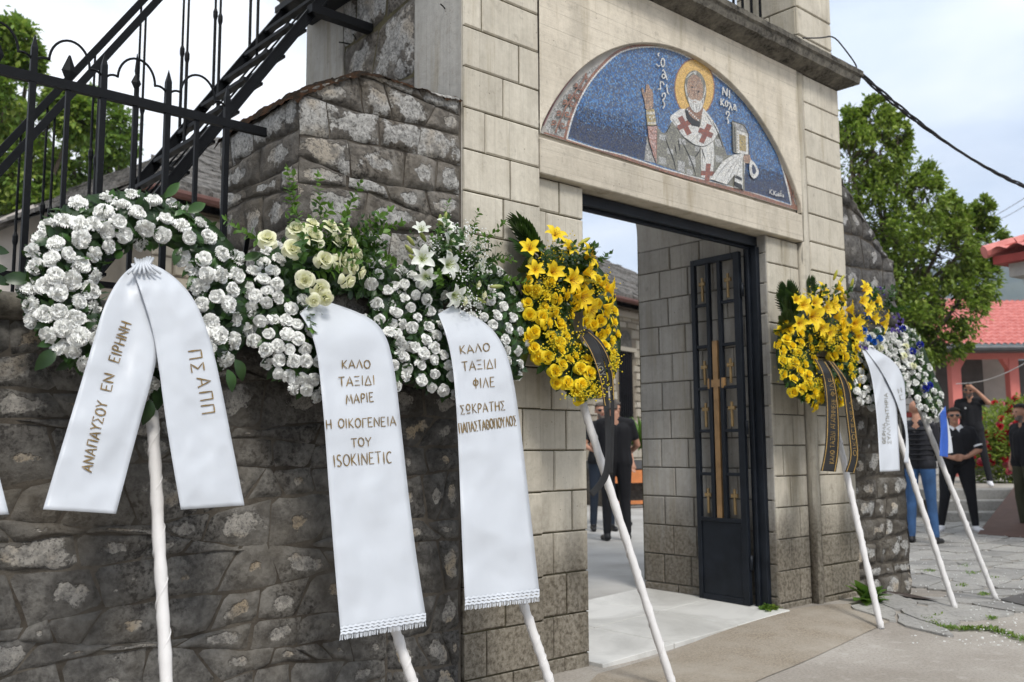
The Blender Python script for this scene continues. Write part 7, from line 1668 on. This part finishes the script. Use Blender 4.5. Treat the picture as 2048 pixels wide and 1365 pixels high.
    dg = bpy.context.evaluated_depsgraph_get(); ev = tmp.evaluated_get(dg); body = bpy.data.meshes.new_from_object(ev); bpy.data.objects.remove(tmp); bpy.data.meshes.remove(me)
    names = list(dict.fromkeys([p[4] for p in P]+['lip', 'beard', hair])); body.materials.clear()
    for m_ in names: body.materials.append(M[m_])
    nf = len(body.polygons); cen = np.zeros(nf*3); body.polygons.foreach_get('center', cen); cen = cen.reshape(-1, 3); best = np.full(nf, 1e9); idx = np.zeros(nf, int)
    for a, b, ra, rb, mt in P:
        a_, b_ = np.array(a), np.array(b); ab = b_-a_; t = np.clip(((cen-a_)@ab)/(ab@ab+1e-9), 0, 1); d = np.linalg.norm(cen-a_-t[:, None]*ab, axis=1)-(ra+(rb-ra)*t)
        w = d < best; best[w] = d[w]; idx[w] = names.index(mt)
    Hn = np.array(H); loc = cen-Hn; hd = np.linalg.norm(loc, axis=1) < .17; sk = idx == names.index('skin')
    idx[hd & sk & (np.abs(loc[:, 0]) < .024) & (loc[:, 1] > .06) & (loc[:, 2] < -.050) & (loc[:, 2] > -.064)] = names.index('lip')
    if beard: idx[hd & sk & (loc[:, 2] < -.04) & (loc[:, 1] > .0) & ~((np.abs(loc[:, 0]) < .024) & (loc[:, 2] > -.064)) & (loc[:, 2] > -.14)] = names.index('beard')
    hm = hd & sk & (loc[:, 2] > -.03) & ((loc[:, 2] > .075+.25*(loc[:, 1]-.03)) | (loc[:, 1] < -.03)) & (np.abs(loc[:, 0]) < .095)
    if not bald: idx[hm] = names.index(hair)
    if TP == 'tee' or TP == 'white': pass
    body.polygons.foreach_set('material_index', idx.astype(np.int32)); body.polygons.foreach_set('use_smooth', [True]*nf); body.update()
    root = empty('person', tuple(org), face-PI/2, label, 'person', grp); root.scale = (k, k, k)
    def child(name, me_or_mb, mat=None):
        me_ = me_or_mb if not isinstance(me_or_mb, MB) else me_or_mb.mesh(name, mat); o = bpy.data.objects.new(name, me_); C.objects.link(o); o.parent = root; return o
    child('body', body)
    if not bald:
        mb = MB(); r = random.Random(seed); rows = []
        for i in range(9):
            e = .05+i*.17; row = []
            for q in range(17):
                a = 2*PI*q/16; rr = .090*math.cos(e*.95) if e < 1.5 else .002; fr = .016 if math.sin(a) > .3 else 0; zz = .03+.100*math.sin(e)+(fr*2.4 if i < 3 else 0)-(.045 if math.sin(a) < 0 and i == 0 else 0)
                row.append((H.x+rr*1.0*math.cos(a), H.y-.010+rr*1.08*math.sin(a), H.z+zz*1.0+r.uniform(-.002, .002)))
            rows.append(row)
        mb.grid(rows); o = child('hair', mb, M[hair]); o.data.polygons.foreach_set('use_smooth', [True]*len(o.data.polygons))
    if shades:
        mb = MB()
        for s_ in (-1, 1): mb.blob((H.x+s_*.034, H.y+.087, H.z+.008), (.030, .009, .021), 2)
        mb.box((H.x-.01, H.y+.092, H.z+.012), (H.x+.01, H.y+.097, H.z+.018))
        for s_ in (-1, 1): mb.tube([(H.x+s_*.06, H.y+.082, H.z+.014), (H.x+s_*.088, H.y+.03, H.z+.014), (H.x+s_*.090, H.y-.02, H.z+.008)], .004, 4)
        o = child('sunglasses', mb, M['glass']); o['kind'] = 'stuff'
    else:
        for s_ in (-1, 1):
            mb = MB(); mb.blob((H.x+s_*.032, H.y+.086, H.z+.010), (.014, .006, .008), 2); child('eye', mb, M['glass'])
    for nm, fn in extras: fn(child, J, H)
    return root
def collar(child, J, H):
    for s_ in (-1, 1):
        n = J['nek']; mb = MB(); mb.add([(n.x+s_*.005, n.y+.075, n.z-.02), (n.x+s_*.075, n.y+.045, n.z+.02), (n.x+s_*.115, n.y+.055, n.z-.035), (n.x+s_*.045, n.y+.115, n.z-.09)], [(0, 1, 2, 3)]); o = child('collar', mb, M['white']); md = o.modifiers.new('t', 'SOLIDIFY'); md.thickness = .012
        mb = MB(); e = J['shR' if s_ > 0 else 'shL'].lerp(J['elR' if s_ > 0 else 'elL'], .80); d = (J['elR' if s_ > 0 else 'elL']-J['shR' if s_ > 0 else 'shL']).normalized(); mb.tube([e-d*.022, e+d*.002], .068, 14); child('cuff', mb, M['white'])
def star(sc, dx=.07, dz=.02, dy=.15):
    def f(child, J, H):
        c = J['che']; mb = MB(); v = []
        for q in range(10): a = PI/2+q*PI/5; rr = sc*(1 if q % 2 == 0 else .42); v.append((c.x+dx+rr*math.cos(a), c.y+dy, c.z+dz+rr*math.sin(a)))
        mb.add(v+[(x, y-.03, z) for x, y, z in v], [tuple(range(10))]+[(q, (q+1) % 10, (q+1) % 10+10, q+10) for q in range(10)]); child('chest_badge', mb, M['white'])
    return f
def quilt(child, J, H):
    for z in (1.02, 1.08, 1.14, 1.20, 1.26, 1.32, 1.38):
        mb = MB(); pts = [(.186*math.cos(a)*(1.0 if z < 1.3 else .98), .118*math.sin(a)+.005, z) for a in [2*PI*q/28 for q in range(29)]]; mb.tube(pts, .014, 6); child('quilted_band', mb, M['tee'])
def toward(x, d):      # heading that faces the camera from this spot
    g = atD(x, 893, d); return math.atan2(CAM.y-g.y, CAM.x-g.x)
def people():
    T = toward
    person('man in black quilted vest and blue jeans with his back turned, beside the buttress', 1836, 12.0, T(1836, 12)+PI*.92, dict(elR=(.24, .02, 1.14), wrR=(.16, .17, 1.02), haR=(.10, .22, 1.02), elL=(-.24, .02, 1.14), wrL=(-.16, .17, 1.02), haL=(-.10, .22, 1.02), anR=(.15, -.02, .09), toR=(.18, .13, .035), hea=(0, .03, 1.63)), ('vest', 'jean', 'shoe_k', 1.1), 1.80, hair='skin', bald=True, extras=[('q', quilt)], seed=1)
    person('stocky man in black polo with white collar and sunglasses, hands clasped in front', 1911, 13.6, T(1911, 13.6)+.12, dict(elR=(.30, .04, 1.15), wrR=(.10, .22, 1.05), haR=(.03, .25, 1.04), elL=(-.30, .04, 1.15), wrL=(-.10, .22, 1.05), haL=(-.03, .25, 1.06), shR=(.21, -.01, 1.42), shL=(-.21, -.01, 1.42), anR=(.24, -.02, .09), toR=(.30, .14, .035), anL=(-.20, -.02, .09), toL=(-.26, .14, .035), knR=(.18, .03, .5), knL=(-.16, .03, .5), hiR=(.11, 0, .93), hiL=(-.11, 0, .93)), ('tee', 'trk', 'shoe_w', .82), 1.76, girth=1.30, shades=True, extras=[('c', collar), ('s', star(.042, .09, .03, .18))], seed=2)
    person('man in black t-shirt on the terrace holding a hand to his forehead', 1945, 17.2, T(1945, 17.2)-.1, dict(shL=(-.19, -.01, 1.44), elL=(-.30, .12, 1.40), wrL=(-.12, .17, 1.62), haL=(-.04, .15, 1.68), elR=(.25, .0, 1.14), wrR=(.24, .06, .90), haR=(.22, .08, .82), anL=(-.24, .10, .09), toL=(-.28, .26, .035), knL=(-.18, .06, .50), hea=(0, .045, 1.62)), ('tee', 'trk', 'shoe_w', .6), 1.86, base_z=.5, shades=True, beard=True, extras=[('s', star(.022, .06, .02, .125))], seed=3)
    person('bearded man in black t-shirt and olive trousers cut off by the right edge', 2048, 13.4, T(2062, 13.4)-.9, dict(elR=(.27, -.06, 1.15), wrR=(.22, .05, .97), haR=(.19, .08, .91)), ('tee', 'olive', 'shoe_k', .6), 1.80, girth=1.12, beard=True, seed=4)
    person('man in black t-shirt and trousers seen from behind through the doorway', 1231, 11.6, T(1231, 11.6)+PI*1.06, dict(elR=(.28, .03, 1.16), wrR=(.20, .20, 1.05), haR=(.14, .25, 1.05), elL=(-.28, .03, 1.16), wrL=(-.20, .2, 1.05), haL=(-.14, .25, 1.05), hea=(-.05, .03, 1.62)), ('tee', 'trk', 'shoe_k', .62), 1.74, base_z=.10, girth=1.10, hair='hair_g', seed=5)
    person('grey bearded man in sunglasses and dark jeans facing us behind the black t-shirt', 1203, 13.0, T(1203, 13)+.2, dict(elR=(.25, .03, 1.16), wrR=(.16, .20, 1.10), haR=(.10, .25, 1.12)), ('tee', 'jean_d', 'shoe_k', .6), 1.74, base_z=.10, hair='hair_g', shades=True, beard=True, seed=6)
    person('man mostly hidden behind the black t-shirt, only part of his face showing', 1229, 13.9, T(1229, 13.9)+.5, dict(), ('tee', 'trk', 'shoe_k', .6), 1.80, base_z=.10, hair='hair_g', seed=7)
people()

# ================================================================== AIR
def haze():
    mb = MB(); mb.box((-2050, -2050, -4), (2050, 2050, 470)); o = mb.build('haze', None)
    mt = bpy.data.materials.new('thin air'); mt.use_nodes = True; n = mt.node_tree; n.nodes.clear(); v = n.nodes.new('ShaderNodeVolumePrincipled'); v.inputs['Density'].default_value = .00030; v.inputs['Color'].default_value = (.72, .82, 1, 1)
    ou = n.nodes.new('ShaderNodeOutputMaterial'); n.links.new(v.outputs[0], ou.inputs['Volume']); o.data.materials.clear(); o.data.materials.append(mt); tag(o, kind='stuff')
haze()
